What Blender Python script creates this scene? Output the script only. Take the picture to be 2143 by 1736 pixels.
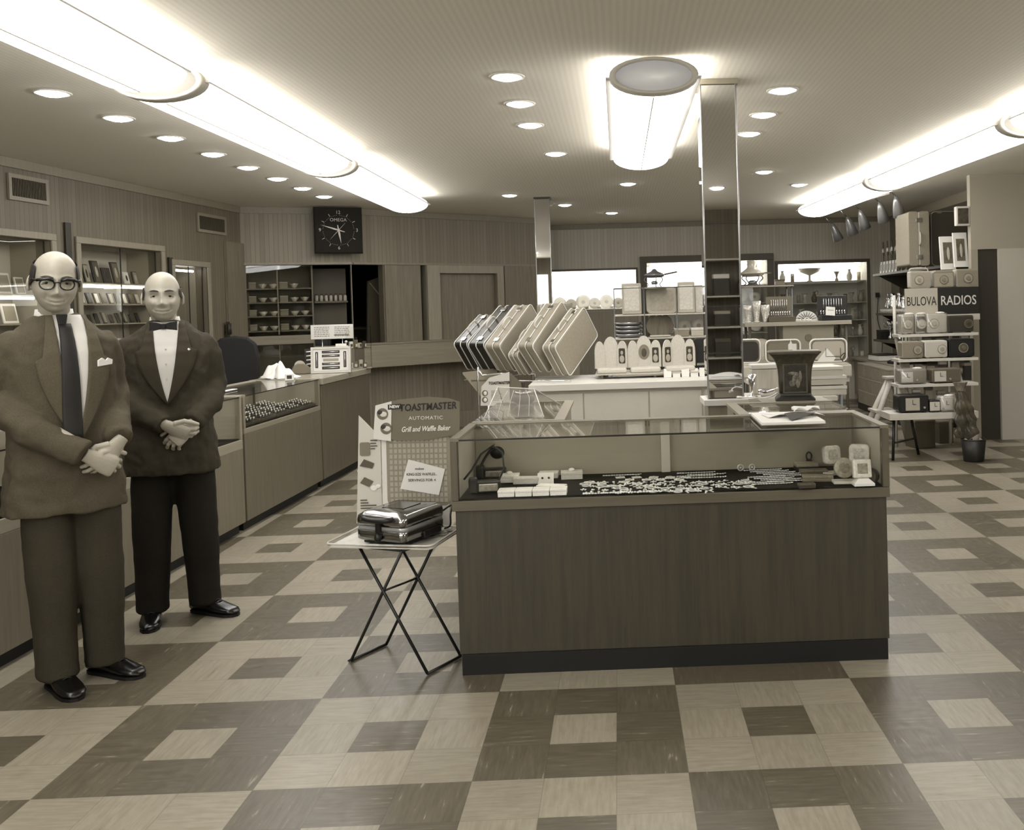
import bpy, math, random
from mathutils import Vector, Matrix, Euler
random.seed(7)
PI = math.pi
for o in list(bpy.data.objects): bpy.data.objects.remove(o)
scene = bpy.context.scene
COL = scene.collection
# ------------------------------------------------------------------ camera
FW, FH, FPX, PPX, PPY = 2143, 1736, 1944.48, 1343.54, 684.80
CAM = Vector((1.18865, -2.91502, 1.47934))
def _rot(rx, ry, rz):
    return Matrix.Rotation(rz, 3, 'Z') @ Matrix.Rotation(rx, 3, 'X') @ Matrix.Rotation(ry, 3, 'Y')
CM = _rot(-0.0216277, 0.0283163, -0.0256571)          # columns: right, forward, up
cd = bpy.data.cameras.new('camera'); cam = bpy.data.objects.new('camera', cd); COL.objects.link(cam)
cd.sensor_fit = 'HORIZONTAL'; cd.sensor_width = 36; cd.lens = 36 * FPX / FW
cd.shift_x = (FW / 2 - PPX) / FW; cd.shift_y = (PPY - FH / 2) / FW
cd.clip_start = .05; cd.clip_end = 100
R_, F_, U_ = CM.col[0], CM.col[1], CM.col[2]
m4 = Matrix(((R_[0], U_[0], -F_[0], CAM[0]), (R_[1], U_[1], -F_[1], CAM[1]), (R_[2], U_[2], -F_[2], CAM[2]), (0, 0, 0, 1)))
cam.matrix_world = m4
scene.camera = cam
def at(px, py, **k):
    """point of the place seen at photo pixel px,py on the plane x=, y= or z= given"""
    d = CM @ Vector(((px - PPX) / FPX, 1, -(py - PPY) / FPX))
    a, v = next(iter(k.items())); i = 'xyz'.index(a)
    return CAM + d * ((v - CAM[i]) / d[i])
# ------------------------------------------------------------------ world and exposure
w = bpy.data.worlds.new('world'); scene.world = w; w.use_nodes = True
bg = w.node_tree.nodes['Background']; bg.inputs[0].default_value = (1.0, .98, .95, 1); bg.inputs[1].default_value = 4.0
vs = scene.view_settings; vs.view_transform = 'Standard'; vs.look = 'None'; vs.gamma = 1.0; vs.use_curve_mapping = False
vs.exposure = 0.1
LAMP, DOWN, CASE = 7.5, 40.0, 5.0       # radiance of fluorescent troffers, recessed spots, window niches
# ------------------------------------------------------------------ materials
def lin(c): return c / 12.92 if c <= .04045 else ((c + .055) / 1.055) ** 2.4
def sep(v):
    t = max(0, min(1, (v - .28) / .58))
    k = (1.09 * (1 - t) + 1.01 * t, 1.0, .80 * (1 - t) + .975 * t)
    return tuple(lin(min(1, v * q)) for q in k) + (1,)
MATS = {}
def nn(nt, t, **kw):
    n = nt.nodes.new(t)
    for k, v in kw.items(): setattr(n, k, v)
    return n
def mat(v, rough=.55, metal=0., noise=0., scale=(8, 8, 8), bump=0., spec=.5, key=None, emit=0., coat=0.):
    k = key or (round(v, 3), rough, metal, noise, tuple(scale), bump, spec, emit, coat)
    if k in MATS: return MATS[k]
    m = bpy.data.materials.new('sepia_%d' % len(MATS)); m.use_nodes = True; nt = m.node_tree
    b = nt.nodes['Principled BSDF']; L = nt.links
    b.inputs['Base Color'].default_value = sep(v) if metal < .5 else (lin(v),) * 3 + (1,); b.inputs['Roughness'].default_value = rough
    b.inputs['Metallic'].default_value = metal; b.inputs['Specular IOR Level'].default_value = spec
    b.inputs['Coat Weight'].default_value = coat
    if emit: b.inputs['Emission Color'].default_value = (1, .985, .97, 1); b.inputs['Emission Strength'].default_value = emit
    if noise or bump:
        tc = nn(nt, 'ShaderNodeTexCoord'); mp = nn(nt, 'ShaderNodeMapping'); mp.inputs['Scale'].default_value = scale
        L.new(tc.outputs['Object'], mp.inputs['Vector'])
        no = nn(nt, 'ShaderNodeTexNoise'); no.inputs['Scale'].default_value = 1; no.inputs['Detail'].default_value = 6
        no.inputs['Roughness'].default_value = .65
        L.new(mp.outputs[0], no.inputs['Vector'])
        if noise:
            r = nn(nt, 'ShaderNodeValToRGB'); r.color_ramp.elements[0].position = .3; r.color_ramp.elements[1].position = .7
            r.color_ramp.elements[0].color = sep(max(0, v - noise)); r.color_ramp.elements[1].color = sep(min(1, v + noise))
            L.new(no.outputs['Fac'], r.inputs['Fac']); L.new(r.outputs['Color'], b.inputs['Base Color'])
        if bump:
            bp = nn(nt, 'ShaderNodeBump'); bp.inputs['Strength'].default_value = bump; bp.inputs['Distance'].default_value = .01
            L.new(no.outputs['Fac'], bp.inputs['Height']); L.new(bp.outputs['Normal'], b.inputs['Normal'])
    MATS[k] = m; return m
def wood(v, noise=.05, ax='z', rough=.45, sc=1.0):
    s = {'z': (45, 45, 2.2), 'x': (2.2, 45, 45), 'y': (45, 2.2, 45)}[ax]
    return mat(v, rough, noise=noise, scale=tuple(q * sc for q in s))
def ribbed(v, pitch=.055, noise=.03, groove=.07):
    """vertical narrow-board panelling: grooves every pitch metres along local x"""
    k = ('rib', v, pitch)
    if k in MATS: return MATS[k]
    m = bpy.data.materials.new('ribbed_panel'); m.use_nodes = True; nt = m.node_tree; L = nt.links
    b = nt.nodes['Principled BSDF']; b.inputs['Roughness'].default_value = .5
    tc = nn(nt, 'ShaderNodeTexCoord'); sx = nn(nt, 'ShaderNodeSeparateXYZ'); L.new(tc.outputs['Object'], sx.inputs[0])
    d = nn(nt, 'ShaderNodeMath', operation='DIVIDE'); d.inputs[1].default_value = pitch; L.new(sx.outputs[0], d.inputs[0])
    fr = nn(nt, 'ShaderNodeMath', operation='FRACT'); L.new(d.outputs[0], fr.inputs[0])
    gt = nn(nt, 'ShaderNodeMath', operation='LESS_THAN'); gt.inputs[1].default_value = .12; L.new(fr.outputs[0], gt.inputs[0])
    fl = nn(nt, 'ShaderNodeMath', operation='FLOOR'); L.new(d.outputs[0], fl.inputs[0])
    wn = nn(nt, 'ShaderNodeTexWhiteNoise', noise_dimensions='1D'); L.new(fl.outputs[0], wn.inputs['W'])
    mp = nn(nt, 'ShaderNodeMapping'); mp.inputs['Scale'].default_value = (60, 60, 2.5); L.new(tc.outputs['Object'], mp.inputs['Vector'])
    no = nn(nt, 'ShaderNodeTexNoise'); no.inputs['Scale'].default_value = 1; no.inputs['Detail'].default_value = 5; L.new(mp.outputs[0], no.inputs['Vector'])
    ad = nn(nt, 'ShaderNodeMath', operation='MULTIPLY_ADD'); ad.inputs[1].default_value = .5; L.new(wn.outputs['Value'], ad.inputs[0]); 
    mu = nn(nt, 'ShaderNodeMath', operation='MULTIPLY'); mu.inputs[1].default_value = .5; L.new(no.outputs['Fac'], mu.inputs[0]); L.new(mu.outputs[0], ad.inputs[2])
    r = nn(nt, 'ShaderNodeValToRGB'); r.color_ramp.elements[0].position = .15; r.color_ramp.elements[1].position = .85
    r.color_ramp.elements[0].color = sep(v - noise); r.color_ramp.elements[1].color = sep(v + noise); L.new(ad.outputs[0], r.inputs['Fac'])
    mx = nn(nt, 'ShaderNodeMixRGB'); mx.inputs['Color2'].default_value = sep(v - groove)
    L.new(gt.outputs[0], mx.inputs['Fac']); L.new(r.outputs['Color'], mx.inputs['Color1']); L.new(mx.outputs[0], b.inputs['Base Color'])
    bp = nn(nt, 'ShaderNodeBump', invert=True); bp.inputs['Strength'].default_value = .5; bp.inputs['Distance'].default_value = .004
    L.new(gt.outputs[0], bp.inputs['Height']); L.new(bp.outputs[0], b.inputs['Normal'])
    MATS[k] = m; return m
def glass(key='glass', tint=.97, ior=1.45, refl=1.0, rough=.0, scatter=0.):
    k = ('gl', key)
    if k in MATS: return MATS[k]
    m = bpy.data.materials.new(key); m.use_nodes = True; nt = m.node_tree; L = nt.links; nt.nodes.clear()
    out = nn(nt, 'ShaderNodeOutputMaterial'); mix = nn(nt, 'ShaderNodeMixShader'); t = nn(nt, 'ShaderNodeBsdfTransparent'); g = nn(nt, 'ShaderNodeBsdfGlossy')
    t.inputs[0].default_value = (tint, tint, tint * .98, 1); g.inputs['Roughness'].default_value = rough; g.inputs['Color'].default_value = (refl, refl, refl, 1)
    lw_ = nn(nt, 'ShaderNodeLayerWeight'); lw_.inputs['Blend'].default_value = .5
    pw = nn(nt, 'ShaderNodeMath', operation='POWER'); L.new(lw_.outputs['Facing'], pw.inputs[0]); pw.inputs[1].default_value = 4.5
    f = nn(nt, 'ShaderNodeMath', operation='MULTIPLY_ADD'); L.new(pw.outputs[0], f.inputs[0]); f.inputs[1].default_value = .55; f.inputs[2].default_value = ((ior - 1) / (ior + 1)) ** 2 * .7
    L.new(f.outputs[0], mix.inputs[0]); L.new(t.outputs[0], mix.inputs[1]); L.new(g.outputs[0], mix.inputs[2])
    if scatter:
        m2 = nn(nt, 'ShaderNodeMixShader'); m2.inputs[0].default_value = scatter; df = nn(nt, 'ShaderNodeBsdfDiffuse'); df.inputs[0].default_value = sep(.9)
        L.new(mix.outputs[0], m2.inputs[1]); L.new(df.outputs[0], m2.inputs[2]); L.new(m2.outputs[0], out.inputs[0])
    else: L.new(mix.outputs[0], out.inputs[0])
    MATS[k] = m; return m
GL = glass(); FILM = glass('clear_film', .93, 1.9, 1, .12, .12)
CHROME = mat(.8, .12, 1.0); MIRROR = mat(.86, .015, 1.0, key='mirror'); BRASS = mat(.62, .3, 1.0)
BLACK = mat(.07, .45); DARK = mat(.16, .5); WHITE = mat(.9, .5); CREAM = mat(.8, .5); PALE = mat(.7, .5); GREY = mat(.5, .5); MIDDARK = mat(.3, .5)
VELVET = mat(.09, .95, spec=.1); SILVER = mat(.86, .22, 1.0); PAPER = mat(.9, .8)
def lampmat(s): return mat(.95, .6, emit=s)
# ------------------------------------------------------------------ mesh builder
class G:
    def __init__(s): s.v = []; s.f = []; s.m = []; s.s = []
    def add(s, vs, fs, mi=0, sm=False, M=None):
        o = len(s.v); s.v += [tuple((M @ Vector(q)) if M else q) for q in vs]
        for f in fs: s.f.append(tuple(i + o for i in f)); s.m.append(mi); s.s.append(sm)
        return s
    def box(s, x0, x1, y0, y1, z0, z1, mi=0, M=None):
        v = [(x, y, z) for z in (z0, z1) for y in (y0, y1) for x in (x0, x1)]
        return s.add(v, [(0, 2, 3, 1), (4, 5, 7, 6), (0, 1, 5, 4), (2, 6, 7, 3), (0, 4, 6, 2), (1, 3, 7, 5)], mi, False, M)
    def cbox(s, c, d, mi=0, M=None, rot=None):
        T = Matrix.Translation(c) @ (Euler(rot).to_matrix().to_4x4() if rot else Matrix())
        return s.box(-d[0] / 2, d[0] / 2, -d[1] / 2, d[1] / 2, -d[2] / 2, d[2] / 2, mi, (M @ T) if M else T)
    def loft(s, rings, mi=0, sm=True, M=None, closed=False, caps=True):
        n = len(rings[0]); vs = [p for r in rings for p in r]; fs = []; k = len(rings)
        for i in range(k if closed else k - 1):
            a, b = i * n, ((i + 1) % k) * n
            for j in range(n): q = (j + 1) % n; fs.append((a + j, a + q, b + q, b + j))
        if caps and not closed: fs.append(tuple(range(n))[::-1]); fs.append(tuple(range((k - 1) * n, k * n)))
        return s.add(vs, fs, mi, sm, M)
    def tube(s, pts, r, n=8, mi=0, closed=False, sm=True, M=None, flat=1.0):
        pts = [Vector(p) for p in pts]; k = len(pts); rs = r if isinstance(r, (list, tuple)) else [r] * k
        up = None; rings = []
        for i in range(k):
            a = pts[i - 1] if (i or closed) else pts[i]; b = pts[(i + 1) % k] if (i < k - 1 or closed) else pts[i]
            t = (b - a).normalized()
            if up is None: up = Vector((0, 0, 1)) if abs(t.z) < .9 else Vector((1, 0, 0))
            x = t.cross(up)
            if x.length < 1e-5: x = t.orthogonal()
            x.normalize(); y = x.cross(t).normalized(); up = y
            rings.append([tuple(pts[i] + x * (rs[i] * math.cos(q * 2 * PI / n)) + y * (rs[i] * flat * math.sin(q * 2 * PI / n))) for q in range(n)])
        return s.loft(rings, mi, sm, M, closed)
    def cyl(s, p0, p1, r, n=16, mi=0, M=None, r1=None): 
        p0 = Vector(p0); p1 = Vector(p1); t = (p1 - p0).normalized(); x = t.orthogonal().normalized(); y = t.cross(x)
        rr = [(p0, r), (p1, r if r1 is None else r1)]
        rings = [[tuple(p + x * (q * math.cos(a * 2 * PI / n)) + y * (q * math.sin(a * 2 * PI / n))) for a in range(n)] for p, q in rr]
        o = len(s.f); s.loft(rings, mi, True, M); s.s[-1] = s.s[-2] = False
        return s
    def lathe(s, prof, n=24, mi=0, M=None, sx=1., sy=1.):
        rings = [[(r * sx * math.cos(a * 2 * PI / n), r * sy * math.sin(a * 2 * PI / n), z) for a in range(n)] for r, z in prof]
        return s.loft(rings, mi, True, M)
    def prism(s, out, y0, y1, mi=0, M=None, sm=False):
        """outline in x,z pushed from y0 to y1"""
        n = len(out); vs = [(x, y0, z) for x, z in out] + [(x, y1, z) for x, z in out]
        fs = [tuple(range(n)), tuple(range(n, 2 * n))[::-1]]
        s.add(vs, fs, mi, False, M); o = len(s.v) - 2 * n
        for j in range(n): q = (j + 1) % n; s.f.append((o + j, o + n + j, o + n + q, o + q)); s.m.append(mi); s.s.append(sm)
        return s
    def ball(s, c, r, nu=16, nv=10, mi=0, M=None):
        r = (r, r, r) if not isinstance(r, (tuple, list)) else r
        prof = [(max(1e-4, math.sin(PI * i / nv)), -math.cos(PI * i / nv)) for i in range(nv + 1)]
        rings = [[(c[0] + r[0] * q * math.cos(a * 2 * PI / nu), c[1] + r[1] * q * math.sin(a * 2 * PI / nu), c[2] + r[2] * z) for a in range(nu)] for q, z in prof]
        return s.loft(rings, mi, True, M)
    def surf(s, fn, nu, nv, mi=0, sm=True, thick=0., M=None):
        vs = [tuple(fn(i / nu, j / nv)) for j in range(nv + 1) for i in range(nu + 1)]; w_ = nu + 1
        fs = [(j * w_ + i, j * w_ + i + 1, (j + 1) * w_ + i + 1, (j + 1) * w_ + i) for j in range(nv) for i in range(nu)]
        if thick:
            n = len(vs); vs2 = []
            t = Vector(thick) if isinstance(thick, (tuple, Vector)) else Vector((0, thick, 0))
            vs2 = [tuple(Vector(q) + t) for q in vs]; fs = fs + [tuple(i + n for i in f[::-1]) for f in fs]
            bd = [i for i in range(nu)] + [j * w_ + nu for j in range(nv)] + [nv * w_ + i for i in range(nu, 0, -1)] + [j * w_ for j in range(nv, 0, -1)]
            for a in range(len(bd)): b = bd[(a + 1) % len(bd)]; fs.append((bd[a], bd[a] + n, b + n, b))
            vs = vs + vs2
        return s.add(vs, fs, mi, sm, M)
    def obj(s, name, mats, parent=None, loc=(0, 0, 0), rot=(0, 0, 0), bevel=0., fix=True):
        me = bpy.data.meshes.new(name); me.from_pydata(s.v, [], s.f); 
        if not isinstance(mats, (list, tuple)): mats = [mats]
        for m in mats: me.materials.append(m)
        me.polygons.foreach_set('material_index', s.m); me.polygons.foreach_set('use_smooth', s.s); me.update()
        if fix:
            import bmesh
            bm = bmesh.new(); bm.from_mesh(me); bmesh.ops.recalc_face_normals(bm, faces=bm.faces); bm.to_mesh(me); bm.free()
        o = bpy.data.objects.new(name, me); COL.objects.link(o); o.location = loc; o.rotation_euler = rot
        if parent: o.parent = parent
        if bevel:
            b = o.modifiers.new('bevel', 'BEVEL'); b.width = bevel; b.segments = 2; b.limit_method = 'ANGLE'; b.angle_limit = .6
        return o
def rrect(w_, h, r, n=5):
    """rounded rectangle outline centred on 0"""
    o = []
    for cx, cz, a0 in ((w_ / 2 - r, h / 2 - r, 0), (-w_ / 2 + r, h / 2 - r, PI / 2), (-w_ / 2 + r, -h / 2 + r, PI), (w_ / 2 - r, -h / 2 + r, 1.5 * PI)):
        for i in range(n + 1): a = a0 + PI / 2 * i / n; o.append((cx + r * math.cos(a), cz + r * math.sin(a)))
    return o
def tag(o, label, cat, group=None, kind=None):
    o['label'] = label; o['category'] = cat
    if group: o['group'] = group
    if kind: o['kind'] = kind
    return o
def thing(name, label, cat, loc=(0, 0, 0), rotz=0., group=None, rot=None):
    o = bpy.data.objects.new(name, None); o.empty_display_size = .05; COL.objects.link(o); o.location = loc
    o.rotation_euler = rot or (0, 0, rotz); return tag(o, label, cat, group)
def struct(o): o['kind'] = 'structure'; return o
def dup(root, loc, rot=None, label=None, group=None, scale=None):
    def cp(o, par):
        c = o.copy(); COL.objects.link(c)
        if par: c.parent = par
        for ch in [q for q in bpy.data.objects if q.parent == o and q != c]: cp(ch, c)
        return c
    r = cp(root, None); r.location = loc
    if rot is not None: r.rotation_euler = rot if isinstance(rot, (tuple, list, Euler)) else (0, 0, rot)
    if label: r['label'] = label
    if group: r['group'] = group
    if scale: r.scale = scale if isinstance(scale, (tuple, list)) else (scale,) * 3
    return r
def text(body, size, m, parent, loc, rot=(PI / 2, 0, 0), name='lettering', ext=.0006, sx=1., shear=0., align='CENTER', bold=0., space=1.):
    c = bpy.data.curves.new(name, 'FONT'); c.body = body; c.size = size; c.extrude = ext; c.align_x = align; c.align_y = 'CENTER'
    c.shear = shear; c.offset = bold; c.space_character = space; c.resolution_u = 3
    t = bpy.data.objects.new(name, c); COL.objects.link(t); bpy.context.view_layer.update()
    me = bpy.data.meshes.new_from_object(t.evaluated_get(bpy.context.evaluated_depsgraph_get())); me.name = name
    bpy.data.objects.remove(t); bpy.data.curves.remove(c)
    me.materials.clear(); me.materials.append(m)
    o = bpy.data.objects.new(name, me); COL.objects.link(o); o.location = loc; o.rotation_euler = rot; o.scale = (sx, 1, 1)
    if parent: o.parent = parent
    return o
def along(p0, p1):
    d = Vector(p1) - Vector(p0); return math.atan2(d.y, d.x), d.length
# ------------------------------------------------------------------ the room shell
CZ = 2.75
def floor_mat():
    m = bpy.data.materials.new('floor_tiles'); m.use_nodes = True; nt = m.node_tree; L = nt.links
    b = nt.nodes['Principled BSDF']; b.inputs['Roughness'].default_value = .33; b.inputs['Specular IOR Level'].default_value = .45
    def M(op, a, c=None, d=None):
        n = nn(nt, 'ShaderNodeMath', operation=op)
        for i, q in enumerate((a, c, d)):
            if q is None: continue
            if isinstance(q, (int, float)): n.inputs[i].default_value = q
            else: L.new(q, n.inputs[i])
        return n.outputs[0]
    tc = nn(nt, 'ShaderNodeTexCoord'); sx = nn(nt, 'ShaderNodeSeparateXYZ'); L.new(tc.outputs['Object'], sx.inputs[0])
    T = .2286; X = M('DIVIDE', sx.outputs[0], T); Y = M('DIVIDE', sx.outputs[1], T); tx = M('FLOOR', X); ty = M('FLOOR', Y)
    bx = M('FLOOR', M('DIVIDE', tx, 3.0)); by = M('FLOOR', M('DIVIDE', ty, 3.0))
    par = M('FLOORED_MODULO', M('ADD', bx, by), 2.0)
    cen = M('MULTIPLY', M('COMPARE', M('FLOORED_MODULO', tx, 3.0), 1.0, .1), M('COMPARE', M('FLOORED_MODULO', ty, 3.0), 1.0, .1))
    dark = M('ABSOLUTE', M('SUBTRACT', par, cen))
    ori = M('FLOORED_MODULO', M('ADD', tx, ty), 2.0)
    cv = nn(nt, 'ShaderNodeCombineXYZ'); L.new(tx, cv.inputs[0]); L.new(ty, cv.inputs[1])
    wn = nn(nt, 'ShaderNodeTexWhiteNoise', noise_dimensions='2D'); L.new(cv.outputs[0], wn.inputs['Vector'])
    def scaled(a, c):
        q = nn(nt, 'ShaderNodeVectorMath', operation='MULTIPLY'); L.new(tc.outputs['Object'], q.inputs[0]); q.inputs[1].default_value = (a, c, 1); return q.outputs[0]
    mv = nn(nt, 'ShaderNodeMix', data_type='VECTOR'); L.new(ori, mv.inputs['Factor']); L.new(scaled(9, 80), mv.inputs[4]); L.new(scaled(80, 9), mv.inputs[5])
    av = nn(nt, 'ShaderNodeVectorMath', operation='ADD'); L.new(mv.outputs[1], av.inputs[0])
    of = nn(nt, 'ShaderNodeVectorMath', operation='SCALE'); L.new(wn.outputs['Color'], of.inputs[0]); of.inputs['Scale'].default_value = 90; L.new(of.outputs[0], av.inputs[1])
    no = nn(nt, 'ShaderNodeTexNoise'); no.inputs['Scale'].default_value = 1; no.inputs['Detail'].default_value = 4; no.inputs['Roughness'].default_value = .55; L.new(av.outputs[0], no.inputs['Vector'])
    fine = nn(nt, 'ShaderNodeTexNoise'); fine.inputs['Scale'].default_value = 30; fine.inputs['Detail'].default_value = 6; L.new(tc.outputs['Object'], fine.inputs['Vector'])
    st = nn(nt, 'ShaderNodeMapRange'); st.inputs['From Min'].default_value = .655; st.inputs['From Max'].default_value = .72; L.new(no.outputs['Fac'], st.inputs['Value'])
    lo = nn(nt, 'ShaderNodeMapRange'); lo.inputs['From Min'].default_value = .3; lo.inputs['From Max'].default_value = .255; L.new(no.outputs['Fac'], lo.inputs['Value'])
    def mix(f, a, c):
        q = nn(nt, 'ShaderNodeMixRGB'); L.new(f, q.inputs[0])
        for i, z in ((1, a), (2, c)):
            if isinstance(z, tuple): q.inputs[i].default_value = z
            else: L.new(z, q.inputs[i])
        return q.outputs[0]
    soft = nn(nt, 'ShaderNodeMapRange'); soft.inputs['From Min'].default_value = .35; soft.inputs['From Max'].default_value = .65; L.new(no.outputs['Fac'], soft.inputs['Value'])
    lt = mix(soft.outputs[0], sep(.505), sep(.56)); lt = mix(M('MULTIPLY', lo.outputs[0], .55), lt, sep(.33))
    dk = mix(soft.outputs[0], sep(.30), sep(.355)); dk = mix(M('MULTIPLY', st.outputs[0], .6), dk, sep(.6))
    c = mix(dark, lt, dk)
    # tile-to-tile shade, traffic soiling, seams
    hv = nn(nt, 'ShaderNodeHueSaturation'); L.new(c, hv.inputs['Color']); L.new(M('ADD', M('MULTIPLY', wn.outputs['Value'], .16), M('MULTIPLY_ADD', fine.outputs['Fac'], .3, .77)), hv.inputs['Value'])
    ex = M('MINIMUM', M('PINGPONG', X, .5), M('PINGPONG', Y, .5))
    seam = M('LESS_THAN', ex, .006)
    c = mix(M('MULTIPLY', seam, .35), hv.outputs[0], sep(.2))
    L.new(c, b.inputs['Base Color'])
    rr = nn(nt, 'ShaderNodeMapRange'); rr.inputs['To Min'].default_value = .24; rr.inputs['To Max'].default_value = .48; L.new(fine.outputs['Fac'], rr.inputs['Value']); L.new(rr.outputs[0], b.inputs['Roughness'])
    return m
fl = struct(G().box(-5.2, 8.2, -5.2, 12.6, -.12, 0).obj('floor', floor_mat()))
def ceil_mat():
    m = mat(.57, .9, key='ceilmat'); nt = m.node_tree; L = nt.links; b = nt.nodes['Principled BSDF']
    tc = nn(nt, 'ShaderNodeTexCoord'); wv = nn(nt, 'ShaderNodeTexWave', wave_type='BANDS', bands_direction='X'); wv.inputs['Scale'].default_value = 10; wv.inputs['Distortion'].default_value = .4
    L.new(tc.outputs['Object'], wv.inputs['Vector'])
    r = nn(nt, 'ShaderNodeValToRGB'); r.color_ramp.elements[0].color = (lin(.895), lin(.875), lin(.825), 1); r.color_ramp.elements[1].color = (lin(.925), lin(.905), lin(.85), 1); L.new(wv.outputs['Fac'], r.inputs[0]); L.new(r.outputs[0], b.inputs['Base Color'])
    return m
struct(G().box(-5.2, 8.2, -5.2, 12.6, CZ, CZ + .12).obj('ceiling', ceil_mat()))
RIB = ribbed(.39, .05)
RIBU = ribbed(.475, .05)
RIBB = ribbed(.70, .05)
PANELW = wood(.43, .045)
TRIMW = wood(.52, .03)
def wall(name, p0, p1, t, holes, m, z0=0., z1=CZ):
    """upright wall from p0 to p1 (inner face on the line, thickness t to its left), rectangular holes (u0,u1,z0,z1)"""
    a, Ln = along((p0[0], p0[1], 0), (p1[0], p1[1], 0)); g = G()
    us = sorted({0, Ln} | {h[0] for h in holes} | {h[1] for h in holes}); us = [u for u in us if 0 <= u <= Ln]
    for i in range(len(us) - 1):
        u0, u1 = us[i], us[i + 1]; mid = (u0 + u1) / 2
        hs = sorted([(h[2], h[3]) for h in holes if h[0] < mid < h[1]]); z = z0
        for b0, b1 in hs:
            if b0 > z + 1e-4: g.box(u0, u1, 0, t, z, b0)
            z = b1
        if z < z1 - 1e-4: g.box(u0, u1, 0, t, z, z1)
    return struct(g.obj(name, m, loc=(p0[0], p0[1], 0), rot=(0, 0, a)))
LW0, LW1 = Vector((-4.22, -4.8, 0)), Vector((-3.07, 7.77, 0))
LWA, LWL = along(LW0, LW1)
def lw(u, z, d=0.):
    """point on the left wall: u metres from the y=0 mark, height z, d metres out into the room"""
    e = Vector((math.cos(LWA), math.sin(LWA), 0)); n = Vector((e.y, -e.x, 0))
    o = LW0 + e * (LW1.y - LW0.y) * 0
    return LW0 + e * (u + UOFF) + n * d + Vector((0, 0, z))
UOFF = (Vector((-3.78, 0, 0)) - LW0).length
CABS = [(3.3, 4.70, 1.0, 2.15), (5.05, 6.22, 1.0, 2.15), (6.44, 7.05, 1.0, 2.03)]
wall('wall_left', LW0, LW1, .12, [(a + UOFF, b + UOFF, c, d) for a, b, c, d in CABS], RIB)
# end walls: clock wall and the header over the stock room opening
BW0, BW1, BW2 = Vector((-3.07, 7.77, 0)), Vector((-1.95, 8.2, 0)), Vector((.1, 10.0, 0))
wall('wall_clock', BW0, BW1, .12, [(.03, .75, .35, 2.085), (.75, 1.19, 1.13, 2.085)], RIBU)
wall('wall_back_left', BW1, BW2, .12, [(.0, .40, 1.13, 2.085), (.90, .985, 1.13, 2.085), (1.17, 2.04, .2, 1.99)], RIBU)
YB = 11.1
WIN = [(.18, 1.48, 1.47, 2.05), (1.645, 3.46, .75, 2.14), (3.63, 4.98, .6, 2.07)]
wall('wall_back', (.06, YB, 0), (8.0, YB, 0), .12, [(a - .06, b - .06, c, d) for a, b, c, d in WIN], RIBB)
wall('wall_back_return', (.1, 10.0, 0), (.1, 11.1, 0), .1, [], RIBU)
wall('wall_right', (5.35, 11.1, 0), (5.35, 6.7, 0), .12, [], mat(.5, .7))
wall('wall_right_front', (5.9, 6.9, 0), (5.9, -4.8, 0), .12, [], RIB)
wall('wall_front', (5.9, -4.8, 0), (-4.22, -4.8, 0), .12, [(.3, 1.9, .5, 2.35), (4.8, 6.1, .9, 2.35), (6.4, 9.8, .5, 2.35)], RIB)
for i, (a, b, z0, z1) in enumerate(((.3, 1.9, .5, 2.35), (4.8, 6.1, .9, 2.35), (6.4, 9.8, .5, 2.35))):
    struct(G().box(5.9 - b, 5.9 - a, -4.88, -4.87, z0, z1).obj('window_%d' % (i + 4), GL))
# light crown rail along the tops of the walls
for nm, a, b in (('trim_1', LW0, LW1), ('trim_2', BW0, BW1), ('trim_3', BW1, BW2), ('trim_4', Vector((.1, YB, 0)), Vector((5.35, YB, 0)))):
    an, ln = along(a, b); struct(G().box(.01, ln - .01, -.02, -.001, CZ - .075, CZ - .002).obj(nm, wood(.47, .02), loc=a, rot=(0, 0, an)))
a, ln = along(BW0, BW2)
for nm, p, q in (('trim_5', BW0, BW1), ('trim_6', BW1, BW2)):
    an, ln = along(p, q); struct(G().box(.02, ln, -.018, -.001, 2.085, 2.11).obj(nm, wood(.5, .02), loc=p, rot=(0, 0, an)))
# partition pier and dark doorway at the far right
struct(G().box(4.86, 5.9, 6.62, 6.70, 1.98, CZ).obj('wall_pier', mat(.62, .7)))
struct(G().box(4.86, 4.93, 6.62, 6.70, 0, 1.98).obj('trim_7', mat(.58, .6)))
# stock room behind the clock wall, closed and unlit
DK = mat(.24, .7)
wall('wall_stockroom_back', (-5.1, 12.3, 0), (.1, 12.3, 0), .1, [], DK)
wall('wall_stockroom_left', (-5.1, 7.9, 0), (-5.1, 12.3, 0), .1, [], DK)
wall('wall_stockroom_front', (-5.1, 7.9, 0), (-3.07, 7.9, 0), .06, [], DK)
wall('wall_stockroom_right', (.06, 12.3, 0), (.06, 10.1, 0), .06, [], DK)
struct(G().box(4.93, 5.14, 6.64, 6.68, 0, 1.98).obj('door_shade_sheet', mat(.19, .6)))  # dark sheet across the door opening, its shade put into the colour
struct(G().box(5.141, 5.9, 6.60, 6.68, 0, 1.98).obj('wall_pier_lower', mat(.72, .7)))
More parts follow.
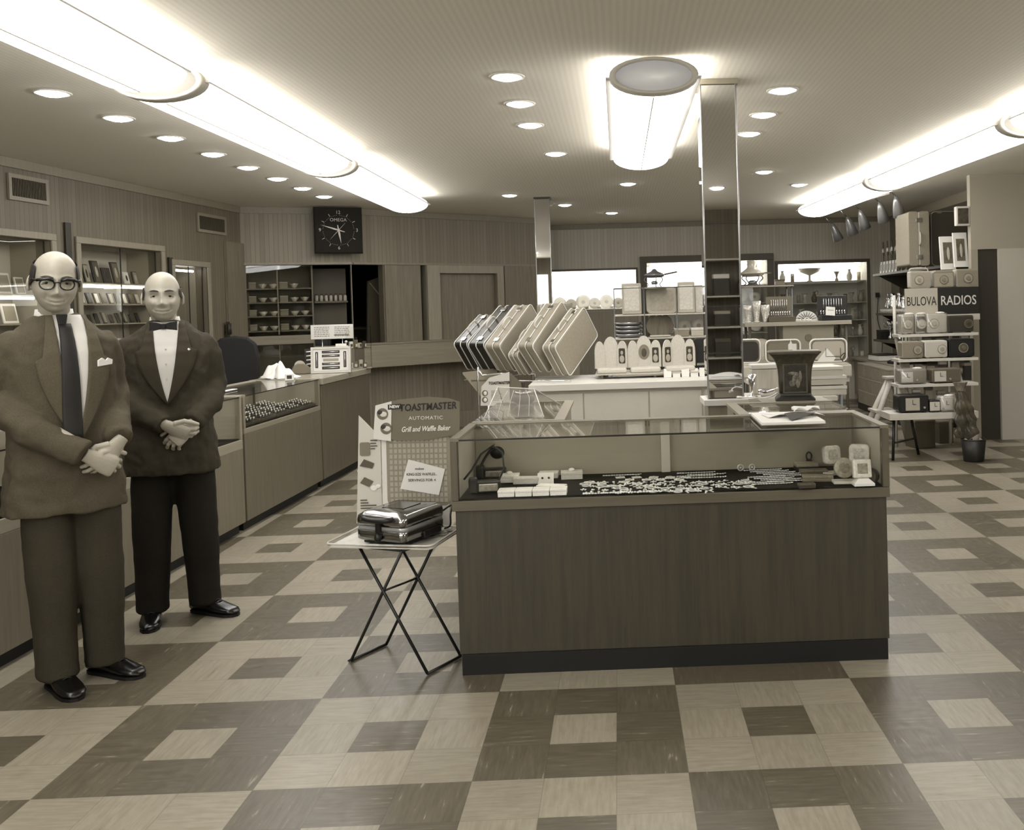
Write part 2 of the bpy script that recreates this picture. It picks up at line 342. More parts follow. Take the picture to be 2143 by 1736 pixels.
# sills and doors of the back left wall
an, ln = along(BW1, BW2)
def bw(u, z, d=0.):
    e = Vector((math.cos(an), math.sin(an), 0)); n = Vector((e.y, -e.x, 0)); return BW1 + e * u + n * d + Vector((0, 0, z))
g = G().box(.0, 2.72, -.26, -.005, .86, 1.13); g.box(.0, 2.72, -.27, -.005, 1.13, 1.145)
struct(g.obj('trim_8', wood(.52, .03, 'x'), loc=BW1, rot=(0, 0, an)))
struct(G().box(.41, .895, -.03, -.004, 1.146, 2.08).obj('door_2', wood(.44, .05), loc=BW1, rot=(0, 0, an)))
g = G().box(.99, 1.17, -.03, -.004, 1.146, 2.083).box(2.04, 2.14, -.03, -.004, 1.146, 2.083).box(1.171, 2.039, -.03, -.004, 1.985, 2.083)
struct(g.obj('door_3', wood(.56, .03), loc=BW1, rot=(0, 0, an)))
struct(G().box(1.175, 2.035, .05, .075, .2, 1.985).obj('door_4', wood(.45, .05), loc=BW1, rot=(0, 0, an)))
struct(G().box(2.16, 2.71, -.022, -.004, 1.146, 2.083).obj('trim_9', wood(.45, .05), loc=BW1, rot=(0, 0, an)))
# tall wooden door at the corner of the left wall with pull handles
e = Vector((math.cos(LWA), math.sin(LWA), 0))
dr = struct(G().box(7.42, 7.83, -.035, -.004, .0, 2.33).box(7.43, 7.82, -.04, -.035, .78, .785).obj('door_5', wood(.43, .04), loc=LW0 + e * UOFF, rot=(0, 0, LWA)))
g = G()
for u in (7.36, 7.40): g.cyl((u, -.06, 1.31), (u, -.06, 1.43), .012, 8); g.cyl((u, -.06, 1.33), (u, -.02, 1.33), .006, 6); g.cyl((u, -.06, 1.41), (u, -.02, 1.41), .006, 6)
g.box(7.34, 7.42, -.041, -.036, 1.29, 1.45)
g.obj('door_handle', mat(.2, .4), dr)
# dark pilaster strips between the wall cabinets
for i, (u, z0, z1) in enumerate(((4.9, .9, 2.31), (6.37, .9, 2.1))):
    struct(G().box(u - .035, u + .035, -.02, -.004, z0, z1).obj('trim_%d' % (10 + i), mat(.16, .5), loc=LW0 + e * UOFF, rot=(0, 0, LWA)))
# ------------------------------------------------------------------ ceiling lamps
DIFF = lampmat(LAMP); RING = mat(.74, .5); CAPGLOW = mat(.8, .3, emit=.22)  # end cap's faint emission imitates lamp light caught on and through it
def trough(label, x, y0, y1, rz=0., group=None, near_cap=False):
    L_ = y1 - y0; t = thing('fluorescent_ceiling_light', label, 'ceiling light', (x, y0, CZ), rz, group)
    def ring(y, k, dz=0.):
        return [(.215 * k * math.cos(a * 2 * PI / 28), y, -.105 + dz + .088 * k * math.sin(a * 2 * PI / 28)) for a in range(28)]
    ys = [(.06, .97), (.1, 1)] + [(.1 + (L_ - .2) * i / 6, 1) for i in range(1, 6)] + [(L_ - .1, 1), (L_ - .05, .93), (L_ - .015, .78), (L_, .5)]
    G().loft([ring(y, k) for y, k in ys]).obj('diffuser', DIFF, t)
    G().loft([ring(.0, 1.05), ring(.075, 1.05), ring(.075, .93), ring(.0, .9)], closed=True).obj('end_ring', RING, t)
    G().loft([ring(.03, .93), ring(.045, .6), ring(.05, .1)]).obj('end_plate', CAPGLOW, t)
    G().box(-.15, .15, .1, L_ - .1, -.012, -.002).obj('mounting_pan', mat(.8, .5), t)
    for s in (-1, 1): G().box(s * .222 - .022, s * .222 + .022, .03, L_ - .1, -.112, -.104).obj('side_flange', mat(.85, .4), t, bevel=.003)
    G().tube([(0, .1, -.1955), (0, L_ * .5, -.1955), (0, L_ - .1, -.1955)], .0035, 6).obj('seam', mat(.6, .5), t)
    return t
gl = 'run of fluorescent ceiling lights over the left counter'
for y0, y1, lb in ((-4.2, -1.3, 'glowing tube light nearest the shop front in the run over the left counter'), (-1.25, 1.62, 'nearest visible glowing tube light over the left counter, at the top left corner'),
                   (1.68, 4.28, 'long glowing tube light in the middle of the run over the left counter'), (4.34, 7.2, 'farthest glowing tube light of the left run, ending by the square wall clock')):
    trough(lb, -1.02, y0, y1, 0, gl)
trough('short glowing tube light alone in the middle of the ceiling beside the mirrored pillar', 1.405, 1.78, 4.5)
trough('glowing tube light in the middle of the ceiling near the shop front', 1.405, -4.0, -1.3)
rz = .054
for s0, ln_, lb in ((-2.2, 2.75, 'farthest glowing tube light of the right run, above the cone spotlights'), (-5.05, 2.8, 'second glowing tube light from the back in the right run'), (-7.9, 2.8, 'third glowing tube light from the back on the right, cut by the photo edge'),(-10.75, 2.8, 'glowing tube light of the right run nearest the shop front')):
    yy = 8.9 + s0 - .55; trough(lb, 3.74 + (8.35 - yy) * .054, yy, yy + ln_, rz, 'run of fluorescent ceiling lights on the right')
ORD = ['first', 'second', 'third', 'fourth', 'fifth', 'sixth', 'seventh', 'eighth', 'ninth', 'tenth', 'eleventh', 'twelfth', 'thirteenth', 'fourteenth', 'fifteenth', 'sixteenth']
def make_down():
    t = thing('recessed_spotlight', 'x', 'ceiling light', (0, 0, CZ))
    G().lathe([(.001, -.022), (.04, -.019), (.068, -.010), (.078, -.001), (.07, .0)], 20).obj('lamp', lampmat(DOWN), t)
    G().lathe([(.078, -.001), (.079, -.007), (.094, -.006), (.098, -.0005)], 20).obj('trim_ring', mat(.8, .4), t)
    return t
rows = [('in the row along the left wall, counted from the front', [(-1.885, .95 + .677 * k) for k in range(-1, 10)], 'recessed spotlights along the left wall'),
        ('left of the centre tube light, counted from the front', [(.625, 2.168), (.625, 2.83), (.625, 3.5), (.72, 4.69)], 'recessed spotlights left of the centre tube light'),
        ('in front of the back windows, counted from the left', [(.04, 7.34), (.585, 8.41), (1.146, 9.5), (1.33, 6.64)], 'recessed spotlights before the back windows'),
        ('right of the mirrored pillar, counted from the front', [(2.21, 2.63), (2.205, 3.33), (2.205, 4.01), (2.635, 6.02), (3.176, 7.06), (3.706, 8.05)], 'recessed spotlights right of the pillar'),
        ('over the shop front behind the camera, counted from the left', [(-.6, -2.5), (.6, -2.5), (2.3, -2.5), (3.2, -.8)], 'recessed spotlights over the shop front')]
first = None
for desc, pts, grp in rows:
    for i, (x, y) in enumerate(pts):
        lb = '%s small round recessed spotlight %s' % (ORD[i], desc)
        if first is None: first = make_down(); first.location = (x, y, CZ); tag(first, lb, 'ceiling light', grp)
        else: dup(first, (x, y, CZ), label=lb, group=grp)
# ------------------------------------------------------------------ air vents on the left wall
for lb, u0, u1, z0, z1 in (('wall air vent with upright louvres, nearest the camera', 4.26, 4.69, 2.43, 2.63), ('wall air vent with fine grille near the tall corner door', 6.89, 7.465, 2.395, 2.595)):
    t = thing('air_vent', lb, 'vent', lw((u0 + u1) / 2, (z0 + z1) / 2), LWA, 'air vents on the left wall'); a, b = (u1 - u0) / 2, (z1 - z0) / 2
    G().box(-a, a, -.02, -.003, -b, -b + .03).box(-a, a, -.02, -.003, b - .03, b).box(-a, -a + .03, -.02, -.003, -b + .03, b - .03).box(a - .03, a, -.02, -.003, -b + .03, b - .03).obj('frame', wood(.5, .02), t)
    G().box(-a + .03, a - .03, -.008, -.003, -b + .03, b - .03).obj('back_plate', mat(.2, .7), t)
    g = G(); n = 22
    for i in range(n): x = -a + .035 + (2 * a - .07) * i / (n - 1); g.box(x - .003, x + .003, -.016, -.008, -b + .03, b - .03)
    g.obj('louvres', mat(.3, .6), t)
# ------------------------------------------------------------------ square wall clock
cx_, cz_ = .0, 2.47
an2, _ = along(BW1, BW2)
t = thing('wall_clock', 'large square dark wall clock hanging on the panelled wall above the stock shelves', 'clock', bw(-.14, 2.475, .03), an2)
t.location = at(708, 482, y=7.98) ; t.rotation_euler = (0, 0, .38)
a = .262
G().box(-a, a, -.03, .03, -a, a).obj('face', mat(.11, .65, spec=.15), t, bevel=.006)
G().box(-a - .006, a + .006, -.006, .028, -a - .006, a + .006).obj('case', mat(.18, .6, spec=.2), t)
CLK = mat(.72, .4)
for s, ang, r in (('12', 0, .205), ('3', 90, .205), ('6', 180, .205), ('9', 270, .205)):
    text(s, .055, CLK, t, (r * math.sin(math.radians(ang)), -.032, r * math.cos(math.radians(ang))), name='numeral')
text('OMEGA', .052, CLK, t, (0, -.032, .118), space=1.05)
g = G()
for k in range(60):
    an_ = k * 6; r = .172
    if k % 15 == 0: continue
    x, z = math.sin(math.radians(an_)), math.cos(math.radians(an_))
    if k % 5 == 0: g.tube([(x * .178, -.0315, z * .178), (x * .212, -.0315, z * .212)], .004, 4)
    else: g.ball((x * r, -.031, z * r), (.003, .001, .003), 6, 4)
g.obj('minute_marks', CLK, t)
def hand(name, deg, l0, l1, w0, d, m=CLK):
    r = math.radians(deg); s_, c_ = math.sin(r), math.cos(r)
    o = [(-w0 * .4, -l0), (w0 * .4, -l0), (w0, l1 * .25), (0, l1), (-w0, l1 * .25)]
    G().prism([(x * c_ + z * s_, -x * s_ + z * c_) for x, z in o], -d - .002, -d).obj(name, m, t)
hand('hour_hand', 171, .06, .16, .011, .036); hand('minute_hand', 287, .07, .21, .009, .039); hand('second_hand', 222, .11, .16, .003, .042)
G().cyl((0, -.046, 0), (0, -.03, 0), .013, 12).obj('hub', CLK, t)
# ------------------------------------------------------------------ showcases let into the left wall
LWM = LW0 + e * UOFF
def lean_item(name, label, cat, w_, h, d, face, edge, loc, rz, lean=.22, group=None, pic=None, kind='frame'):
    t = thing(name, label, cat, loc, 0, group, rot=(-lean, 0, rz))
    G().box(-w_ / 2, w_ / 2, 0, d, 0, h).obj('board', mat(edge, .45), t, bevel=.003)
    b = min(w_, h) * .13
    G().box(-w_ / 2 + b, w_ / 2 - b, -.003, -.0005, b, h - b).obj('picture' if kind == 'frame' else 'panel', mat(face, .4), t)
    if pic is not None: G().ball((0, -.004, h * .5), (w_ * .18, .002, h * .24), 10, 8).obj('motif', mat(pic, .5), t)
    return t
def wall_case(label, u0, u1, z0, z1, shelves, back, lampz, dep=.34):
    t = thing('wall_showcase', label, 'display cabinet', LWM + Vector((0, 0, 0)), LWA, 'lit showcases in the left wall')
    f = .055
    G().box(u0 - f, u1 + f, -.022, -.004, z1, z1 + f).box(u0 - f, u1 + f, -.022, -.004, z0 - f, z0).box(u0 - f, u0, -.022, -.004, z0, z1).box(u1, u1 + f, -.022, -.004, z0, z1).obj('frame', TRIMW, t, bevel=.004)
    g = G().box(u0, u1, dep, dep + .02, z0, z1)
    g.obj('back_panel', mat(back, .8), t)
    G().box(u0 - .015, u0 - .001, .122, dep + .02, z0, z1).box(u1 + .001, u1 + .015, .122, dep + .02, z0, z1).box(u0, u1, .122, dep, z1 + .001, z1 + .015).box(u0, u1, .122, dep, z0 - .015, z0 - .001).obj('carcass', mat(.6, .7), t)
    for z in shelves: G().box(u0 + .004, u1 - .004, .07, dep - .004, z - .012, z).obj('shelf', mat(.55, .5), t)
    m_ = (u0 + u1) / 2
    for a, b, y in ((u0 + .003, m_ + .02, .03), (m_ - .02, u1 - .003, .045)):
        p = G().box(a, b, y, y + .004, z0 + .004, z1 - .004).obj('glass_door', GL, t)
        G().box(b - .008, b, y - .002, y + .006, z0 + .004, z1 - .004).obj('edge_strip', mat(.15, .4), p)
    G().cyl((u0 + .05, .12, lampz), (u1 - .05, .12, lampz), .012, 10).obj('lamp', lampmat(CASE * 1.6), t)
    return t
wall_case('wall showcase at the far left, mostly out of the photo, lit low inside', *CABS[0], (1.2, 1.49, 1.72), .72, 1.69)
wall_case('wide wall showcase of picture frames between the two standing men', *CABS[1], (1.2, 1.47, 1.645, 1.83), .74, 1.80)
wall_case('narrow wall showcase of hanging straps beside the bald man', *CABS[2], (1.2,), .4, 1.99)
def lwp(u, z, d): return LWM + e * u + Vector((e.y, -e.x, 0)) * d + Vector((0, 0, z))
LEFTP = ['leftmost', 'second from left', 'third from left', 'fourth from left', 'fifth from left', 'sixth from left', 'seventh from left', 'eighth from left', 'ninth from left', 'tenth from left', 'eleventh from left', 'twelfth from left']
for i, (w_, h, fa, ed) in enumerate(((.1, .2, .5, .3), (.13, .24, .25, .14), (.07, .17, .6, .2), (.1, .21, .3, .12), (.12, .15, .2, .15), (.1, .21, .42, .16), (.085, .12, .85, .8), (.07, .13, .55, .2))):
    lean_item('picture_frame', 'tall picture frame, %s on the top shelf of the showcase between the men' % LEFTP[i], 'picture frame', w_, h, .015, fa, ed, lwp(5.14 + i * .14, 1.832, -.18), LWA, .22, 'frames on the top showcase shelf', .7 if i % 2 else .12)
for i in range(11):
    dk = .14 + .1 * (i % 3); lean_item('photo_folder', 'small frame leaning %s on the middle shelf of the showcase between the men' % LEFTP[i], 'picture frame', .072, .105, .012, (.75, .3, .6, .2)[i % 4], dk, lwp(5.14 + i * .1, 1.648, -.18), LWA + .12, .3, 'frames on the middle showcase shelf')
for i in range(11):
    if i == 1:
        t = thing('dial', 'round pale dial on the lower shelf of the showcase between the men', 'clock', lwp(5.24, 1.473, -.17), LWA); G().cyl((0, 0, .048), (0, .012, .048), .048, 20).obj('dial_plate', WHITE, t); G().cyl((0, -.001, .048), (0, .0, .048), .03, 16).obj('dial_centre', PALE, t); continue
    lean_item('photo_folder', 'small dark frame %s on the lower shelf of the showcase between the men' % LEFTP[i], 'picture frame', .062, .085 + .012 * (i % 3), .014, (.25, .16, .55)[i % 3], .12, lwp(5.14 + i * .1, 1.473, -.18), LWA + .2, .32, 'frames on the lower showcase shelf')
for i in range(6):
    lean_item('photo_card', 'pale card propped %s on the bottom shelf of the showcase between the men' % LEFTP[i], 'card', .1, .13, .008, .6 + .2 * (i % 2), .85, lwp(5.2 + i * .16, 1.203, -.18), LWA, .25, 'cards on the bottom showcase shelf', .3)
for i, (u, z, w_, h) in enumerate(((4.45, 1.723, .15, .17), (4.62, 1.723, .1, .14), (4.5, 1.493, .16, .16), (4.3, 1.493, .14, .16), (4.2, 1.723, .12, .15))):
    lean_item('square_mirror', 'square frame with bright face, %s in the far left showcase' % LEFTP[i], 'picture frame', w_, h, .012, .5, .8, lwp(u, z, -.19), LWA, .2, 'frames in the far left showcase')
strap = None
for r in range(2):
    for k in range(8):
        lb = 'small strap card, %s from the top in the %s column of the narrow showcase' % (ORD[k], ('left', 'right')[r])
        if strap is None:
            strap = thing('strap_card', lb, 'watch strap', (0, 0, 0), LWA, 'strap cards in the narrow showcase'); G().box(-.025, .025, 0, .004, -.03, .03).obj('card', mat(.2, .6), strap); G().ball((0, -.003, 0), (.014, .004, .022), 10, 6).obj('strap', WHITE, strap)
            strap.location = lwp(6.6 + .09 * r, 1.93 - k * .085, -.2)
        else: dup(strap, lwp(6.6 + .09 * r, 1.93 - k * .085, -.2), label=lb)
t = thing('hanging_board', 'dark board carrying the strap cards in the narrow showcase', 'display board', lwp(6.645, 1.62, -.212), LWA); G().box(-.1, .1, .0, .012, -.38, .37).obj('board_face', mat(.13, .7), t)
# ------------------------------------------------------------------ shelves under the clock
an1, _ = along(BW0, BW1)
def cw(u, z, d=0.):
    q = Vector((math.cos(an1), math.sin(an1), 0)); return BW0 + q * u + Vector((q.y, -q.x, 0)) * d + Vector((0, 0, z))
t = thing('stock_cabinet', 'built-in glass-fronted stock shelves below the square clock', 'cabinet', BW0, an1)
G().box(.03, .75, .46, .48, .35, 2.085).obj('back_panel', mat(.33, .7), t)
G().box(.012, .029, .121, .48, .35, 2.085).box(.751, .768, .121, .48, .35, 2.085).box(.03, .75, .121, .46, .333, .349).box(.03, .75, .121, .46, 2.086, 2.1).obj('carcass', mat(.38, .6), t)
for z in (.62, 1.33, 1.5, 1.66, 1.82): G().box(.032, .748, .09, .455, z - .014, z).obj('shelf', mat(.36, .5), t)
G().box(.03, .75, -.016, -.004, 1.17, 1.27).obj('rail', wood(.47, .03, 'x'), t)
for a, b, y, z0, z1 in ((.034, .41, .02, 1.28, 2.08), (.37, .746, .035, 1.28, 2.08), (.034, .41, .02, .36, 1.16), (.37, .746, .035, .36, 1.16)):
    p = G().box(a, b, y, y + .004, z0, z1).obj('glass_door', GL, t); G().box(a, a + .012, y - .003, y + .007, z0, z1).obj('edge_strip', mat(.42, .4), p)
rnd = random.Random(3)
k = 0
for z, n_ in ((1.33, 6), (1.5, 6), (1.66, 6), (1.82, 5)):
    for i in range(n_):
        u = .1 + i * .115; lb = 'dim stock item %s on the %s shelf under the square clock' % (LEFTP[i], {1.33: 'lowest', 1.5: 'second lowest', 1.66: 'third lowest', 1.82: 'top'}[z])
        if (i + k) % 3 == 0:
            t = thing('stock_box', lb, 'box', cw(u, z + .001, -.2), an1, 'items on the dim stock shelves'); G().box(-.045, .045, 0, .08, 0, .06).obj('carton', mat(.45, .6), t, bevel=.003); G().box(-.046, .046, -.001, .081, .061, .075).obj('lid', mat(.55, .6), t, bevel=.002)
        else:
            t = thing('stock_dish', lb, 'dish', cw(u, z + .001, -.2), an1, 'items on the dim stock shelves'); G().lathe([(.02, 0), (.022, .008), (.05, .05), (.047, .05), (.018, .012), (.001, .01)], 16).obj('bowl', mat(.62, .3), t); G().lathe([(.049, .05), (.052, .053), (.047, .054)], 16).obj('rim', SILVER, t)
        k += 1
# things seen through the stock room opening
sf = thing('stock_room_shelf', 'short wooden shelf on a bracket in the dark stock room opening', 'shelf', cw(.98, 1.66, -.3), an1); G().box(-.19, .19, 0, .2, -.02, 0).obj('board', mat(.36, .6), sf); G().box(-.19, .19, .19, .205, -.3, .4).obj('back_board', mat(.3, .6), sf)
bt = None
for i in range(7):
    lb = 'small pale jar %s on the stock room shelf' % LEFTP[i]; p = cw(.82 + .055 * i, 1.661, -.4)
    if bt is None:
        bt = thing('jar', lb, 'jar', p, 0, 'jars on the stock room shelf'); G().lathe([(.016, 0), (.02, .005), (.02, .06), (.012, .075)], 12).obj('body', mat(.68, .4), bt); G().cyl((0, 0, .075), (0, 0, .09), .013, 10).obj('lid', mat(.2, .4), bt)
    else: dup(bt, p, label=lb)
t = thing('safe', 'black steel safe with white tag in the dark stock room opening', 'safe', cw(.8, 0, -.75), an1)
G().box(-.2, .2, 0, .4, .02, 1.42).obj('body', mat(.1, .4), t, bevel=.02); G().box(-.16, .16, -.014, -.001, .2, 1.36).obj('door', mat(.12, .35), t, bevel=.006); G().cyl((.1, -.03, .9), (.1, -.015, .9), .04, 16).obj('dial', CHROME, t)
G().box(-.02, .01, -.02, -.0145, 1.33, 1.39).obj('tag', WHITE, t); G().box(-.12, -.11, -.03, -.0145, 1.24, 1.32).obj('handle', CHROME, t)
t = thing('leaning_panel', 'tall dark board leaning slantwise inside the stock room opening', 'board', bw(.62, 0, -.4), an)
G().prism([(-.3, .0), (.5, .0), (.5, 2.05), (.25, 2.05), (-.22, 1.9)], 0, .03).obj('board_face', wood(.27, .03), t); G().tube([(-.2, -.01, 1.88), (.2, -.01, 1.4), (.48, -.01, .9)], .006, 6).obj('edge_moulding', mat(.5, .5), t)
# ------------------------------------------------------------------ glass counters
def showcase(label, L_, D, H, deck, rail, loc, rz, group=None, body=.37, kick=.07, inside=.62, post=True, centre=None, wy=.04, bodym=None, solid=False, ov=.0, topm=None, reveal=True):
    t = thing('display_counter', label, 'counter', loc, rz, group); bm_ = bodym or wood(body, .03)
    G().box(.02, L_ - .02, wy, D - .02, 0, kick).obj('kickplate', mat(.045, .6), t)
    if solid:
        G().box(0, L_, 0, D, kick, H - .06).obj('body', bm_, t, bevel=.003)
        G().box(-.005, L_ + .005, -.02, D, H - .055, H).obj('worktop', topm or wood(.6, .02, 'x', .25), t, bevel=.004)
        return t
    G().box(ov, L_ - ov, ov, D, kick, rail).obj('body', bm_, t, bevel=.002)
    G().box(0, L_, 0, D, rail + .001, deck - .001).obj('rail', wood(body + .12, .02, 'x'), t, bevel=.002)
    G().box(.03, L_ - .03, .012, D - .03, deck, deck + .008).obj('deck_pad', VELVET, t)
    pn = wood(body + .1, .02)
    for x0, x1 in ((0, .028), (L_ - .028, L_)):
        p = G().box(x0, x1, 0, .036, deck, H - .012).obj('corner_post', pn, t, bevel=.002)
        G().box(x0 + .004, x1 - .004, .037, D - .03, deck, H - .012).obj('side_panel', mat(inside, .6), t)
    rimm = wood(body + .2, .02, 'y')
    G().box(0, .036, .0, D, H - .011, H + .003).box(L_ - .036, L_, .0, D, H - .011, H + .003).box(.037, L_ - .037, D - .05, D, H - .011, H + .003).obj('top_rim', rimm, t)
    G().box(.03, L_ - .03, .004, .010, deck, H - .013).obj('front_glass', GL, t)
    G().box(.037, L_ - .037, -.002, D - .051, H - .009, H - .001).obj('top_glass', GL, t)
    G().box(.037, L_ - .037, -.0035, -.0025, H - .009, H - .002).obj('glass_edge', mat(.12, .3), t)
    ce = centre if centre is not None else L_ / 2
    G().box(.03, ce, D - .028, D - .016, deck, H - .012).obj('sliding_door', mat(inside - .1, .6), t)
    G().box(ce - .02, L_ - .03, D - .014, D - .002, deck, H - .012).obj('sliding_door', mat(inside - .1, .6), t)
    G().box(ce - .03, ce + .01, D - .045, D - .029, deck, H - .012).obj('door_stile', mat(inside + .05, .6), t)
    return t
CO = Vector((-1.47, 1.95, 0)); CA, _ = along(CO, Vector((-1.36, 6.44, 0)))
def co(u, d, z):
    q = Vector((math.cos(CA), math.sin(CA), 0)); return CO + q * u + Vector((-q.y, q.x, 0)) * d + Vector((0, 0, z))
cg = 'counters in a line along the left side'
showcase('long panelled glass counter behind the two men', 3.2, .58, .945, .645, .58, co(-3.2, 0, 0), CA, cg, .44)
showcase('glass counter with a few small white boxes, right behind the man in the bow tie', 1.56, .58, .945, .645, .58, co(.06, 0, 0), CA, cg, .44)
showcase('glass counter holding dark trays of rings', 1.54, .58, .945, .712, .675, co(1.65, 0, 0), CA, cg, .40)
showcase('solid wooden counter with pale worktop at the far end of the left line', 1.42, .62, .945, 0, 0, co(3.22, 0, 0), CA, cg, .38, solid=True)
# ring trays
tray = None; ring = None
RP = [(1.84, .10), (2.125, .10), (2.41, .10), (2.695, .10), (2.98, .10), (1.92, .30), (2.24, .32), (2.56, .32), (2.88, .33)]
rc_ = 0
for i, (u, d) in enumerate(RP):
    lb = 'dark ring tray, %s in the %s row inside the left glass counter' % (ORD[i % 5], 'front' if i < 5 else 'rear')
    p = co(u, d, .748)
    if tray is None:
        tray = thing('ring_tray', lb, 'tray', p, CA, 'ring trays in the left counter', rot=(.2, 0, CA))
        g = G().box(-.13, .13, -.08, .08, -.006, 0)
        g.obj('base', mat(.1, .7), tray); G().box(-.135, .135, -.085, -.08, -.008, .012).box(-.135, .135, .08, .085, -.008, .012).box(-.135, -.13, -.08, .08, -.008, .012).box(.13, .135, -.08, .08, -.008, .012).obj('edge', mat(.3, .4), tray)
        for k in range(4): G().tube([(-.125, -.06 + .04 * k, .004), (.125, -.06 + .04 * k, .004)], .009, 8).obj('ring_roll', mat(.08, .9), tray)
    else: dup(tray, p, label=lb)
    rm = Euler((.2, 0, CA)).to_matrix()
    for a in range(4):
        for b in range(4):
            q = p + rm @ Vector((-.1 + .055 * b + .02 * (a % 2), -.06 + .04 * a, .017))
            if ring is None:
                ring = thing('ring', 'small bright ring standing in a dark tray in the left glass counter', 'ring', q, 0, 'rings in the left counter trays', rot=(PI / 2, 0, CA + .3))
                G().tube([(.009 * math.cos(k * PI / 6), .009 * math.sin(k * PI / 6), 0) for k in range(12)], .0022, 6, closed=True).obj('band', SILVER, ring); G().ball((0, .012, 0), (.006, .005, .006), 8, 6).obj('stone', WHITE, ring)
            else: dup(ring, q)
            rc_ += 1
# small boxes in the near glass counter
for i, (u, d, w_) in enumerate(((1.2, .2, .09), (1.42, .24, .08), (1.1, .12, .05))):
    t = thing('ring_box', ('open white ring box at the left', 'open white ring box at the right', 'little white ring card at the front')[i] + ' in the glass counter behind the bow tie man', 'ring box', co(u, d, .654), CA, 'white boxes in the near left counter')
    G().box(-w_ / 2, w_ / 2, 0, w_ * .8, 0, .018).obj('base', WHITE, t, bevel=.003)
    G().cbox((0, w_ * .85, .05), (w_, .012, .065), rot=(-.25, 0, 0)).obj('lid', WHITE, t, bevel=.003)
    for s in (-1, 1): G().ball((s * w_ * .2, w_ * .35, .022), .007, 8, 6).obj('bead', mat(.25, .3), t)
t = thing('white_tray', 'flat white paper with dark edge lying on the glass counter by the bow tie man', 'paper', at(465, 818, z=.95), CA); G().box(-.12, .12, -.06, .06, .001, .006).obj('sheet', PAPER, t); G().box(-.13, .13, -.02, .08, .0062, .012).obj('folder', mat(.2, .5), t)
# ------------------------------------------------------------------ things on the far left counter
ZT = .9475
p = at(585, 790, z=ZT)
t = thing('tissue_heap', 'crumpled heap of white tissue paper on the left counter', 'paper', p, .4)
rnd = random.Random(5)
for k in range(6):
    a0 = rnd.uniform(-.4, .4); ph = [rnd.uniform(0, 6) for _ in range(4)]; ox, oy = rnd.uniform(-.05, .06), rnd.uniform(-.05, .05); h = .05 + .03 * k / 2
    G().surf(lambda u, v: ((u - .5) * .22 + ox, (v - .5) * .15 + oy, .004 + h * max(0, math.sin(u * PI)) * math.sin(v * PI) ** .7 * (1 + .35 * math.sin(9 * u + ph[0]) * math.sin(8 * v + ph[1])) + .006 * math.sin(14 * u + ph[2])), 14, 10, thick=(0, 0, .001)).obj('crumpled_sheet', PAPER, t, rot=(0, 0, a0 + k))
p = at(626, 783, z=ZT) + Vector((0, .06, 0))
t = thing('tape_dispenser', 'grey rounded tape dispenser on the left counter beside the tissue heap', 'tape dispenser', p, .35)
G().prism([(-.09, 0), (.09, 0), (.1, .02), (.085, .045), (.06, .075), (.02, .1), (-.03, .1), (-.07, .07), (-.09, .03)], -.035, .035).obj('body', mat(.45, .35), t, bevel=.008)
G().cyl((-.01, -.02, .075), (-.01, .02, .075), .05, 20).obj('tape_roll', mat(.7, .3), t); G().box(.07, .1, -.03, .03, .045, .05).obj('cutter', CHROME, t)
t = thing('bottle_pack', 'small white labelled box standing in front of the tape dispenser', 'box', at(606, 795, z=ZT), .3)
G().box(-.035, .035, -.03, .03, 0, .055).obj('carton', WHITE, t, bevel=.003); G().box(-.02, .02, -.031, -.0305, .012, .042).obj('label_patch', mat(.2, .5), t)
# pen display
p = at(693, 780, z=ZT)
t = thing('pen_display_case', 'white framed tabletop display of pens in dark slots on the left counter', 'display case', p, .12, rot=(-.1, 0, .12))
W_, H_ = .36, .245
G().box(-W_ / 2, W_ / 2, .0, .06, 0, H_).obj('case', mat(.6, .5), t, bevel=.004); G().box(-W_ / 2, W_ / 2, -.012, -.001, 0, .02).box(-W_ / 2, W_ / 2, -.012, -.001, H_ - .02, H_).box(-W_ / 2, -W_ / 2 + .02, -.012, -.001, .021, H_ - .021).box(W_ / 2 - .02, W_ / 2, -.012, -.001, .021, H_ - .021).obj('frame', CREAM, t)
G().box(-W_ / 2 + .022, W_ / 2 - .022, -.004, -.001, .022, H_ - .022).obj('card', mat(.88, .6), t)
for (x0, x1, z0, z1) in ((-.08, .08, .185, .21), (-.08, .08, .15, .172), (-.08, .08, .075, .097), (-.08, .08, .035, .062), (-.14, -.115, .05, .2), (.115, .14, .05, .2)):
    s_ = G().box(x0, x1, -.006, -.0045, z0, z1).obj('slot', mat(.15, .6), t)
    c, d = ((x0 + .01, -.009, (z0 + z1) / 2), (x1 - .01, -.009, (z0 + z1) / 2)) if x1 - x0 > z1 - z0 else (((x0 + x1) / 2, -.009, z0 + .01), ((x0 + x1) / 2, -.009, z1 - .01))
    G().cyl(c, d, .004, 8).obj('pen', SILVER, s_)
G().box(-.07, .07, -.0052, -.0045, .11, .135).obj('caption_line', mat(.6, .6), t)
# white price board on wire legs
p = at(690, 772, z=ZT); p.y += .12
t = thing('counter_sign', 'long white sign board of small print on thin wire legs above the pen display', 'sign', p, .08)
G().box(-.21, .21, -.006, .006, .3, .445).obj('board', mat(.88, .6), t, bevel=.003)
for s in (-1, 1): G().tube([(s * .1, 0, .3), (s * .1, 0, .003), (s * .1, .08, .003)], .004, 6).obj('leg', CHROME, t)
g = G()
rnd = random.Random(11)
for c in (-.1, .1):
    for k in range(6):
        z = .42 - k * .018; x = c - .075
        while x < c + .07: w_ = rnd.uniform(.008, .03); g.box(x, min(x + w_, c + .075), -.0072, -.0062, z - .003, z + .003); x += w_ + .006
g.box(.02, .17, -.0072, -.0062, .335, .342)
g.obj('print', mat(.4, .6), t)
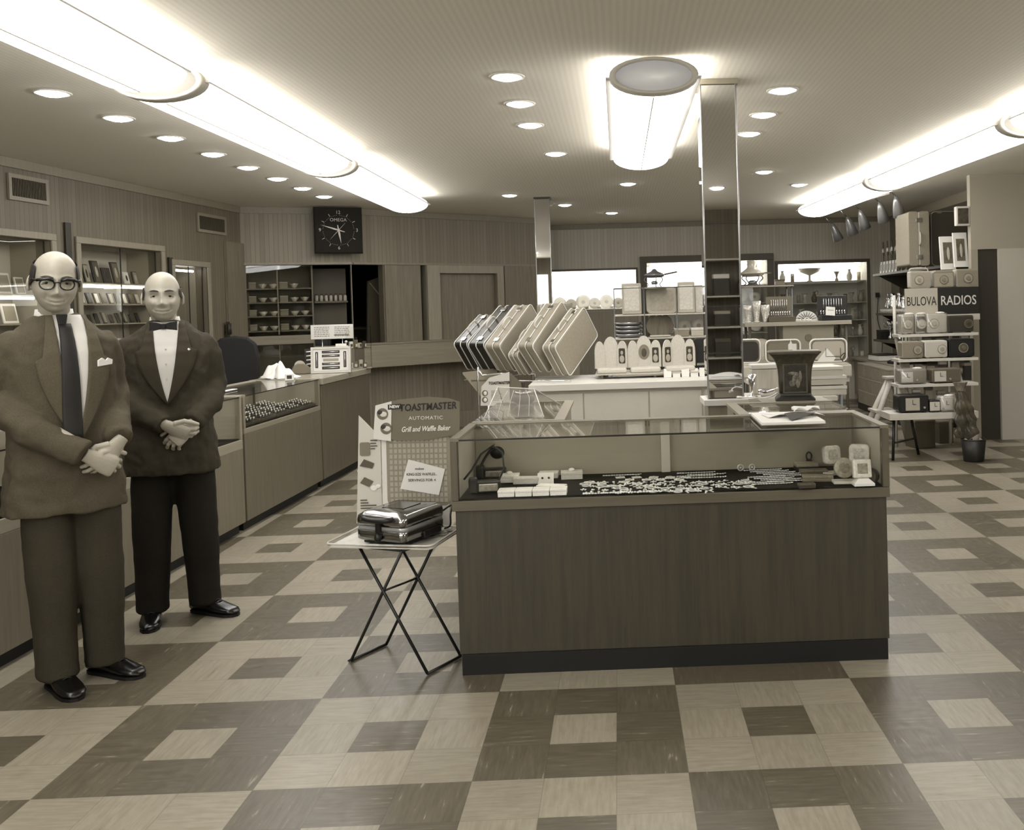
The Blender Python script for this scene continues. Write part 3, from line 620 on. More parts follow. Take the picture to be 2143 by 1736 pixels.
# clear counter-top case with small goods
p = at(752, 770, z=ZT)
t = thing('clear_counter_case', 'clear glass box with little packets at the far end of the left counter', 'display case', p, .3)
a, b, h = .12, .1, .42
for x in (-a, a): G().box(x - .002, x + .002, -b, b, .004, h).obj('side_glass', GL, t)
G().box(-a, a, -b - .002, -b + .002, .004, h).obj('front_glass', GL, t); G().box(-a, a, -b, b, 0, .003).obj('base', mat(.6, .5), t); G().box(-a, a, -b, b, .2, .204).obj('glass_shelf', GL, t)
G().cyl((-a, -b, 0), (-a, -b, h * .64), .006, 8).obj('corner_rod', mat(.25, .3), t); G().ball((-a, -b, h * .65), .014, 10, 8).obj('rod_knob', CREAM, t)
for i in range(8):
    q = p + Vector((-.07 + .045 * (i % 4), -.03 + .01 * (i % 3), .005 if i < 4 else .206))
    t = thing('packet', 'small packet %s on the %s of the clear counter box' % (LEFTP[i % 4], 'floor' if i < 4 else 'glass shelf'), 'packet', q, .2 * i, 'packets in the clear counter box')
    G().box(-.018, .018, -.012, .012, 0, .05 + .015 * (i % 3)).obj('wrap', mat((.85, .4, .7, .25)[i % 4], .5), t, bevel=.002); G().box(-.012, .012, -.0127, -.0122, .012, .04).obj('patch', mat((.3, .85)[i % 2], .5), t)
t = thing('leaflet_stack', 'white leaflets standing in a wire pocket just right of the pen display', 'leaflets', at(712, 778, z=ZT) + Vector((.0, .03, 0)), .1, rot=(-.15, 0, .1))
for k in range(3): G().box(-.05 + .012 * k, .05 + .012 * k, .006 * k, .006 * k + .003, 0, .27 - .02 * k).obj('leaflet', PAPER, t)
G().tube([(-.06, -.01, .002), (.06, -.01, .002), (.06, -.01, .06), (-.06, -.01, .06)], .002, 6, closed=True).obj('wire_pocket', CHROME, t)
t = thing('knife_card', 'narrow dark card of bright clips standing left of the pen display', 'display card', at(648, 778, z=ZT) + Vector((-.03, .1, 0)), .5)
G().box(-.045, .045, 0, .008, 0, .22).obj('card', mat(.15, .6), t)
for k in range(5): G().tube([(-.03, -.004, .03 + .04 * k), (.03, -.004, .035 + .04 * k)], .006, 6).obj('clip', WHITE, t)
# dark office chair behind the counter
p = co(3.95, 1.05, 0)
t = thing('office_chair', 'black upholstered chair with arched back standing behind the left counter', 'chair', p, .25)
o = [(-.2, .75), (.2, .75), (.215, 1.1), (.19, 1.24), (.12, 1.3), (0, 1.32), (-.12, 1.3), (-.19, 1.24), (-.215, 1.1)]
G().prism(o, -.04, .04).obj('backrest', mat(.05, .7), t, bevel=.02); G().box(-.23, .23, -.02, .42, .44, .52).obj('seat', mat(.05, .7), t, bevel=.03)
G().box(-.02, .02, .02, .04, .5, .78).obj('back_post', DARK, t); G().cyl((0, .2, .1), (0, .2, .44), .025, 10).obj('column', CHROME, t)
g = G()
for k in range(4): a = k * PI / 2 + .4; g.tube([(0, .2, .12), (.25 * math.cos(a), .2 + .25 * math.sin(a), .05), (.27 * math.cos(a), .2 + .27 * math.sin(a), .012)], .014, 6)
g.obj('foot', DARK, t)
# ------------------------------------------------------------------ the two men
def bake(o, voxel=None, smooth=0, fac=.5, disp=None):
    if voxel:
        m = o.modifiers.new('r', 'REMESH'); m.mode = 'VOXEL'; m.voxel_size = voxel; m.use_smooth_shade = True
    if smooth: m = o.modifiers.new('s', 'SMOOTH'); m.iterations = smooth; m.factor = fac
    if disp:
        tx = bpy.data.textures.new('folds', 'CLOUDS'); tx.noise_scale = disp[1]; tx.noise_depth = 2
        m = o.modifiers.new('d', 'DISPLACE'); m.texture = tx; m.strength = disp[0]; m.mid_level = .5; m.texture_coords = 'LOCAL'
        if len(disp) > 2:
            tx = bpy.data.textures.new('folds', 'CLOUDS'); tx.noise_scale = disp[3]; tx.noise_depth = 1
            m = o.modifiers.new('d', 'DISPLACE'); m.texture = tx; m.strength = disp[2]; m.mid_level = .5; m.texture_coords = 'LOCAL'
    bpy.context.view_layer.update()
    me = bpy.data.meshes.new_from_object(o.evaluated_get(bpy.context.evaluated_depsgraph_get())); old = o.data; ms = list(old.materials)
    o.modifiers.clear(); o.data = me; me.name = o.name; me.materials.clear()
    for q in ms: me.materials.append(q)
    me.polygons.foreach_set('use_smooth', [True] * len(me.polygons))
def interp(tab, z):
    if z <= tab[0][0]: return tab[0][1:]
    for a, b in zip(tab, tab[1:]):
        if z <= b[0]:
            f = (z - a[0]) / (b[0] - a[0]); f = f * f * (3 - 2 * f); return tuple(p + (q - p) * f for p, q in zip(a[1:], b[1:]))
    return tab[-1][1:]
def fine(tab, n):
    z0, z1 = tab[0][0], tab[-1][0]; return [(z0 + (z1 - z0) * i / n,) + tuple(interp(tab, z0 + (z1 - z0) * i / n)) for i in range(n + 1)]
def oval(cx, cy, z, rx, ry, n=28, p=2.4):
    o = []
    for k in range(n):
        a = 2 * PI * k / n; c, s = math.cos(a), math.sin(a); o.append((cx + rx * math.copysign(abs(c) ** (2 / p), c), cy + ry * math.copysign(abs(s) ** (2 / p), s), z))
    return o
HA, HB, HC = .0805, .098, .122
def headpt(th, z, grow=0., feat=True):
    """point of the head surface; th=0 faces -y, z from the eye line"""
    q = max(-1, min(1, z / HC)); r = max(0, 1 - abs(q) ** (2.6 if z < 0 else 2.5)) ** .5
    a = HA * r; b = HB * r
    if z < 0: a *= 1 - .2 * (-q) ** 1.4
    s, c = math.sin(th), math.cos(th)
    x = a * s; y = -b * c
    if z < 0 and c < 0: y *= 1 - .4 * (-q)
    if z < 0 and c > 0: y -= .012 * (-q) * c
    if feat and c > 0:
        f = min(1, c * 2)
        def gs(A, x0, z0, sx, sz): return A * math.exp(-((x - x0) / sx) ** 2 - ((z - z0) / sz) ** 2)
        zz = z - 7 * x * x
        d = gs(.012, 0, .0, .009, .026) + gs(.023, 0, -.034, .0135, .014) + gs(.007, 0, -.02, .011, .02)
        for sg in (-1, 1):
            d += gs(.008, sg * .016, -.04, .009, .009) - gs(.015, sg * .034, .002, .019, .012) + gs(.008, sg * .033, .024, .022, .008) + gs(.011, sg * .046, -.032, .018, .018) - gs(.006, sg * .034, -.054, .006, .018)
        d += math.exp(-(x / .034) ** 2) * (.006 * math.exp(-((zz + .067) / .006) ** 2) + .007 * math.exp(-((zz + .081) / .007) ** 2) - .006 * math.exp(-((zz + .0735) / .003) ** 2))
        d += gs(.010, 0, -.106, .022, .014)
        y -= d * f
    k = 1 + grow / .09
    return Vector((x * k, y * k, z * (1 + grow / .12)))
def hand(g, wrist, d, back, side, curls, L=1.0, tcurl=.0):
    d = Vector(d).normalized(); side = Vector(side); side = (side - d * side.dot(d)).normalized(); back = d.cross(side)
    if back.dot(Vector((0, -1, .3))) < 0 and curls[-1] != 'flip': back = -back
    w_ = Vector(wrist)
    rings = []
    for t_, hw, ht in ((-.035, .026, .021), (-.02, .027, .02), (.015, .034, .019), (.05, .042, .018), (.08, .043, .016), (.096, .038, .012)):
        rings.append([tuple(w_ + d * (t_ * L) + side * (hw * math.cos(k * PI / 8)) + back * (ht * math.sin(k * PI / 8))) for k in range(16)])
    g.loft(rings)
    for i, (ln, r) in enumerate(((.072, .0095), (.08, .0098), (.074, .0093), (.058, .0082))):
        p = w_ + d * (.085 - .006 * abs(i - 1)) * L + side * (.031 - .0208 * i); c0 = curls[i] if not isinstance(curls[i], str) else .5
        pts = [p - d * .02, p]; a = 0; fan = side * (.10 - .07 * i)
        for f_, kk in ((.44, .75), (.31, 1.0), (.25, .7)):
            a += c0 * kk; dd = (d + fan) * math.cos(a) - back * math.sin(a); dd.normalize(); pts.append(pts[-1] + dd * ln * f_ * 1.05 * L)
        g.tube(pts, [r, r, r * .97, r * .9, r * .78], 10)
        for q, rr in zip(pts[1:], (r * 1.08, r * 1.03, r * .96, r * .79)): g.ball(q, rr, 10, 8)
    p = w_ + d * .018 * L + side * .026; pts = [p, p + (d * .75 + side * .7 - back * .25) * .042, p + (d * .75 + side * .7 - back * .25) * .042 + (d * .95 + side * (.25 - tcurl) - back * .15).normalized() * .034]
    pts.append(pts[-1] + (d * .95 + side * (.1 - tcurl) - back * .1).normalized() * .027)
    g.tube(pts, [.0155, .012, .0108, .0085], 10)
    for q, rr in zip(pts[1:], (.0125, .011, .0086)): g.ball(q, rr, 10, 8)
def person(label, loc, yaw, P):
    root = thing('person', label, 'person', loc, yaw); S = P
    hc = Vector(S['head']); skin = mat(S['skin'], .45, noise=.015, scale=(40, 40, 40), key='skin' + label[:8])
    HR = Euler(S['hrot']).to_matrix()
    g = G()
    # head grid
    nu, nv = 72, 64; vs = []; zs = [-HC * math.cos(PI * (j + .5) / nv) for j in range(nv)]
    rings = [[tuple(hc + HR @ headpt(2 * PI * i / nu, z)) for i in range(nu)] for z in zs]
    g.loft(rings)
    for sg in (-1, 1):
        Me = Matrix.Translation(hc) @ HR.to_4x4() @ Matrix.Translation((sg * .084, .014, -.008)) @ Matrix.Rotation(sg * .6, 4, 'Z') @ Matrix.Scale(.86, 4) @ Matrix.Rotation(-.15, 4, 'X')
        g.tube([(0, .016 * math.cos(q) * (1 if math.sin(q) > 0 else .8) + .004 * math.sin(q), .034 * math.sin(q)) for q in [k * PI / 9 for k in range(18)]], .0062, 8, closed=True, M=Me); g.ball((0, .003, 0), (.006, .013, .028), 10, 8, M=Me); g.ball((0, .0, -.027), (.007, .009, .011), 8, 6, M=Me)
    nb = Vector((S.get('lean', 0), .025, S['neck']))
    g.tube([nb + Vector((0, .01, -.12)), nb, hc + HR @ Vector((0, .03, -.085)), hc + HR @ Vector((0, .03, -.03))], [.075, .06, .056, .055], 18)
    # trunk, arms and legs kept inside the clothes
    tj = [(z, cx, cy, rx * .86, ry * .86) for z, cx, cy, rx, ry in S['torso']][2:-1]
    g.loft([oval(cx, cy, z, rx, ry) for z, cx, cy, rx, ry in fine(tj, 14)])
    for pts in S['arms']: g.tube(pts, [.05, .042, .038, .03, .028][:len(pts)] if len(pts) == 5 else [.05, .042, .028], 12)
    for pts in S['legs']: g.tube([pts[0], pts[1], (pts[2][0], pts[2][1], .075)], [.085, .055, .038], 12); g.ball((pts[2][0], pts[2][1], .06), .036, 10, 8)
    for h in S['hands']: hand(g, *h)
    b = g.obj('body', [skin], root); bake(b, .0027, 1, .35)
    def face(x, z, off):
        lo, hi = 0., 1.45
        for _ in range(24):
            m_ = (lo + hi) / 2
            if headpt(m_, z).x < abs(x): lo = m_
            else: hi = m_
        q = headpt(math.copysign(lo, x), z); return hc + HR @ Vector((x, q.y - off, z))
    mw = S['mouth']
    def zline(x, d=0.): return -.0735 + 7 * x * x + d
    G().tube([face(-mw + 2 * mw * k / 16, zline(-mw + 2 * mw * k / 16), .0002) for k in range(17)], [.0008 + (.0024 if S['teeth'] else .0014) * math.sin(PI * k / 16) for k in range(17)], 8).obj('mouth', mat(.2, .6), root)
    if S['teeth']: G().surf(lambda u, v: face((u - .5) * mw * 1.3, zline((u - .5) * mw * 1.3, .0016 - .0032 * v), .0026), 12, 2, thick=.001).obj('teeth', mat(.7, .3), root)
    for sg in (-1, 1):
        def bp(u, v):
            x = sg * (.013 + .042 * u); z = .0225 + .0062 * math.sin(.35 + u * 2.3) + (v - .5) * .0085 * math.sin(.5 + u * 2.5); return face(x, z, .0018)
        G().surf(bp, 14, 3, thick=-.0015).obj('eyebrow', mat(S['brow'], .8, noise=.06, scale=(500, 500, 200)), root)
    for sg in (-1, 1):
        o = G().ball((0, 0, 0), .0125, 14, 10).ball((0, -.0085, -.0005), (.0072, .0052, .0072), 12, 8, mi=1).obj('eye', [mat(.5, .2), mat(.06, .15)], root)  # eye whites greyed and lids darkened to paint in the socket shadow
        yy = headpt(math.asin(.031 / .079), .003).y; o.location = hc + HR @ Vector((sg * .0335, yy + .009, .004)); o.rotation_euler = S['hrot']
        o = G().surf(lambda u, v: ((u - .5) * .034, -.0125 * math.cos((u - .5) * 1.9) - .0016, .0085 - .0065 * v - .012 * (u - .5) ** 2 * 4), 10, 3, thick=.002).obj('eyelid', mat(S['skin'] - .1, .5), root); o.location = hc + HR @ Vector((sg * .0335, yy + .009, .004)); o.rotation_euler = S['hrot']
    # hair
    def hairpt(u, v):
        th = PI - (u - .5) * 2 * S['hair_ang']; k = abs(u - .5) * 2
        lo = -.05 + .06 * k ** 2; hi = S['hair_top'] - (S['hair_top'] - S['hair_front']) * k ** 2
        return hc + HR @ headpt(th, lo + (hi - lo) * v, .007, False)
    o = G().surf(hairpt, 44, 16, thick=(0, .001, 0)).obj('hair', mat(S['hair'], .6, noise=.05, scale=(300, 300, 60), bump=.4), root)
    # jacket
    tj = fine(S['torso'], 26); g = G(); g.loft([oval(cx, cy, z, rx, ry) for z, cx, cy, rx, ry in tj])
    for sl in S['sleeves']: g.tube(sl[0], sl[1], 18); g.ball(sl[0][0], sl[1][0], 14, 10)
    jm = S['jm']
    o = g.obj('jacket', jm, root); bake(o, .0085, 6, .5, S['folds'])
    def fy(x, z, off):
        cx, cy, rx, ry = interp(S['torso'], z); k = min(.98, abs((x - cx) / rx)); return cy - ry * (1 - k ** 2.4) ** (1 / 2.4) - off
    zb, zt, wt, cx0 = S['vee']; bulge = S.get('vb', .0)
    def half(z): f = (z - zb) / (zt - zb); return max(.0015, wt * f ** .85 + bulge * math.sin(PI * f))
    G().surf(lambda u, v: ((cx0 + (u - .5) * 2 * half(zb + (zt - zb) * v)), fy(cx0 + (u - .5) * 2 * half(zb + (zt - zb) * v), zb + (zt - zb) * v, .010), zb + (zt - zb) * v), 14, 22, thick=-.004).obj('shirt', mat(.84, .7), root)
    for sg in (-1, 1):
        def lp(u, v):
            z = zb + (zt - zb) * v; a_ = half(z); wd = S['lapel'] * (math.sin(min(1, v / .62) * PI / 2) if v < .62 else (1 if v < .66 else .72 - 1.5 * (v - .66))); x = cx0 + sg * (a_ - .004 + (wd + .004) * u)
            return (x, fy(x, z, .017 - .006 * u), z)
        G().surf(lp, 6, 40, thick=-.005).obj('lapel', S['lm'], root)
    # collar
    cc = Vector((S.get('lean', 0), .022, 0))
    n0, n1 = S['collar']
    G().loft([oval(cc.x, cc.y, n0, .074, .07, 24, 2), oval(cc.x, cc.y - .002, n1, .066, .063, 24, 2), oval(cc.x, cc.y - .002, n1, .061, .058, 24, 2), oval(cc.x, cc.y, n0, .068, .064, 24, 2)], closed=True).obj('shirt_collar', mat(.88, .7), root)
    for sg in (-1, 1):
        G().prism([(sg * .004, n1 - .012), (sg * .05, n1 - .002), (sg * .064, n0 - .012), (sg * .036, n0 - .034)], -.004, 0).obj('collar_wing', mat(.9, .7), root, loc=(cc.x, cc.y - .074, 0), rot=(-.12, 0, sg * .32))
    def jc(u, v):
        a_ = PI / 2 + (u - .5) * 4.9; k_ = abs(u - .5) * 2; zz_ = n0 - .03 - .035 * max(0, k_ - .55) + (.05 - .02 * k_ ** 3) * v
        return (cc.x + (.094 - .016 * v) * math.cos(a_), cc.y + .004 + (.09 - .014 * v) * math.sin(a_), zz_)
    G().surf(jc, 30, 5, thick=(0, 0, -.004)).obj('jacket_collar', S['lm'], root)
    # trousers and shoes
    g = G(); pv = S['pelvis']
    g.loft([oval(cx, cy, z, rx, ry) for z, cx, cy, rx, ry in fine(pv, 6)])
    for pts in S['legs']:
        h, k, a_ = [Vector(q) for q in pts]; rg = []
        for t_, rr, ry in ((0, .092, .105), (.2, .094, .108), (.5, .088, .098), (.75, .079, .09), (.93, .074, .088), (1, .076, .095)):
            c = h.lerp(k, t_ * 2) if t_ < .5 else k.lerp(a_, t_ * 2 - 1); rg.append(oval(c.x, c.y, c.z, rr, ry, 20, 2))
        g.loft(rg[::-1])
    o = g.obj('trousers', S['tm'], root); bake(o, .0095, 4, .5, (.014, .16))
    for (fx, fy_, yw) in S['feet']:
        g = G(); rg = []
        for y, w_, h in ((.085, .02, .05), (.075, .034, .075), (.03, .038, .092), (-.03, .041, .088), (-.08, .047, .068), (-.13, .048, .052), (-.175, .042, .042), (-.198, .026, .032), (-.206, .008, .02)):
            rg.append([(w_ * math.copysign(abs(math.cos(q)) ** .8, math.cos(q)), y, .012 + (h - .012) * (.5 + .5 * math.sin(q))) for q in [k * PI / 10 for k in range(20)]])
        g.loft(rg)
        s_ = g.obj('shoe', mat(.055, .22, key='shoe'), root, loc=(fx, fy_, 0), rot=(0, 0, yw))
        q = G(); q.prism([(.02, .085), (-.02, .085), (-.034, .06), (-.037, -.02), (-.045, -.1), (-.043, -.16), (-.026, -.196), (0, -.208), (.026, -.196), (.043, -.16), (.045, -.1), (.037, -.02), (.034, .06)], 0, .013, M=Matrix(((1, 0, 0, 0), (0, 0, 1, 0), (0, 1, 0, 0), (0, 0, 0, 1))))
        q.obj('sole', mat(.04, .6), s_)
        g = G()
        for k in range(4): g.tube([(-.016, -.045 - .016 * k, .083 - .007 * k), (0, -.047 - .016 * k, .089 - .007 * k), (.016, -.045 - .016 * k, .083 - .007 * k)], .003, 6)
        g.obj('laces', mat(.03, .6), s_)
    return root, hc, HR, fy
def cloth(v, n=.02, key=None): return mat(v, .85, noise=n, scale=(220, 220, 220), bump=.15, spec=.2)
# man in the bow tie
p2 = at(358, 900, y=1.76)
J2 = cloth(.22, .02)
P2 = dict(skin=.66, brow=.16, hair=.15, head=(-.012, -.045, 1.598), hrot=(.02, 0, .04), teeth=True, mouth=.036, neck=1.46, lean=-.01,
    torso=[(.73, 0, .005, .218, .162), (.86, 0, .0, .21, .16), (1.0, 0, 0, .19, .15), (1.13, 0, 0, .188, .145), (1.25, 0, 0, .2, .142), (1.32, 0, 0, .2, .133), (1.375, 0, .004, .186, .118), (1.415, 0, .01, .152, .104), (1.448, 0, .016, .112, .09), (1.48, 0, .022, .078, .072)],
    arms=[[(-.14, .01, 1.35), (-.2, .02, 1.15), (-.01, -.2, .985)], [(.14, .01, 1.35), (.19, .02, 1.15), (.1, -.185, .99)]],
    sleeves=[([(-.158, .008, 1.345), (-.19, .015, 1.27), (-.208, .02, 1.15), (-.14, -.11, 1.055), (-.008, -.21, .982)], [.07, .068, .066, .06, .049]),
             ([(.158, .008, 1.345), (.188, .015, 1.27), (.2, .02, 1.15), (.175, -.09, 1.06), (.104, -.19, .982)], [.07, .068, .066, .06, .05])],
    legs=[[(-.088, 0, .86), (-.1, -.015, .46), (-.11, -.005, .05)], [(.092, 0, .86), (.11, -.005, .46), (.125, .01, .05)]],
    feet=[(-.11, -.01, -.02), (.125, .005, .8)], pelvis=[(.74, .005, 0, .165, .112), (.85, 0, 0, .172, .118), (.98, 0, 0, .165, .118)],
    hands=[((.005, -.215, .975), (.86, -.1, -.5), (0, -1, .2), (.35, -.45, .82), (.75, .8, .85, .95, 0)), ((.09, -.2, .965), (-.72, -.05, -.68), (0, -1, 0), (-.4, .3, .8), (.5, .55, .6, .65, 0))],
    jm=J2, lm=cloth(.23, .015), tm=cloth(.12, .012), folds=(.026, .13, .013, .05), vee=(1.075, 1.475, .062, .0), lapel=.085, vb=.008, collar=(1.455, 1.5), hair_ang=2.02, hair_top=.05, hair_front=.035)
r2, h2, R2, fy2 = person('balding smiling man in dark suit and bow tie, hands clasped, standing by the left counter', (p2.x, 1.76, 0), .38, P2)
bt_ = mat(.06, .6)
o = G().prism([(-.008, .012), (-.03, .02), (-.062, .024), (-.058, 0), (-.062, -.024), (-.03, -.018), (-.008, -.012), (.008, -.012), (.03, -.018), (.062, -.024), (.058, 0), (.062, .024), (.03, .02), (.008, .012)], -.012, .004).box(-.011, .011, -.02, -.012, -.013, .013).obj('bow_tie', bt_, r2, loc=(-.01, -.082, 1.452), bevel=.003)
G().ball((.1, fy2(.1, 1.335, .02), 1.335), (.008, .004, .008), 10, 6).obj('lapel_pin', SILVER, r2)
for k in range(3): G().cyl((0, fy2(0, 1.2 + .07 * k, .016), 1.2 + .07 * k), (0, fy2(0, 1.2 + .07 * k, .013), 1.2 + .07 * k), .005, 8).obj('shirt_button', CREAM, r2)
# man in glasses
p1 = at(132, 900, y=.93)
J1 = cloth(.295, .03)
P1 = dict(skin=.64, brow=.2, hair=.14, head=(-.02, -.06, 1.648), hrot=(.14, .04, -.14), teeth=False, mouth=.033, neck=1.50, lean=-.01,
    torso=[(.72, .0, .01, .222, .16), (.86, 0, .005, .212, .155), (1.0, 0, 0, .195, .14), (1.14, 0, 0, .19, .136), (1.27, 0, 0, .2, .136), (1.355, 0, .003, .2, .13), (1.41, 0, .006, .186, .116), (1.45, 0, .013, .15, .102), (1.486, 0, .02, .11, .088), (1.52, 0, .025, .076, .07)],
    arms=[[(-.14, .01, 1.38), (-.215, .02, 1.17), (.0, -.22, 1.0)], [(.14, .01, 1.38), (.18, .045, 1.18), (.14, -.165, 1.0)]],
    sleeves=[([(-.158, .008, 1.382), (-.205, .015, 1.3), (-.23, .02, 1.18), (-.13, -.13, 1.06), (.02, -.22, .965)], [.071, .07, .069, .064, .054]),
             ([(.155, .01, 1.382), (.18, .03, 1.3), (.192, .045, 1.19), (.18, -.05, 1.085), (.156, -.178, 1.005)], [.071, .068, .066, .061, .05])],
    legs=[[(-.07, 0, .86), (-.065, -.015, .46), (-.055, .0, .05)], [(.1, .0, .86), (.11, -.01, .46), (.125, .03, .05)]],
    feet=[(-.055, -.01, .1), (.125, .03, .45)], pelvis=[(.74, .01, 0, .17, .112), (.85, 0, 0, .172, .115), (1.02, 0, 0, .165, .115)],
    hands=[((.145, -.19, .985), (-.62, -.12, -.72), (0, -1, .2), (-.75, -.2, .6), (.45, .5, .55, .6, 0)), ((.05, -.215, .945), (.8, .1, -.5), (0, -1, 0), (.3, 0, .9), (.8, .8, .8, .9, 0))],
    jm=J1, lm=cloth(.32, .03), tm=cloth(.215, .025), folds=(.03, .15, .014, .06), vee=(1.0, 1.515, .06, .02), lapel=.08, vb=.012, collar=(1.49, 1.54), hair_ang=2.12, hair_top=.085, hair_front=.06)
r1, h1, R1, fy1 = person('man in dark-rimmed glasses and grey-brown suit with long tie, nearest the left edge', (p1.x, .93, 0), .75, P1)
# long dark tie, white pocket handkerchief, glasses, belt
G().surf(lambda u, v: ((u - .5) * (.045 + .024 * math.sin(min(1, (1 - v) * 1.15) * PI / 2)), fy1(0, 1.02 + .46 * v, .018 + .006 * math.cos((u - .5) * PI)), 1.02 + .46 * v - .0), 6, 20, thick=-.004).obj('necktie', mat(.09, .6), r1)
G().prism([(-.02, .02), (.02, .02), (.013, -.024), (-.013, -.024)], -.014, .004).obj('tie_knot', mat(.08, .6), r1, loc=(-.008, fy1(0, 1.495, .022), 1.497), bevel=.004)
x_, z_ = .128, 1.315
G().prism([(-.033, -.012), (.033, -.006), (.036, .012), (.016, .02), (.004, .01), (-.012, .021), (-.03, .012)], -.006, .004).obj('pocket_handkerchief', WHITE, r1, loc=(x_, fy1(x_, z_, .016), z_), rot=(0, 0, .5))
g = G(); FR = mat(.06, .3)
Mh = Matrix.Translation(h1) @ R1.to_4x4()
for sg in (-1, 1):
    pts = [(sg * .034 + .0245 * math.copysign(abs(math.cos(q)) ** .8, math.cos(q)), -.112 + .012 * ((sg * .034 + .0245 * math.cos(q)) / .06) ** 2, .001 + .0195 * math.sin(q) * (1.0 if math.sin(q) > 0 else 1.1)) for q in [k * PI / 12 for k in range(24)]]
    g.tube(pts, .0028, 8, closed=True, M=Mh)
    g.tube([(sg * .012, -.113, .015), (sg * .032, -.113, .0215), (sg * .058, -.104, .018), (sg * .068, -.096, .014)], .006, 8, M=Mh)
    g.tube([(sg * .067, -.096, .014), (sg * .083, -.04, .012), (sg * .087, .01, .01), (sg * .085, .03, -.008)], .0032, 8, M=Mh)
g.tube([(-.012, -.116, .006), (0, -.12, .01), (.012, -.116, .006)], .0026, 8, M=Mh)
gl_ = g.obj('eyeglasses', FR, r1)
for sg in (-1, 1): G().surf(lambda u, v: (sg * .034 + .023 * (2 * u - 1) * math.sqrt(max(0, 1 - (2 * v - 1) ** 2)), -.1125 + .01 * ((sg * .034 + .023 * (2 * u - 1)) / .06) ** 2, .001 + .0185 * (2 * v - 1)), 10, 10, thick=.0006, M=Mh).obj('lens', GL, gl_)
G().loft([oval(.0, 0, z, .176, .129, 28) for z in (1.0, 1.035)] ).obj('belt', mat(.07, .4), r1)
G().tube([(0, fy1(0, 1.0, -.01) - .012, 1.0), (.0, fy1(0, .95, .0) - .004, .95)], .003, 6).obj('fly_seam', mat(.1, .7), r1)
# ------------------------------------------------------------------ the big glass counter in front
showcase('large front glass counter of jewellery with dark panelled base, nearest the camera', 1.79, .51, .967, .715, .672, (.494, .854, 0), 0, None, .228, .085, .68, centre=.905, wy=.008, ov=.012)
DZ = .7245
def dk(px, py): return at(px, py, z=DZ)
# shavers with cords
CORD = mat(.05, .5)
def shaver(label, px, py, w_, h, rz, face):
    t = thing('electric_shaver', label, 'shaver', dk(px, py), rz)
    G().box(-w_ / 2, w_ / 2, 0, .05, 0, h).obj('case', mat(.07, .35), t, bevel=.006); G().box(-w_ / 2 + .03, w_ / 2 - .012, -.006, .001, .008, h - .01).obj('chrome_front', mat(face, .25, .6, noise=.12, scale=(60, 60, 60)), t, bevel=.004)
    G().box(-w_ / 2 - .012, -w_ / 2 + .024, -.012, .03, 0, h * 1.35).obj('plug', mat(.05, .5), t, bevel=.008); return t
t = shaver('silver-fronted black shaver lying at the front left corner of the front glass counter', 1018, 1032, .12, .05, .12, .7)
G().tube([(.05, .02, .045), (.075, .05, .09), (.07, .1, .15), (.03, .13, .18), (-.02, .1, .15), (-.06, .06, .09), (-.09, .02, .06)], .0045, 8).obj('cord', CORD, t)
t = shaver('pale shaver box with looped cord at the rear left corner of the front glass counter', 1030, 1001, .12, .045, .0, .75)
def sp(pts, n=6):
    o = []; P = [Vector(p) for p in pts]
    for i in range(len(P) - 1):
        a, b, c, d = P[max(0, i - 1)], P[i], P[i + 1], P[min(len(P) - 1, i + 2)]
        for k in range(n): s = k / n; o.append(.5 * ((2 * b) + (c - a) * s + (2 * a - 5 * b + 4 * c - d) * s * s + (3 * b - a - 3 * c + d) * s ** 3))
    return o + [P[-1]]
G().tube(sp([(-.06, .03, .05), (-.03, .03, .1), (.01, .05, .15), (.06, .07, .185), (.095, .07, .165), (.09, .06, .13), (.04, .05, .12), (0, .03, .125), (-.03, .01, .09), (-.05, 0, .05)]), .0035, 8).obj('cord', CORD, t)
G().ball((.02, .05, .11), (.035, .02, .03), 12, 8).obj('shaver_head', mat(.06, .4), t)
# little white boxes
def trinket(label, px, py, w_, d, h, rz=0., v=.8, ribbon=False, z=0.):
    v = min(.93, v + .14)
    t = thing('trinket_box', label, 'box', dk(px, py) + Vector((0, 0, z)), rz); m = mat(v, .7, noise=.06, scale=(150, 150, 150))
    G().box(-w_ / 2, w_ / 2, 0, d, 0, h * .62).obj('base', m, t, bevel=.002); G().box(-w_ / 2 - .001, w_ / 2 + .001, -.001, d + .001, h * .63, h).obj('lid', m, t, bevel=.002)
    if ribbon: G().ball((0, d * .4, h + .006), (.014, .01, .008), 12, 8).obj('bow', WHITE, t)
    return t
for i in range(4): trinket('white textured box, %s of the front row in the front glass counter' % LEFTP[i], 1059 + 36.5 * i, 1040 - 1.2 * i, .067, .07, .026, 0, .74)
trinket('white box with bow behind the front row of four boxes', 1066, 1010, .085, .06, .034, .05, .78, True); trinket('speckled pale box between the bow box and the earring card', 1100, 1013, .11, .05, .028, -.05, .68)
trinket('pale box behind the white earring card', 1148, 1001, .085, .05, .028, 0, .74); trinket('grey box with raised knob at the right end of the white boxes', 1197, 1003, .095, .06, .034, .06, .66, True)
trinket('flat white box with lifted paper right of the row of four boxes', 1150, 1024, .12, .05, .016, -.3, .85)
t = thing('earring_card', 'white card with two dark earrings standing among the boxes', 'earrings', dk(1142, 1012), .05, rot=(-.5, 0, .05)); G().box(-.035, .035, 0, .003, 0, .05).obj('card', WHITE, t)
for s in (-1, 1): G().ball((s * .014, -.003, .026), .005, 8, 6).obj('earring', mat(.2, .3), t)
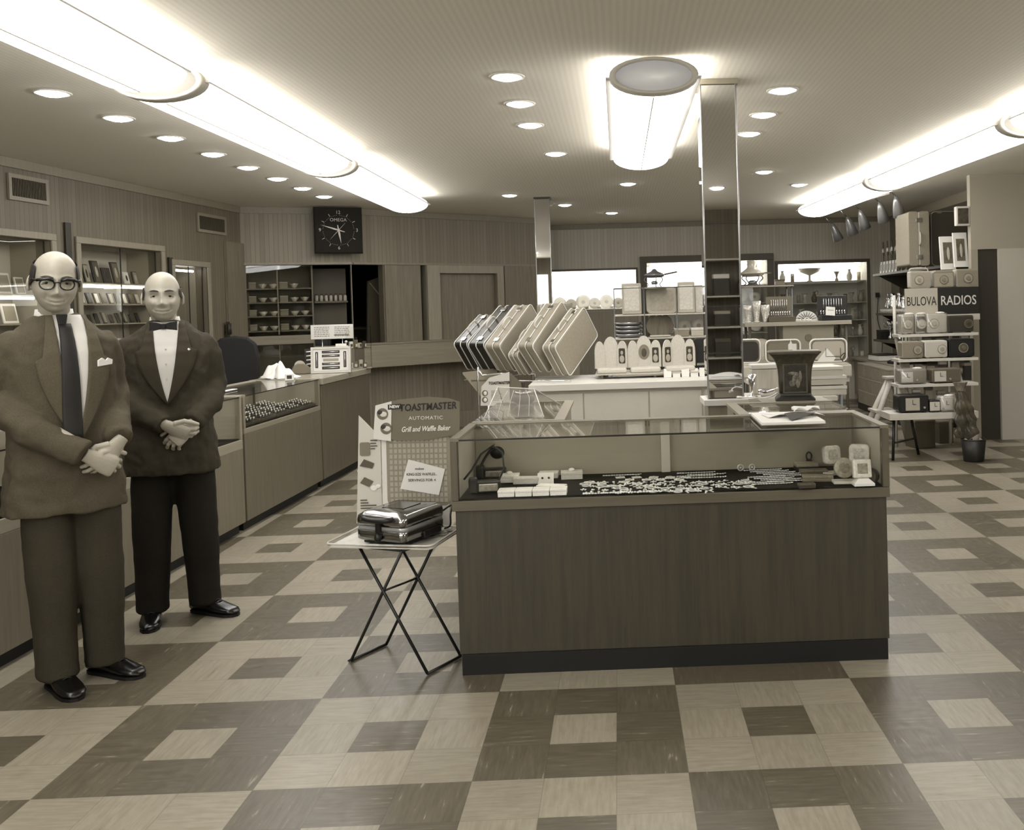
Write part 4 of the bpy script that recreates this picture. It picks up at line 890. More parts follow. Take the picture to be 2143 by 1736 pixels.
# scattered jewellery, one object each
rnd = random.Random(21)
JM = mat(.84, .3, .6, key='jewel'); JW = mat(.9, .4)
def proto(kind):
    t = thing({'brooch': 'brooch', 'card': 'jewellery_card', 'circle': 'circle_pin', 'chain': 'chain_bracelet', 'bar': 'bar_pin'}[kind], 'x', 'jewellery')
    if kind == 'brooch':
        g = G()
        for k in range(5): a = k * 1.257; g.ball((.012 * math.cos(a), .012 * math.sin(a), .003), (.008, .005, .003), 8, 5)
        g.obj('petals', JM, t); t.scale = (.85,) * 3; G().ball((0, 0, .006), .005, 8, 6).obj('stone', WHITE, t)
    elif kind == 'card': G().box(-.02, .02, -.016, .016, 0, .003).obj('card', JW, t); G().ball((0, 0, .005), (.009, .006, .003), 8, 6).obj('pin', mat(.75, .3, .6), t)
    elif kind == 'circle': G().tube([(.017 * math.cos(k * PI / 8), .017 * math.sin(k * PI / 8), .003) for k in range(16)], .0034, 6, closed=True).obj('hoop', JM, t); G().ball((.017, 0, .006), .0045, 8, 6).obj('stone', WHITE, t)
    elif kind == 'chain':
        g = G()
        for k in range(14): g.ball((-.078 + .012 * k, .001 * (k % 2), .003), (.0068, .0048, .0035), 7, 5)
        g.obj('links', JM, t); G().ball((.088, 0, .004), (.006, .006, .004), 8, 6).obj('clasp', SILVER, t)
    else: G().box(-.02, .02, -.0035, .0035, .0, .003).obj('bar', JM, t, bevel=.001); G().ball((0, .0, .005), (.007, .006, .003), 8, 6).obj('stone', WHITE, t)
    return t
PROT = {}; 
def jewel(kind, px, py, rz, label, group):
    p = dk(px, py)
    if kind not in PROT: t = proto(kind); t.location = p; t.rotation_euler = (0, 0, rz); tag(t, label, 'jewellery', group); PROT[kind] = t
    else: t = dup(PROT[kind], p, rz, label=label, group=group)
lab = {'brooch': ('small bright petalled brooch lying on the black deck of the front counter', 'petalled brooches in the front counter'), 'circle': ('small bright hoop pin lying on the black deck of the front counter', 'hoop pins in the front counter'),
       'bar': ('thin bright bar pin lying on the black deck of the front counter', 'bar pins in the front counter')}
for i in range(9): jewel('card', 1300 + 17 * i + rnd.uniform(-3, 3), 999 + 5 * (i % 2), rnd.uniform(-.4, .4), '%s small white pin card in the rear row of the front counter' % LEFTP[i].capitalize(), 'white pin cards in the front counter')
for i in range(6): jewel('card', 1232 + 25 * i + rnd.uniform(-3, 3), 1009 + 4 * (i % 3), rnd.uniform(-.5, .5), '%s white pin card in the near row, right of the white boxes' % LEFTP[i].capitalize(), 'white pin cards in the front counter')
grid = [(1225 + 14 * i + rnd.uniform(-4, 4), y + rnd.uniform(-2.2, 2.2)) for y in (1012, 1018, 1025, 1031) for i in range(26 if y < 1030 else 20)]
rnd.shuffle(grid)
for q, (x, y) in enumerate(grid):
    k = ('brooch', 'bar', 'circle', 'brooch', 'bar')[q % 5]; jewel(k, x, y - (x - 1225) * .012, rnd.uniform(0, 3), *lab[k])
CH = [(1300, 995, .03), (1385, 1003, .02)] + [(1455 + 22 * (k % 2), 990 + 3.4 * k, .03) for k in range(4)] + [(1560 + 14 * k % 60 + 34, 984 + 2.9 * k, .04) for k in range(11)] + [(1262, 1033, .04), (1320, 1031, -.05)]
for i, (x, y, rz) in enumerate(CH): jewel('chain', x, y, rz, 'bright chain bracelet laid straight across the black deck of the front counter', 'chain bracelets in the front counter')
for i, (x, y) in enumerate(((1550, 985), (1574, 984))):
    t = thing('hoop_earring', '%s of two bright round earrings standing up at the rear of the front counter' % ('left', 'right')[i], 'earrings', dk(x, y), .2 * i, 'round earrings at the rear'); G().tube([(.013 * math.cos(k * PI / 8), 0, .015 + .013 * math.sin(k * PI / 8)) for k in range(16)], .0035, 6, closed=True).obj('hoop', JM, t); G().ball((0, 0, .015), .004, 8, 6).obj('centre_stone', WHITE, t)
# dark boxes and wrapped packets
def dbox(label, px, py, w_, d, h, z, v, top, name='jewel_case', rz=0.):
    t = thing(name, label, 'box', dk(px, py) + Vector((0, 0, z)), rz); G().box(-w_ / 2, w_ / 2, 0, d, 0, h * .55).obj('base', mat(v, .4), t, bevel=.002); G().box(-w_ / 2, w_ / 2, 0, d, h * .56, h).obj('lid', mat(top, .4, noise=.08, scale=(70, 70, 70)), t, bevel=.002); return t
dbox('dark upper jewel case with pale top at the rear right of the front counter', 1690, 985, .1, .07, .032, .0, .1, .55); dbox('dark patterned packet in front of the pale-topped jewel case', 1705, 994, .12, .05, .022, 0, .3, .4, 'packet')
dbox('striped grey packet lying in front of the dark patterned packet', 1712, 1008, .13, .05, .025, 0, .45, .5, 'packet', -.15); dbox('plain dark packet at the front right of the chain bracelets', 1690, 1022, .07, .035, .02, 0, .2, .3, 'packet', .05)
G_ = thing('finger_ring', 'dark upright ring behind the pale-topped jewel case', 'ring', dk(1704, 985) + Vector((0, .11, 0))); G().tube([(.012 * math.cos(k * PI / 8), 0, .05 + .017 * math.sin(k * PI / 8)) for k in range(16)], .004, 6, closed=True).obj('band', DARK, G_); G().box(-.012, .012, -.01, .01, 0, .033).obj('stand', DARK, G_)
# pale wrapped ornaments on stands
def ornament(label, px, py, shape, r, h0, v, base, rz=0., mot=.4):
    t = thing('table_ornament', label, 'ornament', dk(px, py), rz, 'pale ornaments at the right of the front counter')
    if base == 'pyr': G().loft([rect3(.042, .03, 0), rect3(.042, .03, .01), rect3(.022, .014, h0)], sm=False).obj('stand', mat(.86, .5), t)
    elif base == 'slab': G().box(-.05, .05, -.03, .03, 0, .012).obj('stand', mat(.8, .5), t, bevel=.002)
    else: G().box(-.035, .035, .0, .03, 0, .012).obj('stand', mat(.2, .5), t, bevel=.002)
    o = rrect(2 * r, 2 * r, r * (.98 if shape == 'round' else .45 if shape == 'soft' else .15), 8)
    G().prism([(x, z + h0 + r) for x, z in o], -.012, .018).obj('block', mat(v, .18, noise=.1, scale=(45, 45, 45)), t, bevel=.006, rot=(-.18, 0, 0))
    G().prism([(x * .55, z * .55 + h0 + r) for x, z in o], -.0145, -.0125).obj('face', mat(mot, .3, noise=.15, scale=(60, 60, 60)), t, rot=(-.18, 0, 0)); return t
def rect3(a, b, z): return [(-a, -b, z), (a, -b, z), (a, b, z), (-a, b, z)]
ornament('pale soft-cornered ornament at the rear left of the four standing ornaments', 1745, 992, 'soft', .04, .045, .82, 'slab', .25, .7); ornament('round glassy ornament on a white slab, in front of the soft-cornered one', 1768, 1010, 'round', .042, .02, .6, 'slab', -.05, .45)
ornament('large pale wrapped ornament at the rear right, tallest of the four', 1799, 996, 'soft', .044, .05, .84, 'block', -.3, .72); ornament('square pale ornament on a white sloping foot at the front right', 1806, 1014, 'square', .038, .028, .84, 'pyr', .0, .5)
t = thing('dark_compact', 'dark round compact standing on edge at the right end of the front counter', 'compact', dk(1822, 1012), -.6); G().cyl((0, 0, .032), (0, .02, .032), .032, 24).obj('shell', mat(.12, .3), t); G().cyl((0, -.002, .032), (0, .0, .032), .024, 20).obj('mirror_disc', mat(.3, .2), t)
# ------------------------------------------------------------------ folding tray table with the waffle baker and its cardboard stand
ROD = mat(.22, .35, .7, key='rod')
T0 = Vector((.21, 1.08, 0)); TR = -.21
t = thing('folding_tray_table', 'low folding table of thin crossed rods with white tray top beside the front counter', 'table', T0, TR)
def tl(x, y, z): q = Matrix.Rotation(-TR, 3, 'Z') @ (Vector((x, y, z)) - Vector((T0.x, T0.y, 0))); return q
A, B, dv = Vector((.008, 1.055, .008)), Vector((.369, .876, .008)), Vector((.105, .18, 0))
TLp, TRp = Vector((.075, 1.0, .508)), Vector((.275, .905, .508))
fr = []
for off, nm in ((Vector(), 'front'), (dv, 'rear')):
    for a, b in ((A, TRp), (B, TLp)): G().tube([tl(*(a + off)), tl(*(b + off))], .0065, 10).obj('leg', ROD, t)
for a, nm in ((A, 'foot_bar'), (B, 'foot_bar'), (TLp, 'top_bar'), (TRp, 'top_bar')): G().tube([tl(*a), tl(*(a + dv))], .0065, 10).obj(nm, ROD, t)
X = (A + TRp + B + TLp) / 4; X = Vector((.18, .961, .329)); G().tube([tl(*X), tl(*(X + dv))], .005, 8).obj('cross_bar', ROD, t)
G().tube([tl(*TLp), tl(*TRp)], .005, 8).obj('top_rail', ROD, t)
tm = mat(.78, .4, noise=.05, scale=(25, 25, 25))
G().prism([(x, z) for x, z in rrect(.47, .34, .03)], 0, .006, M=Matrix.Translation((0, 0, .524)) @ Matrix.Rotation(-PI / 2, 4, 'X') @ Matrix.Scale(-1, 4, (0, 0, 1))).obj('tray_top', tm, t)
g = G(); q = rrect(.47, .34, .03)
g.tube([(x, z, .533) for x, z in q], .005, 6, closed=True); g.obj('tray_rim', tm, t)
g = G()
for i in range(5):
    for j in range(4):
        if (i + j) % 2: g.box(.03 + .038 * i, .066 + .038 * i, -.02 + .04 * j, .018 + .04 * j, .5305, .5315)
g.obj('check_pattern', mat(.55, .5), t)
TZ = .532
# waffle baker
b = thing('waffle_baker', 'chrome electric waffle baker with black handle on the white tray table', 'waffle iron', (.245, 1.035, TZ), -.42)
CHD = mat(.62, .16, 1.0, key='chd')
G().box(-.105, .105, -.115, .125, .0, .022).obj('foot', mat(.07, .5), b, bevel=.004)
def rb(w_, d, z, r=.03): return [(x, y, z) for x, y in rrect(w_, d, r, 5)]
G().loft([rb(.235, .275, .018), rb(.25, .29, .024), rb(.25, .29, .058), rb(.247, .287, .06)]).obj('lower_shell', CHD, b)
G().loft([rb(.246, .286, .061), rb(.246, .286, .078)]).obj('middle_band', mat(.72, .3, .5), b)
G().loft([rb(.25, .29, .079), rb(.252, .292, .1), rb(.246, .286, .118), rb(.21, .25, .132), rb(.1, .13, .138)]).obj('lid', CHD, b)
G().tube(sp([(-.065, -.14, .11), (-.06, -.165, .112), (0, -.175, .11), (.06, -.165, .112), (.065, -.14, .11)], 4), .011, 10).obj('handle', BLACK, b)
G().box(-.012, .012, -.155, -.145, .04, .1).obj('latch', BLACK, b); G().ball((.0, -.155, .035), (.016, .014, .02), 12, 8).obj('knob', BLACK, b)
G().box(-.05, .06, -.06, .06, .1375, .1395).obj('lid_emblem', mat(.45, .2, .9), b)
G().box(.1, .135, -.02, .1, .012, .04).obj('side_grip', BLACK, b, bevel=.006)
G().tube(sp([(.05, .13, .05), (.09, .16, .08), (.14, .17, .11), (.16, .13, .08), (.15, .14, .03), (.1, .17, .006)]), .004, 8).obj('cord', CORD, b)
# cardboard display stand
s = thing('cardboard_display_stand', 'tall cardboard advertising stand behind the waffle baker', 'advertising display', (.0, 1.262, TZ), -.0, rot=(-.03, 0, -.10))
CB = mat(.84, .6); CBL = mat(.8, .6)
def zz(v): return v
G().prism([(.115, 0), (.42, 0), (.42, .42), (.4, .425), (.27, .41), (.115, .425)], -.004, .004).obj('main_panel', CB, s)
G().prism([(.0, .02), (.113, 0), (.113, .40), (.02, .50), (.012, .3)], 0, .006).obj('side_wing', mat(.78, .6), s, loc=(.0, -.02, 0), rot=(0, 0, .12))
G().prism([(.085, .40), (.2, .385), (.33, .385), (.475, .41), (.478, .55), (.43, .568), (.33, .576), (.2, .566), (.1, .545)], -.016, -.009).obj('header_panel', mat(.40, .6), s)
G().prism([(.084, .395), (.165, .383), (.172, .561), (.098, .543)], -.020, -.0165).obj('header_picture_panel', mat(.84, .6), s)
for x, z in ((.13, .505), (.145, .44)):
    G().cyl((x, -.0215, z), (x, -.0205, z), .026, 20).obj('plate_picture', mat(.4, .6), s); G().ball((x + .004, -.022, z - .001), (.017, .001, .012), 12, 8).obj('food_picture', mat(.8, .5), s); G().ball((x - .012, -.0225, z + .008), (.012, .001, .01), 10, 6).obj('garnish_picture', DARK, s)
G().prism([(-.03, -.012), (.03, -.008), (.03, .014), (-.03, .011)], -.003, 0).obj('tag', mat(.12, .6), s, loc=(.185, -.018, .535))
text('NEW', .018, WHITE, s, (.185, -.0215, .536), sx=1.1, bold=.0006)
text('TOASTMASTER', .043, mat(.08, .6), s, (.335, -.0175, .532), rot=(PI / 2, -.03, 0), sx=.85, shear=.12, bold=.0008, space=1.06)
text('AUTOMATIC', .022, mat(.85, .6), s, (.325, -.0175, .483), sx=1.1, space=1.15)
text('Grill and Waffle Baker', .032, mat(.92, .6), s, (.322, -.0175, .435), rot=(PI / 2, -.02, 0), sx=.76, shear=.35, bold=.0004)
# waffle picture and the slip on it
g = G()
for i in range(13):
    for j in range(12):
        x = .15 + .0205 * i; z = .105 + .0245 * j; g.box(x + .003, x + .017, -.0075, -.0045, z + .003, z + .02); 
g.obj('waffle_picture', mat(.62, .6), s)
G().prism([(x + .283, z + .252) for x, z in rrect(.29, .32, .03)], -.0058, -.0042).obj('waffle_ground', mat(.52, .6), s)
G().prism([(-.1, -.055), (.075, -.085), (.105, .03), (-.06, .075)], -.004, 0).obj('slip', mat(.86, .6), s, loc=(.3, -.009, .225))
text('makes', .016, DARK, s, (.29, -.0145, .258)); text('KING-SIZE WAFFLES...', .017, DARK, s, (.3, -.0145, .233), sx=.85); text('SERVINGS FOR 4', .017, DARK, s, (.3, -.0145, .207), sx=1.0)
g = G(); rnd = random.Random(2); x = .17
while x < .38: w_ = rnd.uniform(.006, .02); g.box(x, x + w_, -.0055, -.0042, .07, .075); x += w_ + .004
g.obj('foot_print', mat(.35, .6), s)
def wing(g_, name, m): return g_.obj(name, m, s, loc=(.0, -.0235, 0), rot=(0, 0, .12))
g = G()
for (z, w_) in ((.385, .03), (.372, .025), (.36, .03), (.348, .02)): g.box(.07, .07 + w_, -.001, 0, z, z + .005)
for (z, w_) in ((.12, .03), (.108, .035), (.096, .07), (.084, .065)): g.box(.02, .02 + w_, -.001, 0, z, z + .005)
wing(g, 'wing_print', mat(.3, .6))
wing(G().prism([(x + .045, z + .35) for x, z in rrect(.045, .06, .008)], -.001, 0), 'open_baker_picture', mat(.45, .6)); wing(G().prism([(.02, .275), (.075, .262), (.085, .285), (.04, .305)], -.001, 0), 'closed_baker_picture', mat(.3, .6))
wing(G().prism([(.02, .2), (.06, .18), (.08, .205), (.04, .225)], -.001, 0), 'waffle_small_picture', mat(.35, .6)); wing(G().ball((.08, 0, .175), (.016, .001, .012), 12, 6).ball((.1, 0, .183), (.012, .001, .009), 12, 6), 'plates_picture', mat(.9, .6))
# scrap of paper and the scuffed lump on the floor
t = thing('paper_scrap', 'small crumpled white scrap on the floor by the dark kickboard of the left counter', 'litter', at(755, 987, z=.002), .4); G().surf(lambda u, v: ((u - .5) * .07, (v - .5) * .05, .004 + .014 * abs(math.sin(5 * u + 3 * v))), 8, 6, thick=(0, 0, .001)).obj('sheet', PAPER, t); G().ball((.01, .0, .012), (.012, .01, .008), 8, 6).obj('crumple', PAPER, t)
t = thing('dark_twist', 'tiny dark twisted scrap on the floor by the foot of the tray table', 'litter', at(734, 1382, z=.004), .2); G().tube([(-.012, 0, 0), (0, .006, .006), (.012, 0, .0), (.02, .008, .01)], .003, 6).obj('twist', BLACK, t); G().tube([(-.006, -.008, 0), (.003, 0, .004), (.006, .012, .002)], .0025, 6).obj('strand', BLACK, t)
# ------------------------------------------------------------------ rear cases of the island, mirrored pillars
showcase('left rear glass case of the island, holding the folded clear film and the round pot', .92, .43, .967, .66, .62, (.499, 2.30, 0), -PI / 2, None, .34, .08, .7)
showcase('right rear glass case of the island behind the front counter, under the urn-shaped clock', .52, .545, .967, .66, .62, (2.283, 1.369, 0), PI / 2, None, .34, .08, .6)
t = thing('wooden_pedestal', 'plain wooden pedestal at the back of the right rear glass case', 'pedestal', (2.1, 2.02, 0)); G().box(-.16, .185, -.12, .1, .06, .935).obj('body', wood(.45, .03), t); G().box(-.165, .19, -.125, .105, .936, .965).obj('top', wood(.55, .03, 'x'), t, bevel=.003); G().box(-.14, .165, -.1, .08, 0, .059).obj('kickplate', BLACK, t)
# urn-shaped mantel clock
u_ = thing('urn_clock', 'dark flared urn-shaped ornament with painted figure panel, on the rear right of the island', 'ornament', (2.11, 1.955, .967), -.12)
UB = mat(.22, .35, noise=.06, scale=(60, 60, 60)); UD = mat(.13, .4)
def sq(w_, d, z, r=.01): return [(x, y, z) for x, y in rrect(w_, d, r, 2)]
G().loft([sq(.205, .13, 0), sq(.205, .13, .012), sq(.19, .12, .022), sq(.17, .105, .03), sq(.165, .1, .04)], sm=False).obj('base', UD, u_)
G().loft([sq(.165, .1, .041), sq(.168, .102, .12), sq(.176, .107, .165), sq(.19, .116, .195), sq(.215, .13, .222), sq(.255, .15, .245), sq(.268, .158, .252)]).obj('body', UB, u_)
G().loft([sq(.272, .16, .2525), sq(.276, .163, .258), sq(.262, .152, .263)], sm=False).obj('lip', mat(.34, .35), u_)
pm = mat(.16, .25, noise=.07, scale=(18, 18, 25)); pn = G().box(-.056, .056, -.056, -.0515, .05, .192).obj('panel', pm, u_)
G().box(-.064, .064, -.058, -.052, .043, .05).box(-.064, .064, -.058, -.052, .192, .199).box(-.064, -.056, -.058, -.052, .05, .192).box(.056, .064, -.058, -.052, .05, .192).obj('panel_frame', mat(.28, .35), u_)
G().ball((-.016, -.0565, .094), (.017, .0015, .017), 12, 8).ball((-.004, -.057, .112), (.013, .0015, .024), 12, 8).ball((.014, -.0565, .1), (.012, .0015, .03), 12, 8).ball((.006, -.057, .14), (.011, .0015, .013), 12, 8).ball((-.012, -.0565, .146), (.024, .0012, .009), 12, 8).ball((.026, -.0565, .13), (.009, .0012, .03), 10, 8).obj('painted_figure', mat(.33, .4, noise=.2, scale=(80, 80, 60)), pn)
G().box(-.01, .012, -.045, -.042, .264, .3).obj('price_tag', WHITE, u_)
t = thing('lamp_flex', 'white cord trailing left from the urn-shaped ornament', 'cord', (1.86, 2.0, .972)); G().tube(sp([(-.02, .15, -.0), (.0, .05, .008), (.03, .0, .012), (.08, .01, .006), (.13, .0, .014), (.17, .02, .03)]), .004, 8).obj('flex', WHITE, t); G().cyl((-.03, .15, 0), (-.01, .13, .0), .008, 8).obj('plug', WHITE, t)
# open white catalogue with a folded sheet
t = thing('catalogue', 'white flat folder lying on the right end of the front counter top', 'folder', (1.915, 1.14, .9705), -.02); G().box(-.135, .13, -.21, .16, .001, .014).obj('pages', PAPER, t); G().box(-.14, .135, -.215, .165, 0.0, .0035).obj('cover', mat(.35, .5), t)
t = thing('folded_sheet', 'bent dark and white sheet lying on the white folder', 'paper', (1.95, 1.1, .985), .1)
G().surf(lambda u, v: ((u - .5) * .25, -.02 + .13 * v, .002 + .022 * (1 - v) * math.sin(u * PI)), 12, 4, thick=(0, 0, .001)).obj('page', WHITE, t); G().add([(-.06, -.14, .001), (.08, -.03, .018), (-.06, -.03, .018), (-.06, -.14, .002), (.08, -.03, .019), (-.06, -.03, .019)], [(0, 1, 2), (5, 4, 3), (0, 3, 4, 1), (1, 4, 5, 2), (2, 5, 3, 0)]).obj('dark_flap', mat(.15, .6), t)
t = thing('crumpled_paper', 'small crumpled white paper behind the folded sheet on the front counter top', 'paper', (2.03, 1.28, .985)); G().surf(lambda u, v: ((u - .5) * .12, (v - .5) * .06, .003 + .02 * abs(math.sin(6 * u + 4 * v))), 10, 6, thick=(0, 0, .001)).obj('sheet', PAPER, t); G().ball((.02, 0, .014), (.02, .015, .01), 8, 6).obj('crumple', PAPER, t)
# round pot with upright handle and the clear film
t = thing('round_pot', 'squat round pot with bright rim and upright handle on the left rear glass case', 'pot', (.665, 2.14, .9705))
G().lathe([(.02, 0), (.045, .004), (.058, .02), (.06, .035), (.054, .05), (.046, .056)], 28).obj('bowl', mat(.33, .35, noise=.05, scale=(30, 30, 30)), t); G().lathe([(.046, .0565), (.05, .06), (.05, .068), (.045, .072), (.03, .07)], 28).obj('rim', CHROME, t); G().lathe([(.006, .07), (.007, .1), (.013, .122), (.012, .125)], 12).obj('handle', mat(.25, .4), t)
t = thing('clear_film_sheet', 'folded sheet of crackling clear film on the left rear glass case', 'plastic sheet', (.6, 1.72, .9705), .1)
G().add([(-.08, -.2, .003), (.2, -.26, .003), (.16, -.05, .12), (-.02, .02, .13)], [(0, 1, 2, 3)]).obj('front_flap', FILM, t, fix=False); G().add([(-.02, .02, .131), (.16, -.05, .121), (.3, .22, .006), (.0, .32, .006)], [(0, 1, 2, 3)]).obj('rear_flap', FILM, t, fix=False)
G().tube([(-.08, -.2, .005), (-.02, .02, .131), (.0, .32, .008)], .0025, 6).tube([(-.02, .02, .131), (.16, -.05, .121)], .0025, 6).tube([(.2, -.26, .005), (.16, -.05, .121), (.3, .22, .008)], .0025, 6).obj('fold_edge', mat(.9, .2), t)
for k in range(4): G().tube([(-.02 + .05 * k, -.2 - .01 * k, .008), (.0 + .045 * k, -.08, .07 + .004 * k), (.03 + .03 * k, -.03, .115)], .0013, 5).obj('crease', mat(.9, .2), t)
# main mirrored pillar
px0, px1, py0, py1 = 1.688, 1.887, 2.325, 2.525
t = thing('mirrored_pillar', 'square pillar clad in mirror glass rising to the ceiling behind the front counter', 'pillar', ((px0 + px1) / 2, (py0 + py1) / 2, 0)); h = (px1 - px0) / 2
zs = [.951] + [at(1515, y_, y=py0).z for y_ in (738, 640, 468)] + [CZ - .03]
G().box(-h + .006, h - .006, -h + .006, h - .006, .95, CZ - .002).obj('core', DARK, t)
for a_, b_ in zip(zs, zs[1:]):
    G().box(-h + .004, h - .004, -h, -h + .005, a_ + .004, b_ - .004).obj('mirror_panel', MIRROR, t); G().box(-h, -h + .005, -h + .006, h - .004, a_ + .004, b_ - .004).obj('mirror_panel', MIRROR, t); G().box(h - .005, h, -h + .006, h - .004, a_ + .004, b_ - .004).obj('mirror_panel', MIRROR, t)
for x in (-h, h): G().cyl((x, -h, .95), (x, -h, CZ - .03), .005, 8).obj('corner_strip', mat(.7, .3, .6), t)
G().box(-h - .012, h + .012, -h - .012, h + .012, CZ - .03, CZ - .001).obj('cap', wood(.5, .03, 'x'), t); G().box(-h - .03, h + .02, -h - .06, h + .02, .915, .949).obj('plinth_ledge', mat(.82, .5), t, bevel=.003); G().box(-h - .005, h + .005, -h - .03, h, .0, .914).obj('plinth', wood(.5, .03), t)
c = (.289 + .455) / 2
t = thing('mirrored_pillar', 'slim mirror-clad pillar at the corner of the panelled back wall, left of the lit windows', 'pillar', (c, 7.67, 0)); h = .083
G().box(-h + .006, h - .006, -h + .006, h - .006, 0, CZ - .002).obj('core', DARK, t)
for a_, b_ in ((.0, 1.5), (1.5, CZ - .02)):
    G().box(-h + .004, h - .004, -h, -h + .005, a_ + .004, b_ - .004).obj('mirror_panel', MIRROR, t); G().box(-h, -h + .005, -h + .006, h, a_ + .004, b_ - .004).obj('mirror_panel', MIRROR, t); G().box(h - .005, h, -h + .006, h, a_ + .004, b_ - .004).obj('mirror_panel', MIRROR, t)
for x in (-h, h): G().cyl((x, -h, .0), (x, -h, CZ - .02), .005, 8).obj('corner_strip', mat(.75, .3, .6), t)
G().box(-h - .01, h + .01, -h - .01, h + .01, CZ - .02, CZ - .001).obj('cap', DARK, t)
# ------------------------------------------------------------------ white counter of the island with what stands on it
WC = mat(.74, .5, noise=.02, scale=(3, 3, 3)); 
t = thing('white_counter', 'long white counter with sliding panels at the back of the island', 'counter', (.55, 4.0, 0))
G().box(0, 1.37, .03, .88, .06, .872).obj('body', WC, t); G().box(-.04, 1.39, -.01, .9, .874, .925).obj('worktop', mat(.8, .4), t, bevel=.004); G().box(.03, 1.34, .06, .85, 0, .059).obj('kickplate', BLACK, t)
for a, b in ((.02, .36), (.37, .85), (.86, 1.25)):
    d = G().box(a, b, .018, .029, .1, .85).obj('sliding_panel', WC, t, bevel=.002); G().cyl((b - .05, .0175, .6), (b - .05, .01, .6), .014, 12).obj('finger_pull', mat(.55, .4), d)
CT = .926
# suitcases in the tilted rack
SCZ = []
def suitcase(label, px, py, y0, L_, W_, T_, tilt, m, edge, yaw=.76, big=False):
    a = tilt; h = Vector((math.sin(yaw), math.cos(yaw), 0)); n = Vector((math.cos(yaw), -math.sin(yaw), 0)); z = Vector((0, 0, 1))
    ld = h * math.cos(a) + z * math.sin(a); wd = -h * math.sin(a) + z * math.cos(a)
    R = Matrix((n, ld, wd)).transposed(); p = at(px, py, y=y0) - wd * W_; p.z = max(p.z, .952); SCZ.append((round(p.x,3), round(p.y,3), round(p.z,3)))
    t = thing('suitcase', label, 'suitcase', p, 0, 'suitcases in the tilted rack', rot=R.to_euler())
    def shell(x0, x1): return [[(x, L_ / 2 + y, W_ / 2 + zz_) for y, zz_ in rrect(L_ - k, W_ - k, .03, 4)] for x, k in ((x0, .02), (x0 + .008, .0), (x1 - .008, .0), (x1, .02))]
    G().loft(shell(0, T_ * .48), sm=False).obj('shell_half', m, t); G().loft(shell(T_ * .5, T_), sm=False).obj('shell_half', m, t)
    for x in (.004, T_ * .49, T_ - .004): G().tube([(x, L_ / 2 + y, W_ / 2 + q) for y, q in rrect(L_ + .004, W_ + .004, .032, 4)], .0045, 6, closed=True).obj('edge_band', edge, t)
    hm = mat(.74, .35); c = L_ * .5
    G().tube(sp([(T_ * .5, c - .06, W_ + .002), (T_ * .5, c - .058, W_ + .03), (T_ * .5, c - .03, W_ + .045), (T_ * .5, c + .03, W_ + .045), (T_ * .5, c + .058, W_ + .03), (T_ * .5, c + .06, W_ + .002)], 4), .0075, 8).obj('handle', hm, t)
    for s in (-1, 1): G().box(T_ * .38, T_ * .68, c + s * L_ * .36 - .02, c + s * L_ * .36 + .02, W_ + .001, W_ + .009).obj('latch', CHROME, t, bevel=.002)
    return t
NAV = mat(.12, .35, noise=.02, scale=(30, 30, 30)); BEI = mat(.55, .55, noise=.04, scale=(120, 120, 120)); EDG = mat(.86, .4); TAN = mat(.58, .55, noise=.03, scale=(120, 120, 120))
YS = 4.86
for lb, px, py, L_, W_, T_, ti, m in (('smallest dark suitcase with pale edging, leftmost in the tilted row', 948, 719, .42, .29, .15, .62, NAV), ('larger dark suitcase with pale edging, second in the tilted row', 978, 721, .53, .29, .175, .66, NAV),
                          ('pale suitcase next to the dark ones, third in the tilted row', 1013, 724, .53, .29, .165, .69, BEI), ('small pale suitcase set low, fourth in the tilted row', 1062, 744, .42, .23, .10, .7, TAN),
                          ('tall pale suitcase, fifth in the tilted row', 1081, 724, .52, .3, .16, .72, BEI), ('pale suitcase with its broad side showing, rightmost in the tilted row', 1134, 738, .5, .3, .13, .66, BEI)):
    sc_ = suitcase(lb, px, py, YS, L_, W_, T_, ti, m, EDG, .6); YS -= T_ * math.sin(.6) * 1.03 + (.05 if T_ < .14 or px == 1013 else 0)
q = at(1132, 634, y=5.5)
t = thing('suitcase', 'pale suitcase half hidden behind the third and fifth in the tilted row', 'suitcase', (q.x, 5.5, q.z - .31), 0, 'suitcases in the tilted rack', rot=(0, 0, -.6)); G().box(-.06, .06, 0, .4, 0, .3).obj('shell', TAN, t, bevel=.02); G().tube([(0, .2 + y, .15 + z) for y, z in rrect(.404, .304, .03, 4)], .005, 6, closed=True).obj('edge_band', EDG, t)
t = thing('plinth', 'tall pale plinth behind the tilted row of suitcases', 'plinth', (q.x, 5.5, 0), -.6); G().box(-.1, .1, -.03, .42, .05, q.z - .312).obj('column', mat(.55, .5), t); G().box(-.08, .08, 0, .4, 0, .049).obj('kickboard', DARK, t)
# rack under the suitcases
t = thing('luggage_rack', 'pale tilted luggage rack on chrome legs left of the white counter', 'rack', (.0, 0, 0))
a_, b_ = at(968, 782, y=4.45), at(1012, 836, y=4.45); RK = mat(.5, .5)
G().add([tuple(a_), tuple(b_), (b_.x + .18, 4.75, b_.z), (a_.x + .2, 4.85, a_.z), (a_.x, 4.45, a_.z + .012), (b_.x + .005, 4.45, b_.z + .012), (b_.x + .185, 4.75, b_.z + .012), (a_.x + .2, 4.85, a_.z + .012)], [(0, 1, 2, 3), (7, 6, 5, 4), (0, 4, 5, 1), (1, 5, 6, 2), (2, 6, 7, 3), (3, 7, 4, 0)]).obj('sloping_board', RK, t)
z0 = .938
for k, (p, q) in enumerate((((a_.x + .0, 4.5), (.82, 4.1)), ((a_.x + .1, 4.98), (.47, 4.98)))): G().tube([(p[0], p[1], z0), (q[0], q[1], z0)], .006, 8).obj('rail', CHROME, t)
